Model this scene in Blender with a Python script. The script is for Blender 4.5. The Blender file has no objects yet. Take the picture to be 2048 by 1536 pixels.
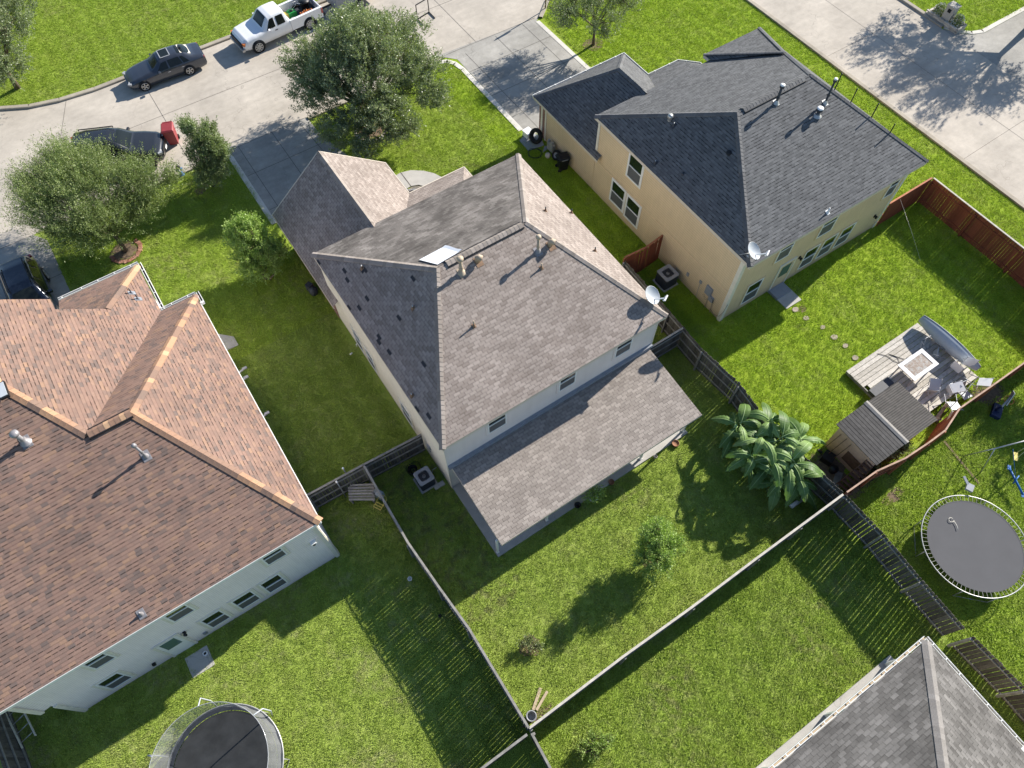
import bpy, math, random
import numpy as np
from mathutils import Vector, Matrix, Quaternion
random.seed(7)
S = bpy.context.scene
COL = S.collection
R = math.radians
PI = math.pi

# ---------------------------------------------------------------- camera
CAM_H = 31.0
FOC = 1431.0
CAM_R = Matrix(((0.8344, -0.4858, 0.2605), (-0.5511, -0.7317, 0.4010), (-0.0042, -0.4782, -0.8782)))
def _cam_axes():
    cx, cy = 1034.9 - 1024, 1547.7 - 768
    n = Vector((cx, cy, FOC)).normalized(); up = -n
    ex = Vector((0, 0, 1)).cross(up).normalized()
    ey = up.cross(ex)
    if ex.x < 0: ex = -ex
    m = Matrix((ex, ey, up))
    a = R(32.8)
    rz = Matrix(((math.cos(a), math.sin(a), 0), (-math.sin(a), math.cos(a), 0), (0, 0, 1)))
    return rz @ m
CAM_R = _cam_axes()
cam = bpy.data.cameras.new('camera')
cam.sensor_width = 36.0
cam.lens = FOC / 2048 * 36.0
cam.clip_end = 500
co = bpy.data.objects.new('camera', cam); COL.objects.link(co)
cxv = Vector([CAM_R[i][0] for i in range(3)]); cyv = -Vector([CAM_R[i][1] for i in range(3)]); czv = -Vector([CAM_R[i][2] for i in range(3)])
mw = Matrix((cxv, cyv, czv)).transposed().to_4x4(); mw.translation = Vector((0, 0, CAM_H))
co.matrix_world = mw
S.camera = co

# ---------------------------------------------------------------- light
SUN = Vector((1.83, 0.30, 1.0)).normalized()
W = bpy.data.worlds.new('World'); S.world = W; W.use_nodes = True
wn = W.node_tree
sky = wn.nodes.new('ShaderNodeTexSky'); sky.sky_type = 'NISHITA'; sky.sun_disc = False
sky.sun_elevation = math.asin(SUN.z); sky.sun_rotation = math.atan2(SUN.x, SUN.y)
sky.air_density = 1.0; sky.dust_density = 0.3; sky.ozone_density = 2.5
bg = wn.nodes['Background']; bg.inputs['Strength'].default_value = 0.085
wn.links.new(sky.outputs[0], bg.inputs['Color'])
sl = bpy.data.lights.new('sun', 'SUN'); sl.energy = 5.0; sl.angle = R(0.53); sl.color = (1.0, 0.94, 0.85)
so = bpy.data.objects.new('sun', sl); COL.objects.link(so)
so.rotation_euler = SUN.to_track_quat('Z', 'Y').to_euler(); so.location = (60, 10, 60)
S.view_settings.view_transform = 'Standard'; S.view_settings.look = 'None'; S.view_settings.gamma = 1.0
S.view_settings.exposure = 1.0
S.render.engine = 'CYCLES'

def at(px, py, z=0.0):
    """world point at height z seen at photo pixel (used to measure positions of small things)"""
    d = CAM_R @ Vector((px - 1024, py - 768, FOC)); t = (z - CAM_H) / d.z
    return Vector((d.x * t, d.y * t, z))
def on_surface(px, py, zf):
    z = 3.0
    for _ in range(25):
        p = at(px, py, z); z = zf(p.x, p.y)
    return at(px, py, z)

# ---------------------------------------------------------------- materials
class NT:
    def __init__(s, nt): s.nt = nt
    def n(s, t, **k):
        o = s.nt.nodes.new(t)
        for a, b in k.items(): setattr(o, a, b)
        return o
    def set(s, inp, v):
        if hasattr(v, 'is_output') or isinstance(v, bpy.types.NodeSocket): s.nt.links.new(v, inp)
        else:
            try: inp.default_value = v
            except Exception: inp.default_value = (v[0], v[1], v[2], 1)
    def math(s, op, a, b=0.0, c=None, clamp=False):
        o = s.n('ShaderNodeMath', operation=op); o.use_clamp = clamp
        s.set(o.inputs[0], a); s.set(o.inputs[1], b)
        if c is not None: s.set(o.inputs[2], c)
        return o.outputs[0]
    def mix(s, f, a, b, mode='MIX'):
        o = s.n('ShaderNodeMix', data_type='RGBA', blend_type=mode)
        s.set(o.inputs[0], f); s.set(o.inputs[6], a if not isinstance(a, tuple) else (*a[:3], 1)); s.set(o.inputs[7], b if not isinstance(b, tuple) else (*b[:3], 1))
        return o.outputs[2]
    def ramp(s, f, stops, interp='LINEAR'):
        o = s.n('ShaderNodeValToRGB'); cr = o.color_ramp; cr.interpolation = interp
        while len(cr.elements) < len(stops): cr.elements.new(0.5)
        for e, (p, c) in zip(cr.elements, stops):
            e.position = p; e.color = (*c, 1) if len(c) == 3 else c
        s.set(o.inputs[0], f); return o.outputs[0]
    def noise(s, vec, scale, detail=3, rough=.55, dim='3D'):
        o = s.n('ShaderNodeTexNoise', noise_dimensions=dim)
        if vec is not None: s.set(o.inputs['Vector'], vec)
        s.set(o.inputs['Scale'], scale); s.set(o.inputs['Detail'], detail); s.set(o.inputs['Roughness'], rough)
        return o.outputs['Fac']
    def mapr(s, v, a, b, c, d):
        o = s.n('ShaderNodeMapRange'); s.set(o.inputs[0], v)
        for i, k in enumerate((a, b, c, d)): o.inputs[i + 1].default_value = k
        return o.outputs[0]
    def pos(s): return s.n('ShaderNodeNewGeometry').outputs['Position']
    def obj(s): return s.n('ShaderNodeTexCoord').outputs['Object']
    def uv(s): return s.n('ShaderNodeTexCoord').outputs['UV']
    def xyz(s, v):
        o = s.n('ShaderNodeSeparateXYZ'); s.set(o.inputs[0], v); return o.outputs
    def rnd(s):
        return s.n('ShaderNodeAttribute', attribute_name='rnd').outputs['Fac']
    def bump(s, h, st=.5, dist=.01):
        o = s.n('ShaderNodeBump'); s.set(o.inputs['Height'], h); o.inputs['Strength'].default_value = st; o.inputs['Distance'].default_value = dist
        return o.outputs[0]
    def scalev(s, v, sc):
        o = s.n('ShaderNodeVectorMath', operation='MULTIPLY'); s.set(o.inputs[0], v); o.inputs[1].default_value = sc; return o.outputs[0]

def newmat(name):
    m = bpy.data.materials.new(name); m.use_nodes = True
    t = NT(m.node_tree); b = m.node_tree.nodes['Principled BSDF']
    b.inputs['Specular IOR Level'].default_value = .3
    return m, t, b
def plain(name, col, rough=.7, metal=0., var=.15, scale=6., bump=0., spec=.3, coat=0.):
    m, t, b = newmat(name)
    n = t.noise(t.pos(), scale, 4)
    c = t.mix(1.0, t.mapr(n, .25, .75, 1 - var, 1 + var), col, 'MULTIPLY')
    r = t.n('ShaderNodeMix', data_type='RGBA', blend_type='MULTIPLY'); r.inputs[0].default_value = 1
    r.inputs[6].default_value = (*col, 1)
    cb = t.n('ShaderNodeCombineColor'); v = t.mapr(n, .25, .75, 1 - var, 1 + var)
    for i in range(3): t.set(cb.inputs[i], v)
    t.set(r.inputs[7], cb.outputs[0])
    t.set(b.inputs['Base Color'], r.outputs[2])
    b.inputs['Roughness'].default_value = rough; b.inputs['Metallic'].default_value = metal
    b.inputs['Specular IOR Level'].default_value = spec
    b.inputs['Coat Weight'].default_value = coat; b.inputs['Coat Roughness'].default_value = .05
    if bump: t.set(b.inputs['Normal'], t.bump(t.noise(t.pos(), scale * 6, 4), bump, .01))
    return m
def graymul(t, col, v):
    cb = t.n('ShaderNodeCombineColor')
    for i in range(3): t.set(cb.inputs[i], v)
    return t.mix(1.0, col, cb.outputs[0], 'MULTIPLY')

def shingle(name, stops, w=.30, h=.143, dash=.45, stain=.25, joint=.55, stagger=.5, stain_scale=.5, odd=None, oddp=.99):
    m, t, b = newmat(name)
    u, v, _ = t.xyz(t.uv())
    vr = t.math('DIVIDE', v, h); row = t.math('FLOOR', vr); fv = t.math('FRACT', vr)
    ro = t.math('MULTIPLY', t.math('MODULO', t.math('ABSOLUTE', row), 2.0), stagger)
    wn1 = t.n('ShaderNodeTexWhiteNoise', noise_dimensions='1D'); t.set(wn1.inputs['W'], row)
    jit = t.math('MULTIPLY', wn1.outputs['Value'], .12 if stagger == .5 else 1.0)
    uc = t.math('ADD', t.math('ADD', t.math('DIVIDE', u, w), ro), jit)
    cell = t.math('FLOOR', uc); fu = t.math('FRACT', uc)
    cv = t.n('ShaderNodeCombineXYZ'); t.set(cv.inputs[0], cell); t.set(cv.inputs[1], row)
    wn2 = t.n('ShaderNodeTexWhiteNoise', noise_dimensions='2D'); t.set(wn2.inputs['Vector'], cv.outputs[0])
    rv = wn2.outputs['Value']
    col = t.ramp(rv, stops)
    # joints between tabs; shadow lines under the tabs painted as dark lips and dashes
    j = t.math('LESS_THAN', fu, .055)
    lip = t.math('LESS_THAN', fv, .24)
    dsh = t.math('MULTIPLY', lip, t.math('MULTIPLY', t.math('GREATER_THAN', t.xyz(wn2.outputs['Color'])[1], .56), t.math('MULTIPLY', t.math('GREATER_THAN', fu, .12), t.math('LESS_THAN', fu, .88))))
    k = t.math('SUBTRACT', 1.0, t.math('MULTIPLY', j, joint * .7))
    k = t.math('MULTIPLY', k, t.math('SUBTRACT', 1.0, t.math('MULTIPLY', lip, dash * .4)))
    k = t.math('MULTIPLY', k, t.math('SUBTRACT', 1.0, t.math('MULTIPLY', dsh, dash)))
    n1 = t.noise(t.pos(), stain_scale, 4); n2 = t.noise(t.pos(), 30, 2)
    k = t.math('MULTIPLY', k, t.mapr(n1, .3, .7, 1 - stain, 1 + stain))
    k = t.math('MULTIPLY', k, t.mapr(n2, .2, .8, .85, 1.15))
    col = graymul(t, col, k)
    if odd:
        o = t.math('GREATER_THAN', t.xyz(wn2.outputs['Color'])[2], oddp)
        col = t.mix(o, col, odd)
    t.set(b.inputs['Base Color'], col)
    b.inputs['Roughness'].default_value = .95; b.inputs['Specular IOR Level'].default_value = .12
    hh = t.math('ADD', t.math('SUBTRACT', 1.0, fv), t.math('MULTIPLY', rv, .35))
    hh = t.math('SUBTRACT', hh, t.math('MULTIPLY', j, .5))
    hh = t.math('ADD', hh, t.math('MULTIPLY', n2, .3))
    t.set(b.inputs['Normal'], t.bump(hh, .7, .012))
    return m
def rndmat(name, stops, rough=.8, streak=.2, sc=(8, 8, .8), bump=.3, spec=.2, metal=0):
    m, t, b = newmat(name)
    c = t.ramp(t.rnd(), stops)
    n = t.noise(t.scalev(t.pos(), sc), 3, 4)
    c = graymul(t, c, t.mapr(n, .25, .75, 1 - streak, 1 + streak))
    t.set(b.inputs['Base Color'], c); b.inputs['Roughness'].default_value = rough; b.inputs['Specular IOR Level'].default_value = spec
    b.inputs['Metallic'].default_value = metal
    if bump: t.set(b.inputs['Normal'], t.bump(n, bump, .01))
    return m
def siding(name, col, lap=.15, depth=.6, var=.06):
    m, t, b = newmat(name)
    x, y, z = t.xyz(t.pos())
    fz = t.math('FRACT', t.math('DIVIDE', z, lap))
    l = t.math('LESS_THAN', fz, .12)
    n = t.noise(t.pos(), .7, 4); n2 = t.noise(t.scalev(t.pos(), (6, 6, .5)), 2, 3)
    k = t.math('MULTIPLY', t.math('SUBTRACT', 1.0, t.math('MULTIPLY', l, .32)), t.math('MULTIPLY', t.mapr(n, .3, .7, 1 - var, 1 + var), t.mapr(n2, .3, .7, .96, 1.04)))
    # siding colour darker just above the ground
    foot_tone = t.mapr(z, .0, .45, .78, 1.0)
    k = t.math('MULTIPLY', k, foot_tone)
    t.set(b.inputs['Base Color'], graymul(t, col, k)); b.inputs['Roughness'].default_value = .65
    t.set(b.inputs['Normal'], t.bump(t.math('SUBTRACT', 1.0, fz), depth, .012))
    return m
def concrete(name, col, var=.10, stain=.12):
    m, t, b = newmat(name)
    n1 = t.noise(t.pos(), .35, 5, .6); n2 = t.noise(t.pos(), 2.5, 5, .65); n3 = t.noise(t.pos(), 45, 2)
    n4 = t.noise(t.scalev(t.pos(), (.5, 3, 1)), .8, 4)
    k = t.math('MULTIPLY', t.mapr(n1, .3, .7, 1 - stain, 1 + stain * .6), t.mapr(n2, .25, .75, 1 - var, 1 + var * .6))
    k = t.math('MULTIPLY', k, t.mapr(n3, .2, .8, .9, 1.1)); k = t.math('MULTIPLY', k, t.mapr(n4, .3, .7, .93, 1.05))
    # hairline cracks
    vo = t.n('ShaderNodeTexVoronoi', feature='DISTANCE_TO_EDGE'); 
    wv = t.n('ShaderNodeVectorMath', operation='ADD'); t.set(wv.inputs[0], t.pos())
    nv = t.n('ShaderNodeTexNoise'); nv.inputs['Scale'].default_value = .9; t.set(nv.inputs['Vector'], t.pos())
    sv = t.n('ShaderNodeVectorMath', operation='SCALE'); t.set(sv.inputs[0], nv.outputs['Color']); sv.inputs['Scale'].default_value = 2.2
    t.set(wv.inputs[1], sv.outputs[0]); t.set(vo.inputs['Vector'], wv.outputs[0]); vo.inputs['Scale'].default_value = .17
    cr = t.math('LESS_THAN', vo.outputs['Distance'], .0022)
    k = t.math('MULTIPLY', k, t.math('SUBTRACT', 1.0, t.math('MULTIPLY', cr, .18)))
    t.set(b.inputs['Base Color'], graymul(t, col, k)); b.inputs['Roughness'].default_value = .9; b.inputs['Specular IOR Level'].default_value = .15
    t.set(b.inputs['Normal'], t.bump(n3, .25, .005))
    return m
def leafmat(name, stops, trans=.3, rough=.5, nscale=1.2):
    m, t, b = newmat(name)
    n = t.noise(t.pos(), nscale, 2)
    f = t.math('ADD', t.math('MULTIPLY', t.rnd(), .65), t.mapr(n, .3, .7, 0, .35))
    c = t.ramp(f, stops)
    t.set(b.inputs['Base Color'], c); b.inputs['Roughness'].default_value = rough; b.inputs['Specular IOR Level'].default_value = .35
    tr = t.n('ShaderNodeBsdfTranslucent'); t.set(tr.inputs[0], t.mix(1.0, c, (1.0, 1.15, .45), 'MULTIPLY'))
    mx = t.n('ShaderNodeMixShader'); mx.inputs[0].default_value = trans
    out = m.node_tree.nodes['Material Output']
    t.set(mx.inputs[1], b.outputs[0]); t.set(mx.inputs[2], tr.outputs[0]); t.set(out.inputs['Surface'], mx.outputs[0])
    return m
def yard_tint(t):
    """lawn colour by yard: each owner's grass is its own green"""
    p = t.pos(); x, y, z = t.xyz(p)
    n1 = t.noise(p, .22, 4, .6); n2 = t.noise(p, 1.3, 4, .6); n3 = t.noise(p, 17.0, 3, .75)
    base = t.ramp(n2, [(.28, (.300, .405, .070)), (.5, (.345, .450, .085)), (.72, (.390, .475, .110))])
    bright = t.ramp(n2, [(.28, (.310, .450, .036)), (.5, (.360, .500, .042)), (.72, (.405, .530, .060))])
    deep = t.ramp(n2, [(.28, (.270, .385, .055)), (.5, (.310, .425, .065)), (.72, (.345, .450, .082))])
    isr = t.math('MULTIPLY', t.math('GREATER_THAN', x, 17.45), t.math('ADD', .55, t.math('MULTIPLY', t.math('GREATER_THAN', y, 1.0), .45)))
    fr = t.math('GREATER_THAN', y, 23.0)
    c = t.mix(isr, base, bright)
    c = t.mix(t.math('MULTIPLY', fr, .45), c, bright)
    low = t.math('MULTIPLY', t.math('LESS_THAN', y, 1.0), t.math('LESS_THAN', x, 17.45))
    c = t.mix(t.math('MULTIPLY', low, .75), c, deep)
    # mowing dryness and thin patches
    dry = t.math('MULTIPLY', t.mapr(n1, .52, .70, 0, 1), t.mapr(t.noise(p, 3.0, 4), .45, .65, 0, .75))
    lft = t.math('MULTIPLY', t.math('LESS_THAN', x, 1.0), t.math('LESS_THAN', y, 13.6))
    c = t.mix(t.math('MULTIPLY', dry, t.math('SUBTRACT', 1.0, t.math('MULTIPLY', isr, .8))), c, (.36, .35, .16))
    dry2 = t.math('MULTIPLY', t.mapr(t.noise(p, .55, 4, .7), .50, .62, 0, 1), t.mapr(t.noise(p, 5.0, 3), .40, .6, .1, .75))
    c = t.mix(t.math('MULTIPLY', dry2, t.math('ADD', .35, t.math('MULTIPLY', lft, .5))), c, (.42, .42, .20))
    # faint mowing stripes along the lots
    st_ = t.math('SINE', t.math('MULTIPLY', x, 5.6)); c = graymul(t, c, t.mapr(st_, -1, 1, .95, 1.05))
    # thin turf, soil showing through, right beside fences and walls
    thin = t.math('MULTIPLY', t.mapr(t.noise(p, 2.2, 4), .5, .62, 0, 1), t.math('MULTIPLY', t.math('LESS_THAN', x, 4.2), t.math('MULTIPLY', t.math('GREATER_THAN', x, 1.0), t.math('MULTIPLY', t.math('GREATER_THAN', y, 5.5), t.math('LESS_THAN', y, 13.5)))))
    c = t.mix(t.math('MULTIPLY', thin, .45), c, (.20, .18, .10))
    return c, n3
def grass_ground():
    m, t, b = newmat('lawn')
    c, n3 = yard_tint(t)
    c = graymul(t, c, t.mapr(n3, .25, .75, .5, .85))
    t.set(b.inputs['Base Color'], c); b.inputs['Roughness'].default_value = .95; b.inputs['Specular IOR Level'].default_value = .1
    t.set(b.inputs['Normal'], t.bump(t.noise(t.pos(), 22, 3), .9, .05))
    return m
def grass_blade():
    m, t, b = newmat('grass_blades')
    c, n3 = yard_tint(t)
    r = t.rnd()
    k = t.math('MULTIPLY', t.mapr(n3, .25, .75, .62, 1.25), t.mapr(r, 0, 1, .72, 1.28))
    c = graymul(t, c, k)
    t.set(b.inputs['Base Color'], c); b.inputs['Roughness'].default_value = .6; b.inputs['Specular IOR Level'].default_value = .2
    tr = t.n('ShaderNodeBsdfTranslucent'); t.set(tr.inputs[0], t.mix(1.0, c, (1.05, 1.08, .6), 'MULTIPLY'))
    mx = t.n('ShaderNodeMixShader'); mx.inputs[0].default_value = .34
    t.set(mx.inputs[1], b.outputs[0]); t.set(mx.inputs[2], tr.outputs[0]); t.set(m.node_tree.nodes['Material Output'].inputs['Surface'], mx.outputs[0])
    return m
def brickmat():
    m, t, b = newmat('red_brick')
    x, y, z = t.xyz(t.pos()); cv = t.n('ShaderNodeCombineXYZ'); t.set(cv.inputs[0], t.math('ADD', x, y)); t.set(cv.inputs[1], z)
    bt = t.n('ShaderNodeTexBrick'); t.set(bt.inputs['Vector'], cv.outputs[0]); bt.inputs['Scale'].default_value = 1
    bt.inputs['Brick Width'].default_value = .21; bt.inputs['Row Height'].default_value = .075; bt.inputs['Mortar Size'].default_value = .008
    bt.inputs['Color1'].default_value = (.26, .09, .06, 1); bt.inputs['Color2'].default_value = (.14, .06, .045, 1); bt.inputs['Mortar'].default_value = (.4, .36, .32, 1)
    t.set(b.inputs['Base Color'], bt.outputs[0]); b.inputs['Roughness'].default_value = .85
    return m
def glassmat(name, col, rough=.06):
    m, t, b = newmat(name)
    b.inputs['Base Color'].default_value = (*col, 1); b.inputs['Roughness'].default_value = rough; b.inputs['Specular IOR Level'].default_value = .8
    b.inputs['IOR'].default_value = 1.6
    return m
def netmat(name, col, alpha):
    m, t, b = newmat(name)
    b.inputs['Base Color'].default_value = (*col, 1); b.inputs['Roughness'].default_value = .8
    n = t.noise(t.pos(), 3, 3); t.set(b.inputs['Alpha'], t.mapr(n, .3, .7, alpha - .06, alpha + .06))
    return m

M = {}
M['lawn'] = grass_ground(); M['blade'] = grass_blade()
M['road'] = concrete('street_concrete', (.46, .415, .355), .12, .18)
M['drive'] = concrete('driveway_concrete', (.35, .335, .305), .16, .24)
M['slab'] = concrete('slab_concrete', (.44, .425, .395), .10, .12)
M['kerb'] = concrete('kerb_concrete', (.37, .33, .27), .15, .2)
M['kerblite'] = concrete('pale_kerb_concrete', (.60, .57, .52), .08, .1)
M['joint'] = plain('joint_dark', (.10, .09, .08), .95)
M['soil'] = plain('bare_soil', (.16, .115, .075), .95, var=.35, scale=8, bump=.5)
M['gravel'] = plain('river_gravel', (.20, .18, .15), .9, var=.5, scale=25, bump=.9)
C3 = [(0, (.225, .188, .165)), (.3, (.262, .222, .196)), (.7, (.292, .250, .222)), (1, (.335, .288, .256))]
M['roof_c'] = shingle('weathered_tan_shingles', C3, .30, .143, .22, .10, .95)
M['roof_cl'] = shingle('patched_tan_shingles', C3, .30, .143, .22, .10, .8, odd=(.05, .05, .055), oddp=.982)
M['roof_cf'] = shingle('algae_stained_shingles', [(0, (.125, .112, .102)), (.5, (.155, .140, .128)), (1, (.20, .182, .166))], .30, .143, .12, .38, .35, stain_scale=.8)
M['roof_p'] = shingle('patio_tan_shingles', [(0, (.235, .205, .182)), (.5, (.270, .238, .212)), (1, (.325, .288, .256))], .30, .143, .2, .12, .95)
M['roof_y'] = shingle('charcoal_shingles', [(0, (.105, .107, .110)), (.5, (.128, .130, .133)), (1, (.155, .157, .160))], .25, .143, .62, .06, .35, .5)
M['roof_r'] = shingle('red_brown_shingles', [(0, (.15, .115, .102)), (.25, (.205, .140, .115)), (.6, (.235, .152, .122)), (.85, (.25, .165, .13)), (1, (.285, .182, .128))], .24, .135, .62, .10, .08, .37)
M['roof_g'] = shingle('grey_shingles', [(0, (.105, .10, .094)), (.5, (.135, .129, .122)), (1, (.18, .172, .163))], .30, .15, .2, .28, .6, stain_scale=.9)
M['cap_c'] = rndmat('tan_cap_shingles', [(0, (.225, .195, .17)), (1, (.32, .28, .25))], streak=.15, sc=(9, 9, 9))
M['cap_y'] = rndmat('charcoal_cap_shingles', [(0, (.10, .10, .104)), (1, (.14, .142, .145))], streak=.15, sc=(9, 9, 9))
M['cap_r'] = rndmat('orange_cap_shingles', [(0, (.17, .12, .098)), (.4, (.27, .165, .115)), (.75, (.37, .22, .135)), (1, (.47, .31, .19))], streak=.12, sc=(9, 9, 9))
M['cap_g'] = rndmat('grey_cap_shingles', [(0, (.15, .14, .13)), (1, (.25, .235, .22))], streak=.2, sc=(9, 9, 9))
M['wall_c'] = siding('pale_sage_siding', (.73, .67, .63), .16, .25)
M['wall_cs'] = siding('cream_siding', (.76, .71, .60), .16, .2)
M['wall_y'] = siding('tan_lap_siding', (.66, .51, .32), .15, .9)
M['wall_r'] = siding('white_siding', (.84, .77, .74), .16, .25)
M['wall_g'] = siding('beige_siding', (.50, .42, .32), .16, .3)
M['trim'] = plain('cream_trim', (.70, .66, .56), .6, var=.08)
M['trimw'] = plain('white_trim', (.78, .78, .75), .5, var=.06)
M['trimp'] = plain('pinkish_trim', (.62, .55, .46), .6, var=.08)
M['gutter'] = plain('white_gutter', (.75, .75, .72), .4, var=.08)
M['gutin'] = plain('gutter_inside', (.05, .05, .045), .8)
M['flash'] = plain('grey_flashing', (.22, .24, .27), .5, var=.15)
M['brick'] = brickmat()
M['glass'] = glassmat('window_glass', (.012, .022, .014), .05)
M['screen'] = plain('insect_screen', (.10, .105, .11), .6, var=.1, scale=3)
M['glassg'] = glassmat('door_glass', (.10, .17, .15), .1)
M['fence'] = rndmat('weathered_grey_pickets', [(0, (.065, .058, .050)), (.5, (.105, .097, .086)), (.85, (.15, .14, .125)), (1, (.19, .175, .155))], .9, .35, (9, 9, 1.2), .5, .08)
M['fencer'] = rndmat('red_stained_pickets', [(0, (.17, .050, .028)), (.6, (.235, .068, .036)), (1, (.30, .095, .05))], .75, .2, (9, 9, 1.0), .3)
M['rail'] = plain('grey_rail', (.24, .23, .21), .85, var=.3, scale=5)
M['raillt'] = plain('bleached_rail', (.46, .425, .37), .85, var=.2, scale=5)
M['railred'] = plain('red_rail', (.34, .13, .07), .8, var=.2)
M['railpk'] = plain('faded_pinkish_rail', (.40, .27, .20), .85, var=.3, scale=3)
M['deck'] = rndmat('bleached_deck_boards', [(0, (.37, .345, .30)), (.5, (.48, .45, .40)), (1, (.58, .55, .50))], .9, .22, (3, 3, 3), .3)
M['wood'] = plain('brown_wood', (.16, .085, .055), .8, var=.3)
M['woodlt'] = plain('pale_wood', (.42, .34, .24), .85, var=.2)
M['bark'] = plain('bark', (.12, .09, .065), .95, var=.35, scale=12, bump=.8)
M['white'] = plain('white_paint', (.78, .78, .77), .35, var=.05, spec=.5)
M['whitep'] = plain('white_plastic', (.72, .73, .74), .45, var=.06)
M['dishf'] = plain('dish_grey', (.42, .45, .48), .4, var=.05)
M['dishw'] = plain('dull_white_enamel', (.55, .55, .56), .5, var=.12, scale=4)
M['black'] = plain('black_plastic', (.012, .013, .015), .45, var=.2)
M['blackm'] = plain('black_metal', (.02, .02, .022), .4, var=.2)
M['grey'] = plain('grey_metal', (.30, .31, .33), .45, .3, var=.1)
M['greyp'] = plain('grey_paint', (.26, .275, .30), .5, var=.08)
M['dgrey'] = plain('dark_grey_paint', (.045, .05, .06), .5, var=.2)
M['galv'] = plain('galvanised', (.45, .45, .44), .4, .5, var=.15)
M['vent'] = plain('tan_vent_paint', (.42, .34, .25), .6, var=.25)
M['rust'] = plain('rusty_base', (.24, .155, .10), .8, var=.35)
M['lead'] = plain('lead_flashing', (.27, .26, .27), .5, .3, var=.2)
M['rubber'] = plain('tyre_rubber', (.013, .013, .014), .75, var=.3)
M['alloy'] = plain('alloy_rim', (.50, .50, .50), .3, .7, var=.1)
M['glasscar'] = glassmat('car_glass', (.012, .016, .016), .08); M['glasscar'].node_tree.nodes['Principled BSDF'].inputs['Specular IOR Level'].default_value = .25
M['red'] = plain('red_plastic', (.25, .04, .045), .45, var=.12)
M['blue'] = plain('blue_paint', (.02, .12, .35), .45, var=.15)
M['navy'] = plain('navy_plastic', (.012, .022, .07), .5, var=.2)
M['green'] = plain('green_plastic', (.02, .22, .05), .5, var=.2)
M['yellow'] = plain('yellow_plastic', (.60, .50, .12), .5, var=.15)
M['orange'] = plain('orange_plastic', (.55, .17, .05), .5, var=.15)
M['mat'] = plain('trampoline_mat', (.085, .085, .09), .8, var=.06, scale=1.2)
M['matd'] = plain('dark_trampoline_mat', (.045, .047, .048), .85, var=.3, scale=2)
M['net'] = netmat('enclosure_net', (.28, .29, .29), .45)
M['spring'] = plain('spring_steel', (.35, .35, .33), .4, .6)
M['corr'] = rndmat('corrugated_grey_roofing', [(0, (.075, .07, .065)), (1, (.115, .108, .10))], .8, .25, (1.5, 1.5, 1.5), .2)
M['corrlt'] = plain('bleached_ridge_cap', (.25, .235, .215), .8, var=.15)
M['shedw'] = plain('salmon_shed_wall', (.66, .42, .29), .8, var=.12)
M['terra'] = plain('terracotta', (.24, .12, .07), .8, var=.2)
M['ringbrick'] = rndmat('edging_bricks', [(0, (.22, .09, .06)), (1, (.42, .23, .16))], .85, .2, (9, 9, 9))
M['stone'] = rndmat('pale_stone', [(0, (.36, .33, .28)), (1, (.56, .52, .46))], .9, .2, (9, 9, 9))
M['oak'] = leafmat('oak_leaves', [(0, (.12, .150, .085)), (.45, (.23, .275, .15)), (.8, (.34, .38, .23)), (1, (.50, .52, .38))], .28, .36)
M['elm'] = leafmat('elm_leaves', [(0, (.10, .135, .05)), (.45, (.21, .265, .095)), (.8, (.32, .375, .16)), (1, (.48, .51, .30))], .28, .42)
M['lime'] = leafmat('bright_leaves', [(0, (.16, .25, .05)), (.5, (.31, .43, .11)), (1, (.50, .62, .26))], .32, .38)
M['crape'] = leafmat('crape_leaves', [(0, (.12, .16, .065)), (.6, (.25, .31, .14)), (1, (.44, .48, .31))], .25, .38)
M['banana'] = leafmat('banana_leaf', [(0, (.06, .115, .03)), (.5, (.14, .235, .062)), (.9, (.25, .36, .12)), (1, (.40, .35, .18))], .30, .52)
M['midrib'] = plain('banana_midrib', (.30, .42, .18), .5, var=.1)
M['flower'] = plain('white_flowers', (.62, .62, .58), .7, var=.1)
M['gmetal'] = plain('gunmetal_car_paint', (.060, .068, .085), .28, .55, var=.03, coat=.8, spec=.5)
M['bmetal'] = plain('black_car_paint', (.030, .032, .036), .25, .4, var=.03, coat=.9, spec=.5)
M['nmetal'] = plain('midnight_car_paint', (.012, .018, .032), .25, .4, var=.03, coat=.8, spec=.5)
M['wmetal'] = plain('white_car_paint', (.74, .75, .77), .3, 0, var=.03, coat=.6, spec=.5)
M['lamp'] = glassmat('lamp_lens', (.34, .35, .36), .15)
M['tail'] = glassmat('tail_lens', (.35, .02, .02), .15)
M['paver'] = plain('stone_paver', (.34, .29, .23), .9, var=.25, scale=9)
M['tarp'] = plain('white_sheet', (.74, .76, .80), .5, var=.04)

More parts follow.
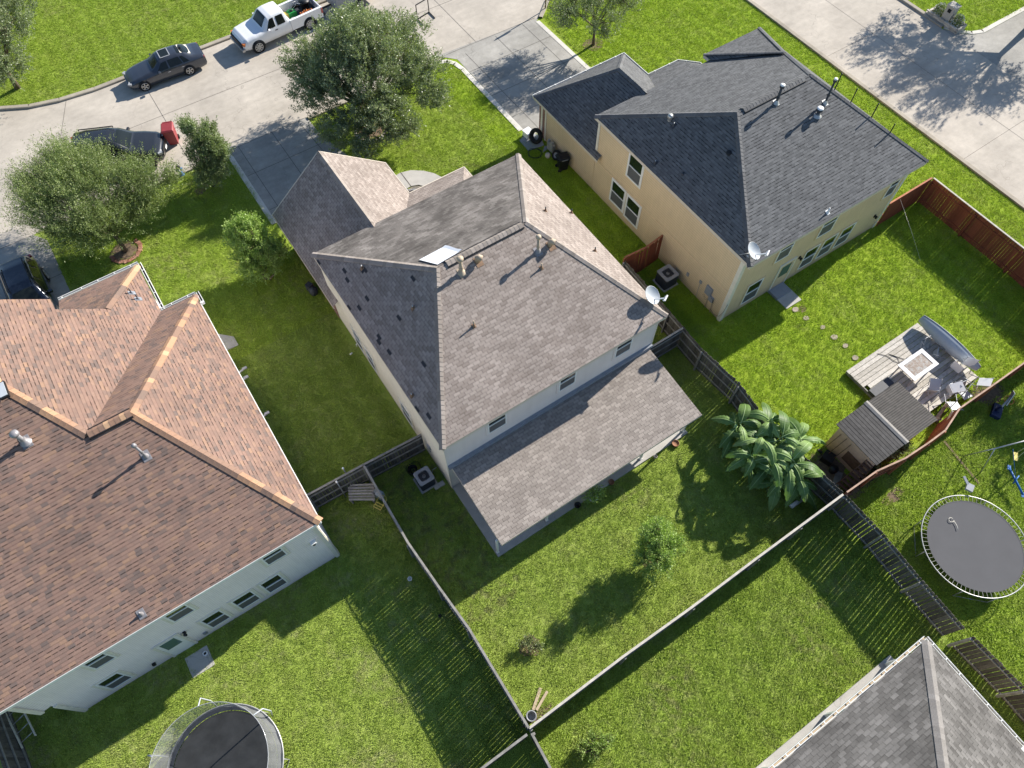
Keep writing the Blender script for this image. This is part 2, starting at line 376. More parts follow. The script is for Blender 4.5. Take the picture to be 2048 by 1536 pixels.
# ---------------------------------------------------------------- mesh helpers
ROOTM = {}
class MB:
    def __init__(s, M0=None):
        s.v = []; s.f = []; s.uv = []; s.m = []; s.r = []; s.sm = []; s.M = M0
    def face(s, pts, m=0, uv=None, r=0.5, smooth=False):
        b = len(s.v)
        for p in pts:
            p = Vector(p); s.v.append(s.M @ p if s.M else p)
        s.f.append(list(range(b, b + len(pts)))); s.uv.append(uv); s.m.append(m); s.r.append(r); s.sm.append(smooth)
    def add(s, vs, fs, m=0, r=0.5, smooth=False):
        b = len(s.v)
        for p in vs:
            p = Vector(p); s.v.append(s.M @ p if s.M else p)
        for f in fs:
            s.f.append([b + i for i in f]); s.uv.append(None); s.m.append(m); s.r.append(r); s.sm.append(smooth)
    def box(s, c, d, m=0, rz=0., r=.5, X=None):
        hx, hy, hz = d[0] / 2, d[1] / 2, d[2] / 2
        vs = [Vector((x, y, z)) for x in (-hx, hx) for y in (-hy, hy) for z in (-hz, hz)]
        q = Matrix.Rotation(rz, 3, 'Z') if X is None else X
        vs = [q @ v + Vector(c) for v in vs]
        s.add(vs, [(0, 1, 3, 2), (4, 6, 7, 5), (0, 4, 5, 1), (2, 3, 7, 6), (0, 2, 6, 4), (1, 5, 7, 3)], m, r)
    def bar(s, a, b, w, h, m=0, r=.5):
        a = Vector(a); b = Vector(b); d = b - a; L = d.length
        if L < 1e-6: return
        d /= L; up = Vector((0, 0, 1)) if abs(d.z) < .95 else Vector((1, 0, 0))
        sd = up.cross(d).normalized(); u2 = d.cross(sd)
        X = Matrix((d, sd, u2)).transposed()
        s.box((a + b) / 2, (L, w, h), m, 0, r, X)
    def prism(s, poly, z0, z1, m=0, r=.5, top=True, bottom=True):
        n = len(poly)
        vs = [(p[0], p[1], z0) for p in poly] + [(p[0], p[1], z1) for p in poly]
        fs = [(i, (i + 1) % n, n + (i + 1) % n, n + i) for i in range(n)]
        if top: fs.append(tuple(range(n, 2 * n)))
        if bottom: fs.append(tuple(reversed(range(n))))
        s.add(vs, fs, m, r)
    def tube(s, pts, rad, n=8, m=0, r=.5, cap=True, closed=False):
        pts = [Vector(p) for p in pts]; k = len(pts)
        rads = rad if isinstance(rad, (list, tuple)) else [rad] * k
        vs = []; ref = None
        for i, p in enumerate(pts):
            if closed: d = pts[(i + 1) % k] - pts[i - 1]
            else: d = pts[min(i + 1, k - 1)] - pts[max(i - 1, 0)]
            d = d.normalized() if d.length > 1e-9 else Vector((0, 0, 1))
            if ref is None: ref = Vector((1, 0, 0)) if abs(d.z) > .8 else Vector((0, 0, 1))
            a = (ref - d * ref.dot(d))
            if a.length < 1e-4: a = Vector((0, 1, 0)) - d * d.y
            a.normalize(); ref = a; bb = d.cross(a)
            for j in range(n):
                t = 2 * PI * j / n; vs.append(p + (a * math.cos(t) + bb * math.sin(t)) * rads[i])
        fs = []
        for i in range(k if closed else k - 1):
            for j in range(n):
                i2 = (i + 1) % k
                fs.append((i * n + j, i * n + (j + 1) % n, i2 * n + (j + 1) % n, i2 * n + j))
        if cap and not closed: fs.append(tuple(reversed(range(n)))); fs.append(tuple(range((k - 1) * n, k * n)))
        s.add(vs, fs, m, r, True)
    def lathe(s, prof, c=(0, 0, 0), n=24, m=0, r=.5, X=None, smooth=True, a0=0., a1=2 * PI):
        c = Vector(c); k = len(prof); vs = []; full = abs(a1 - a0 - 2 * PI) < 1e-6; nn = n if full else n + 1
        for (rr, z) in prof:
            for j in range(nn):
                t = a0 + (a1 - a0) * j / n; v = Vector((rr * math.cos(t), rr * math.sin(t), z))
                vs.append((X @ v if X else v) + c)
        fs = []
        for i in range(k - 1):
            for j in range(n):
                j2 = (j + 1) % nn
                fs.append((i * nn + j, i * nn + j2, (i + 1) * nn + j2, (i + 1) * nn + j))
        s.add(vs, fs, m, r, smooth)
    def build(s, name, mats, parent=None, bevel=0):
        me = bpy.data.meshes.new(name)
        vs = s.v
        if parent is not None:
            inv = ROOTM[parent.name].inverted(); vs = [inv @ v for v in vs]
        me.from_pydata([tuple(v) for v in vs], [], s.f)
        if not isinstance(mats, (list, tuple)): mats = [mats]
        for m in mats: me.materials.append(M[m] if isinstance(m, str) else m)
        me.polygons.foreach_set('material_index', s.m)
        me.polygons.foreach_set('use_smooth', s.sm)
        nl = len(me.loops)
        at_ = me.attributes.new('rnd', 'FLOAT', 'FACE'); at_.data.foreach_set('value', s.r)
        if any(u is not None for u in s.uv):
            ul = me.uv_layers.new(name='UVMap'); arr = []
            for f, u in zip(s.f, s.uv):
                if u is None: arr += [0., 0.] * len(f)
                else:
                    for q in u: arr += [q[0], q[1]]
            ul.data.foreach_set('uv', arr)
        me.update()
        o = bpy.data.objects.new(name, me); COL.objects.link(o)
        if parent is not None:
            o.parent = parent; ROOTM[o.name] = ROOTM[parent.name]
        else: ROOTM[o.name] = Matrix.Identity(4)
        return o

def thing(name, label, cat, loc=(0, 0, 0), rz=0., group=None):
    o = bpy.data.objects.new(name, None); COL.objects.link(o); o.empty_display_size = .3
    o.location = loc; o.rotation_euler = (0, 0, rz)
    ROOTM[o.name] = Matrix.Translation(Vector(loc)) @ Matrix.Rotation(rz, 4, 'Z')
    o['label'] = label; o['category'] = cat
    if group: o['group'] = group
    return o
def single(mb, name, mats, label, cat, loc, group=None):
    """a thing that is one mesh, origin at its base"""
    m4 = Matrix.Translation(Vector(loc)); inv = m4.inverted()
    mb.v = [inv @ v for v in mb.v]
    o = mb.build(name, mats); o.location = loc; ROOTM[o.name] = m4
    o['label'] = label; o['category'] = cat
    if group: o['group'] = group
    return o
def struct(mb, name, mats):
    o = mb.build(name, mats); o['kind'] = 'structure'; return o
def copy_tree(o, parent=None):
    c = o.copy(); COL.objects.link(c); c.parent = parent
    for ch in [x for x in bpy.data.objects if x.parent == o]: copy_tree(ch, c)
    return c

# ================================================================ ground, streets, driveways
G = MB(); G.face([(-150, -150, 0), (190, -150, 0), (190, 190, 0), (-150, 190, 0)])
struct(G, 'ground', 'lawn')
def sheet(name, polys, z, mat):
    b = MB()
    for p in polys: b.face([(x, y, z) for x, y in p])
    return struct(b, name, mat)
def arc(cx, cy, r, a0, a1, n=8):
    return [(cx + r * math.cos(R(a0 + (a1 - a0) * i / n)), cy + r * math.sin(R(a0 + (a1 - a0) * i / n))) for i in range(n + 1)]
far_edge = [(-60, 66), (-22, 56.5), (-13, 51.5), (-9, 49.4), (-6.8, 48.3), (-5.2, 47.45), (-3.4, 46.95), (-1.2, 46.7), (6, 46.7), (15, 46.7), (39.7, 46.7)]
near_edge = [(-60, 37.0), (18.5, 37.0)]
street1 = [(-60, 37.0)] + [(26.4, 37.0), (27.9, 38.3), (30, 38.6), (39.7, 38.6), (39.7, 46.7)] + list(reversed(far_edge[:-1]))
sheet('street', [street1], .004, 'road')
sheet('side_street', [[(39.7, -60), (48.2, -60), (48.2, 130), (39.7, 130)]], .008, 'road')
# driveways
sheet('driveway', [[(3.85, 28.2), (9.6, 28.2), (9.6, 32.4), (9.0, 35.2), (8.95, 37.0), (3.75, 37.0)],
                   [(19.5, 27.8), (25.95, 27.8), (25.95, 36.6), (26.4, 37.0), (18.6, 37.45), (19.0, 37.0), (19.55, 36.4)],
                   [(-13.2, 26.5), (-7.35, 26.5), (-7.35, 36.2), (-7.9, 37.0), (-14.0, 37.0)],
                   [(48.2, 13.0), (58, 13.0), (62, 19.0), (50.2, 18.95), (49.3, 19.3), (48.6, 20.2), (48.2, 20.8)]], .012, 'drive')
b = MB()
def joint(a, c, w=.028, z=.0165):
    a = Vector((a[0], a[1], 0)); c = Vector((c[0], c[1], 0)); d = (c - a).normalized(); s = Vector((-d.y, d.x, 0)) * w / 2
    b.face([a - s + Vector((0, 0, z)), c - s + Vector((0, 0, z)), c + s + Vector((0, 0, z)), a + s + Vector((0, 0, z))])
for a, c in [((6.6, 28.2), (6.6, 37.0)), ((3.9, 34.43), (9.1, 34.43)), ((3.9, 31.3), (9.6, 31.3)), ((4.4, 30.2), (4.4, 37)), ((8.6, 32), (8.35, 37)),
             ((3.75, 37.0), (8.95, 37.0)), ((20.35, 27.8), (20.3, 36.6)), ((22.9, 27.8), (22.9, 37.0)), ((25.1, 27.8), (25.1, 37.0)),
             ((19.5, 34.9), (25.95, 34.9)), ((19.5, 32.2), (25.95, 32.2)), ((19.5, 29.9), (25.95, 29.9)), ((19.2, 37.2), (26.2, 37.1)),
             ((-7.35, 33.4), (-13.2, 33.4)), ((-8.0, 37.0), (-14, 37.0)), ((-10.3, 26.5), (-10.3, 37))]:
    joint(a, c)
for a, c in [((-12, 42.3), (39.7, 41.8)), ((-4.9, 42.4), (-3.0, 47.0)), ((-4.9, 42.4), (-4.0, 37.0)), ((1.5, 37.0), (1.6, 46.7)), ((11.2, 37), (11.3, 46.7)), ((21.5, 37.2), (21.5, 46.7)), ((31, 38.6), (31, 46.7)),
             ((44.0, -40), (44.0, 90)), ((39.7, 23.1), (48.2, 23.1)), ((39.7, 12.0), (48.2, 12.2)), ((39.7, 33), (48.2, 33)), ((39.7, 2), (48.2, 2))]:
    joint(a, c, .02, .0125)
struct(b, 'paving_joints', 'joint')
# kerbs
b = MB()
def kerb(pts, w=.30, h=.12, side=1, m=0):
    pts = [Vector((p[0], p[1], 0)) for p in pts]
    for i in range(len(pts) - 1):
        a, c = pts[i], pts[i + 1]; d = (c - a).normalized(); s = Vector((-d.y, d.x, 0)) * side * w
        pr = [(0, 0), (0, h * .8), (.15, h), (1, h), (1, 0)]
        for (u0, z0), (u1, z1) in zip(pr[:-1], pr[1:]):
            q = [a + s * u0 + Vector((0, 0, z0)), c + s * u0 + Vector((0, 0, z0)), c + s * u1 + Vector((0, 0, z1)), a + s * u1 + Vector((0, 0, z1))]
            b.face(q if side > 0 else q[::-1], m)
kerb(far_edge, .28, .13, 1)
kerb([(9.0, 36.98), (18.4, 36.98)], .28, .11, -1)
kerb([(-6.9, 36.98), (3.7, 36.98)], .28, .11, -1)
kerb([(-60, 36.98), (-14.2, 36.98)], .28, .11, -1)
kerb([(26.4, 36.98), (27.9, 38.28), (30, 38.58), (39.5, 38.58)], .28, .11, -1)
kerb([(39.7, -60), (39.7, 38.4)], .30, .11, 1)
kerb([(48.2, -60), (48.2, 12.9)], .30, .12, -1)
kerb([(48.2, 20.9), (48.2, 130)], .30, .12, -1)
kerb([(18.4, 36.98), (19.0, 36.75), (19.35, 36.2), (19.5, 35.4), (19.5, 28.6)], .32, .035, -1, 1)
kerb([(25.97, 28.4), (25.97, 36.7)], .30, .03, -1, 1)
kerb([(3.83, 37.0), (3.83, 30.2)], .30, .03, -1, 1)
kerb([(50.2, 18.97), (62, 19.02)], .30, .04, 1, 1)
kerb([(48.3, 20.8), (48.7, 20.0), (49.4, 19.3), (50.2, 18.97)], .30, .04, 1, 1)
struct(b, 'kerbs', ['kerb', 'kerblite'])
# front walks and small slabs
b = MB()
outer = [(10.2, 29.0)] + [(10.9, 29.55), (11.5, 29.62), (12.1, 29.45), (12.7, 29.0), (13.1, 28.5), (13.4, 27.8), (13.5, 27.0), (13.5, 25.4)]
inner = [(10.2, 28.05), (10.9, 28.3), (11.5, 28.35), (11.9, 28.2), (12.2, 27.8), (12.35, 27.3), (12.4, 26.8), (12.4, 26.2), (12.4, 25.4)]
for i in range(len(outer) - 1):
    b.add([(*outer[i], .05), (*outer[i + 1], .05), (*inner[i + 1], .05), (*inner[i], .05), (*outer[i], 0), (*outer[i + 1], 0), (*inner[i + 1], 0), (*inner[i], 0)],
          [(3, 2, 1, 0), (0, 1, 5, 4), (3, 7, 6, 2)])
b.face([(11.45, 28.33, .0535), (11.5, 28.33, .0535), (11.53, 29.62, .0535), (11.48, 29.62, .0535)], 1)
b.prism([(-3.0, 23.9), (-2.4, 25.5), (-2.0, 25.2), (-1.2, 24.4), (-1.2, 23.8)], 0, .05, 0)
b.prism([(23.5, 9.95), (24.55, 9.95), (24.55, 11.3), (23.5, 11.3)], 0, .06, 0)
b.prism([(-9.05, 10.05), (-8.1, 10.05), (-8.1, 10.95), (-9.05, 10.95)], 0, .03, 0)
struct(b, 'path', ['slab', 'joint'])
b = MB()
b.face([(10.2, 28.02, .02), (10.2, 25.7, .02), (12.38, 25.7, .02), (12.33, 27.3, .02), (12.18, 27.78, .02), (11.85, 28.17, .02), (11.5, 28.3, .02)])
struct(b, 'gravel_bed', 'gravel')
b = MB()
def blob(cx, cy, rx, ry, z=.012, n=22, jit=.18):
    b.face([(cx + math.cos(2 * PI * i / n) * rx * (1 + random.uniform(-jit, jit)), cy + math.sin(2 * PI * i / n) * ry * (1 + random.uniform(-jit, jit)), z) for i in range(n)])
for c in [(11.75, 33.75, 1.0, .8), (-4.0, 33.0, .75, .7), (24.2, 9.5, .25, .2), (19.2, 1.0, 1.4, .35), (18.6, 2.3, 1.0, .9), (9.3, 3.55, .4, .35), (3.0, 3.55, .45, .4), (1.15, 34.9, .35, .3),
          (20.3, -.2, .7, .25), (28.2, .9, .85, .7), (27.8, 32.6, .7, .6), (1.8, 1.25, .8, .12), (26.6, -7.2, .9, .5)]: blob(*c)
struct(b, 'bare_soil', 'soil')
b = MB()
b.bar((24.35, .35, .02), (24.0, -1.95, .02), .10, .06)
struct(b, 'soil_edge', 'soil')

# ================================================================ house helpers
def hcol(p, q): return (Vector(p), Vector(q))
def planes(mb, pls, m=0):
    for pts in pls:
        pts = [Vector(p) for p in pts]
        n = Vector((0, 0, 0))
        for i in range(len(pts)):
            n += (pts[i] - pts[0]).cross(pts[(i + 1) % len(pts)] - pts[0])
        n.normalize()
        if n.z < 0: n = -n; pts = pts[::-1]
        u = Vector((0, 0, 1)).cross(n)
        u = u.normalized() if u.length > 1e-4 else Vector((1, 0, 0))
        v = n.cross(u)
        mb.face(pts, m, [(u.dot(p), v.dot(p)) for p in pts])
def fascia(mb, pts, z0, z1, t=.02, m=0):
    """board along a horizontal polyline: z0..z1, thickness t outward handled by caller"""
    for a, c in zip(pts[:-1], pts[1:]):
        mb.bar((a[0], a[1], (z0 + z1) / 2), (c[0], c[1], (z0 + z1) / 2), t, z1 - z0, m)
def cap_line(mb, a, c, zf, w=.30, seg=.19, lift=.025, m=0):
    a = Vector(a); c = Vector(c); d = c - a; L = d.length; d.normalize()
    s = Vector((-d.y, d.x, 0)).normalized() * w / 2; n = max(1, int(L / seg)); prev = random.random()
    for i in range(n):
        p = a + d * (L * i / n); q = a + d * (L * (i + 1.06) / n)
        if random.random() < .55: prev = random.random()
        def side(pt, sg):
            x = pt + s * sg; return Vector((x.x, x.y, min(zf(x.x, x.y), pt.z) + lift))
        l0 = Vector((0, 0, lift * 1.9 + .012)); l1 = Vector((0, 0, lift * 1.6))
        P = [side(p, 1) + Vector((0, 0, .012)), p + l0, side(p, -1) + Vector((0, 0, .012)), side(q, -1), q + l1, side(q, 1)]
        mb.add(P, [(0, 5, 4, 1), (1, 4, 3, 2), (0, 1, 2)], m, prev, False)
        mb.add([P[0], P[5], P[5] - Vector((0, 0, lift * 1.5)), P[0] - Vector((0, 0, lift * 1.5)), P[2], P[3], P[3] - Vector((0, 0, lift * 1.5)), P[2] - Vector((0, 0, lift * 1.5))], [(0, 1, 2, 3), (4, 7, 6, 5)], m, prev)
def soffit(mb, poly, z, m=0): mb.face([(x, y, z) for x, y in poly][::-1], m)

def window(parent, axis, pos, out, a0, a1, z0, z1, trim='trimw', casing=None, tw=.09, slider=False, label=None):
    """sash window on the wall plane axis=pos, outward sign out"""
    def P(a, z, o): return (a, pos + out * o, z) if axis == 'Y' else (pos + out * o, a, z)
    def bx(mb, b0, b1, c0, c1, o0, o1, m=0):
        p = [P(a, z, o) for a in (b0, b1) for z in (c0, c1) for o in (o0, o1)]
        mb.add(p, [(0, 1, 3, 2), (4, 6, 7, 5), (0, 4, 5, 1), (2, 3, 7, 6), (0, 2, 6, 4), (1, 5, 7, 3)], m)
    fr = MB(); w = .055; e = .02
    if casing:
        for q in ((a0 - tw, a1 + tw, z0 - tw, z0 - .002), (a0 - tw, a1 + tw, z1 + .002, z1 + tw), (a0 - tw, a0 - .002, z0 - .002, z1 + .002), (a1 + .002, a1 + tw, z0 - .002, z1 + .002)):
            bx(fr, *q, 0, .03, 1)
    for q in ((a0, a1, z0, z0 + w), (a0, a1, z1 - w, z1), (a0, a0 + w, z0 + w, z1 - w), (a1 - w, a1, z0 + w, z1 - w)): bx(fr, *q, 0, .045)
    zm = (z0 + z1) / 2
    if slider: bx(fr, (a0 + a1) / 2 - .025, (a0 + a1) / 2 + .025, z0 + w, z1 - w, .01, .042)
    else: bx(fr, a0 + w, a1 - w, zm - .025, zm + .025, .01, .042)
    f = fr.build('window', [trim, casing or trim], parent)
    gl = MB(); bx(gl, a0 + w, a1 - w, zm + .025, z1 - w, .004, .012)
    g = gl.build('pane', ['glass'], f)
    sc = MB(); bx(sc, a0 + w, a1 - w, z0 + w, zm - .025, .004, .024)
    sc.build('insect_screen', ['screen'], f)
    return f
def flat_vent(mb, p, m=0):
    mb.box((p[0], p[1], p[2] + .05), (.24, .24, .10), m)
def pipe(parent, base, h, r=.03, matp='galv', matb='lead', cap=True, tall=False, basew=.26, slopev=(0, -1), slope=.46):
    b = MB(); x, y, z = base
    sn = Vector((slopev[0], slopev[1], 0)) * slope
    # flashing lies on the roof slope: a plate tilted along it
    u = Vector((-slopev[1], slopev[0], 0)); v = Vector((slopev[0], slopev[1], -slope))
    hw = basew / 2
    q = [Vector(base) + u * i * hw + v * j * hw * 1.2 + Vector((0, 0, .02)) for i, j in ((-1, -1), (1, -1), (1, 1), (-1, 1))]
    b.add(q + [p - Vector((0, 0, .02)) for p in q], [(0, 1, 2, 3), (0, 4, 5, 1), (1, 5, 6, 2), (2, 6, 7, 3), (3, 7, 4, 0)], 1)
    b.lathe([(r * 2.6, 0), (r * 1.5, .10), (r * 1.02, .16)], (x, y, z), 12, 1)
    b.lathe([(r, -.05), (r, h), (0, h)], (x, y, z), 12, 0)
    if cap:
        b.lathe([(r * 1.1, h - .16), (r * 1.9, h - .13), (r * 1.9, h - .03), (r * .6, h + .02), (0, h + .02)], (x, y, z), 14, 0)
        b.lathe([(r * 1.5, h * .30), (r * 1.3, h * .36)], (x, y, z), 12, 0)
    o = b.build('vent_pipe', [matp, matb], parent)
    return o

# ---------------------------------------------------------------- centre house (tan roof)
HC = thing('house', 'two-storey house with weathered tan shingle roof and low covered patio, in the middle', 'house', (3.9, 11.2, 0))
ZE = 5.0
def zc(x, y): return min(ZE + .46 * (y - 10.98), ZE + .46 * (22.7 - y), ZE + .77 * (x - 3.77), ZE + .77 * (15.2 - x))
r1 = (7.28, 16.84, 7.70); r2 = (11.69, 16.84, 7.70)
A, B_, C_, D_ = (3.77, 10.98, ZE), (15.2, 10.98, ZE), (15.2, 22.7, ZE), (3.77, 22.7, ZE)
b = MB()
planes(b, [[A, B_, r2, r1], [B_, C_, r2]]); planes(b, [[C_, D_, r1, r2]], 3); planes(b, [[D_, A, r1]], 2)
# garage gable roof and porch roof
ZL = 2.6
def zg(x, y): return min(ZL + .77 * (x - 3.55), ZL + .77 * (10.2 - x))
planes(b, [[(3.55, 28.3, ZL), (6.88, 28.3, 5.16), (6.88, 22.42, 5.16), (3.88, 22.42, 2.854), (3.88, 21.3, 2.854), (3.55, 21.3, ZL)]], 4)
planes(b, [[(6.88, 28.3, 5.16), (10.2, 28.3, ZL), (10.2, 25.6, ZL), (8.24, 22.42, 4.11), (6.88, 22.42, 5.16)],
           [(10.2, 25.6, ZL), (13.6, 25.6, ZL), (11.66, 22.42, 4.09), (8.24, 22.42, 4.09)],
           [(13.6, 25.6, ZL), (13.6, 22.42, ZL), (11.66, 22.42, 4.09)]])
# patio roof
planes(b, [[(4.04, 7.22, 2.02), (14.8, 7.22, 2.02), (14.8, 11.17, 2.45), (4.04, 11.17, 2.45)]], 1)
M['roof_cg'] = M['roof_c']
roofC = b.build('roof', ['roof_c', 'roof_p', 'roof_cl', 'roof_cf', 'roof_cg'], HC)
b = MB()
for p, q, z_ in ((A, r1, zc), (B_, r2, zc), (C_, r2, zc), (D_, r1, zc), ((6.88, 28.28, 5.16), (6.88, 22.75, 5.16), zg)): b = MB(); cap_line(b, p, q, z_, .28); b.build('ridge_cap', ['cap_c'], roofC)
b = MB()   # raised ridge vent
for i in range(19):
    x = 7.75 + i * .195; rr = random.random()
    b.add([(x, 16.64, 7.66), (x, 16.84, 7.78), (x, 17.04, 7.66), (x + .2, 16.64, 7.65), (x + .2, 16.84, 7.77), (x + .2, 17.04, 7.65)], [(0, 3, 4, 1), (1, 4, 5, 2), (0, 1, 2)], 0, rr)
b.box((9.6, 16.67, 7.66), (3.75, .05, .05), 1); b.box((9.6, 17.01, 7.66), (3.75, .05, .05), 1)
b.build('ridge_vent', ['cap_c', 'black'], roofC)
b = MB()
fz0, fz1 = ZE - .20, ZE - .012
fascia(b, [(3.79, 10.98), (3.79, 22.7)], fz0, fz1, .04); fascia(b, [(3.79, 11.0), (15.18, 11.0)], fz0, fz1, .04)
fascia(b, [(15.18, 11.0), (15.18, 22.68)], fz0, fz1, .04); fascia(b, [(15.18, 22.68), (3.79, 22.68)], fz0, fz1, .04)
soffit(b, [(3.79, 11.0), (15.18, 11.0), (15.18, 22.68), (3.79, 22.68)], ZE - .19)
fascia(b, [(3.57, 21.3), (3.57, 28.28)], ZL - .17, ZL - .012, .04)
fascia(b, [(10.22, 28.28), (10.22, 25.62), (13.62, 25.62), (13.62, 22.4)], ZL - .17, ZL + .02, .05)
for sx, ex in ((3.55, 6.88), (10.2, 6.88)):
    b.bar((sx, 28.3, ZL - .09), (ex, 28.3, 5.07), .04, .17)
fascia(b, [(4.04, 7.24), (14.8, 7.24)], 1.86, 2.01, .04)
b.bar((4.06, 7.22, 1.94), (4.06, 11.17, 2.37), .04, .15); b.bar((14.78, 7.22, 1.94), (14.78, 11.17, 2.37), .04, .15)
b.face([(4.06, 7.24, 1.88), (4.06, 11.17, 2.31), (14.78, 11.17, 2.31), (14.78, 7.24, 1.88)])
b.build('fascia', ['trimp'], HC)
b = MB()
b.box((9.42, 11.13, 2.62), (11.06, .14, .05), 0); b.box((9.42, 11.07, 2.53), (11.06, .03, .16), 0)
b.build('flashing', ['flash'], HC)
b = MB()
b.prism([(3.9, 11.2), (14.95, 11.2), (14.95, 22.4), (3.9, 22.4)], 0, 4.82, 0)
b.build('wall', ['wall_c'], HC)
b = MB()
b.box((3.885, 16.8, 2.4), (.03, 11.26, 4.8), 0); b.build('side_wall_cladding', ['wall_cs'], HC)
b = MB(); b.box((14.965, 16.8, 2.4), (.03, 11.26, 4.8), 0); b.build('side_wall_cladding', ['wall_cs'], HC)
b = MB(); b.prism([(3.83, 22.43), (9.95, 22.43), (9.95, 28.0), (3.83, 28.0)], 0, ZL, 0)
b.add([(3.83, 28.0, ZL + .005), (9.95, 28.0, ZL + .005), (6.88, 28.0, 5.0), (3.83, 27.7, ZL + .005), (9.95, 27.7, ZL + .005), (6.88, 27.7, 5.0)], [(0, 2, 1), (3, 4, 5)], 0)
b.build('garage_wall', ['brick'], HC)
b = MB(); b.box((6.9, 28.03, 1.05), (4.7, .05, 2.1), 0)
for i in range(1, 4): b.box((6.9, 28.06, i * .53), (4.7, .012, .03), 1)
b.build('garage_door', ['trimw', 'screen'], HC)
for (x, y) in ((13.35, 25.35), (10.6, 25.35)): b = MB(); b.box((x, y, 1.21), (.2, .2, 2.42), 0); b.build('porch_post', ['trimw'], HC)
for a0, a1, z0, z1 in ((5.98, 6.9, 3.42, 4.72), (9.6, 10.5, 3.42, 4.72), (12.64, 13.56, 3.42, 4.72)):
    window(HC, 'Y', 11.2, -1, a0, a1, z0, z1, 'trimw', 'wall_c', .10)
for a0, a1 in ((19.4, 20.3), (18.1, 19.0), (14.55, 15.5)):
    window(HC, 'X', 3.87, -1, a0, a1, .5, 1.95, 'trimw', 'wall_cs', .09)
window(HC, 'Y', 11.2, -1, 7.6, 8.6, .6, 1.7, 'trimw', None)
b = MB()  # patio posts
for x in (4.0, 6.6, 9.2, 11.9, 14.45): 
    b = MB(); b.box((x, 7.55, .98), (.09, .09, 1.76), 0); b.box((x, 7.55, .13), (.13, .13, .06), 0); b.build('patio_post', ['trimw'], HC)
b = MB(); b.prism([(3.9, 7.35), (14.6, 7.35), (14.6, 11.19), (3.9, 11.19)], 0, .1)
b.build('patio_slab', ['slab'], HC)
b = MB(); b.box((3.85, 12.9, 1.5), (.12, .22, .3)); b.box((3.84, 12.9, 1.2), (.05, .05, .5)); b.build('meter_box', ['grey'], HC)
VR = (0, -1)
def zrear(x, y): return ZE + .46 * (y - 10.98)
def zleft(x, y): return ZE + .77 * (x - 3.77)
def zright(x, y): return ZE + .77 * (15.2 - x)
p = on_surface(923, 545, zrear); pipe(roofC, p, .95, .075, 'vent', 'vent', basew=.3)
p = on_surface(1076, 503, zrear); pipe(roofC, p, 1.0, .06, 'vent', 'lead', basew=.3)
for (px, py, h) in ((948, 652, .36), (1083, 536, .30)):
    p = on_surface(px, py, zrear); pipe(roofC, p, h, .03, 'vent', 'rust', cap=False, basew=.15)
for (px, py) in ((724, 537), (826, 617), (824, 792)):
    p = on_surface(px, py, zleft); pipe(roofC, p, .22, .028, 'galv', 'rust', cap=False, basew=.15, slopev=(-1, 0), slope=.77)
for (px, py) in ((1091, 422), (1143, 426), (1190, 502)):
    p = on_surface(px, py, zright); pipe(roofC, p, .26, .028, 'dgrey', 'rust', cap=False, basew=.14, slopev=(1, 0), slope=.77)
for (px, py) in ((957, 524), (1102, 492)):   # hooded exhaust vents
    p = on_surface(px, py, zrear); b = MB()
    b.add([(p.x - .16, p.y - .2, p.z - .07), (p.x + .16, p.y - .2, p.z - .07), (p.x + .16, p.y + .2, p.z + .112), (p.x - .16, p.y + .2, p.z + .112)], [(0, 1, 2, 3)], 1)
    b.tube([(p.x - .02, p.y + .05, p.z), (p.x - .02, p.y + .05, p.z + .22), (p.x + .02, p.y - .01, p.z + .30), (p.x + .1, p.y - .12, p.z + .28)], [.11, .11, .125, .13], 12, 0)
    b.build('exhaust_hood', ['vent', 'rust'], roofC)

# ---------------------------------------------------------------- right house (charcoal roof, tan siding)
HY = thing('house', 'two-storey tan-sided house with charcoal shingle roof, beside the red-brown fence', 'house', (20.1, 11.35, 0))
yA, yB, yC, yD = (20.0, 10.95, ZE), (31.8, 10.95, ZE), (31.8, 22.75, ZE), (20.0, 22.75, ZE)
y1 = (23.52, 16.85, 7.714); y2 = (28.28, 16.85, 7.714)
def zy(x, y): return min(ZE + .46 * (y - 10.95), ZE + .46 * (22.75 - y), ZE + .77 * (x - 20.0), ZE + .77 * (31.8 - x))
b = MB()
planes(b, [[yA, yB, y2, y1], [yC, yD, y1, y2], [yD, yA, y1], [yB, yC, y2]])
# shallow front hip bump
ap = (29.82, 19.75, 6.50)
f1 = (27.75, 23.2, ZE + .10); f2 = (31.85, 23.2, ZE + .10)
planes(b, [[f1, f2, ap], [(27.75, 22.6, ZE + .10), f1, ap], [f2, (31.85, 22.6, ZE + .10), ap]])
# garage hip roof, porch roof
ZG = 2.7
yg = 5.25
def zyg(x, y): return min(ZG + .77 * (x - 19.8), ZG + .77 * (26.4 - x), ZG + .77 * (28.05 - y))
gr = (23.1, 24.74, 5.24)
planes(b, [[(19.8, 28.05, ZG), (26.4, 28.05, ZG), gr], [(19.8, 28.05, ZG), gr, (23.1, 22.42, 5.24), (20.08, 22.42, 2.916), (20.08, 21.9, 2.916), (19.8, 21.9, ZG)],
           [(26.4, 28.05, ZG), gr, (23.1, 22.42, 5.24), (24.43, 22.42, 4.22), (26.4, 25.75, ZG)],
           [(26.4, 25.75, ZG), (28.7, 25.75, ZG), (28.7, 22.42, 4.23), (24.43, 22.42, 4.23)],
           [(28.7, 25.75, ZG), (29.6, 24.85, ZG), (29.6, 22.42, ZG), (28.7, 22.42, 4.23)]])
roofY = b.build('roof', ['roof_y'], HY)
b = MB()
zb_ = lambda x, y: ZE + .10 + .43 * (23.2 - y)
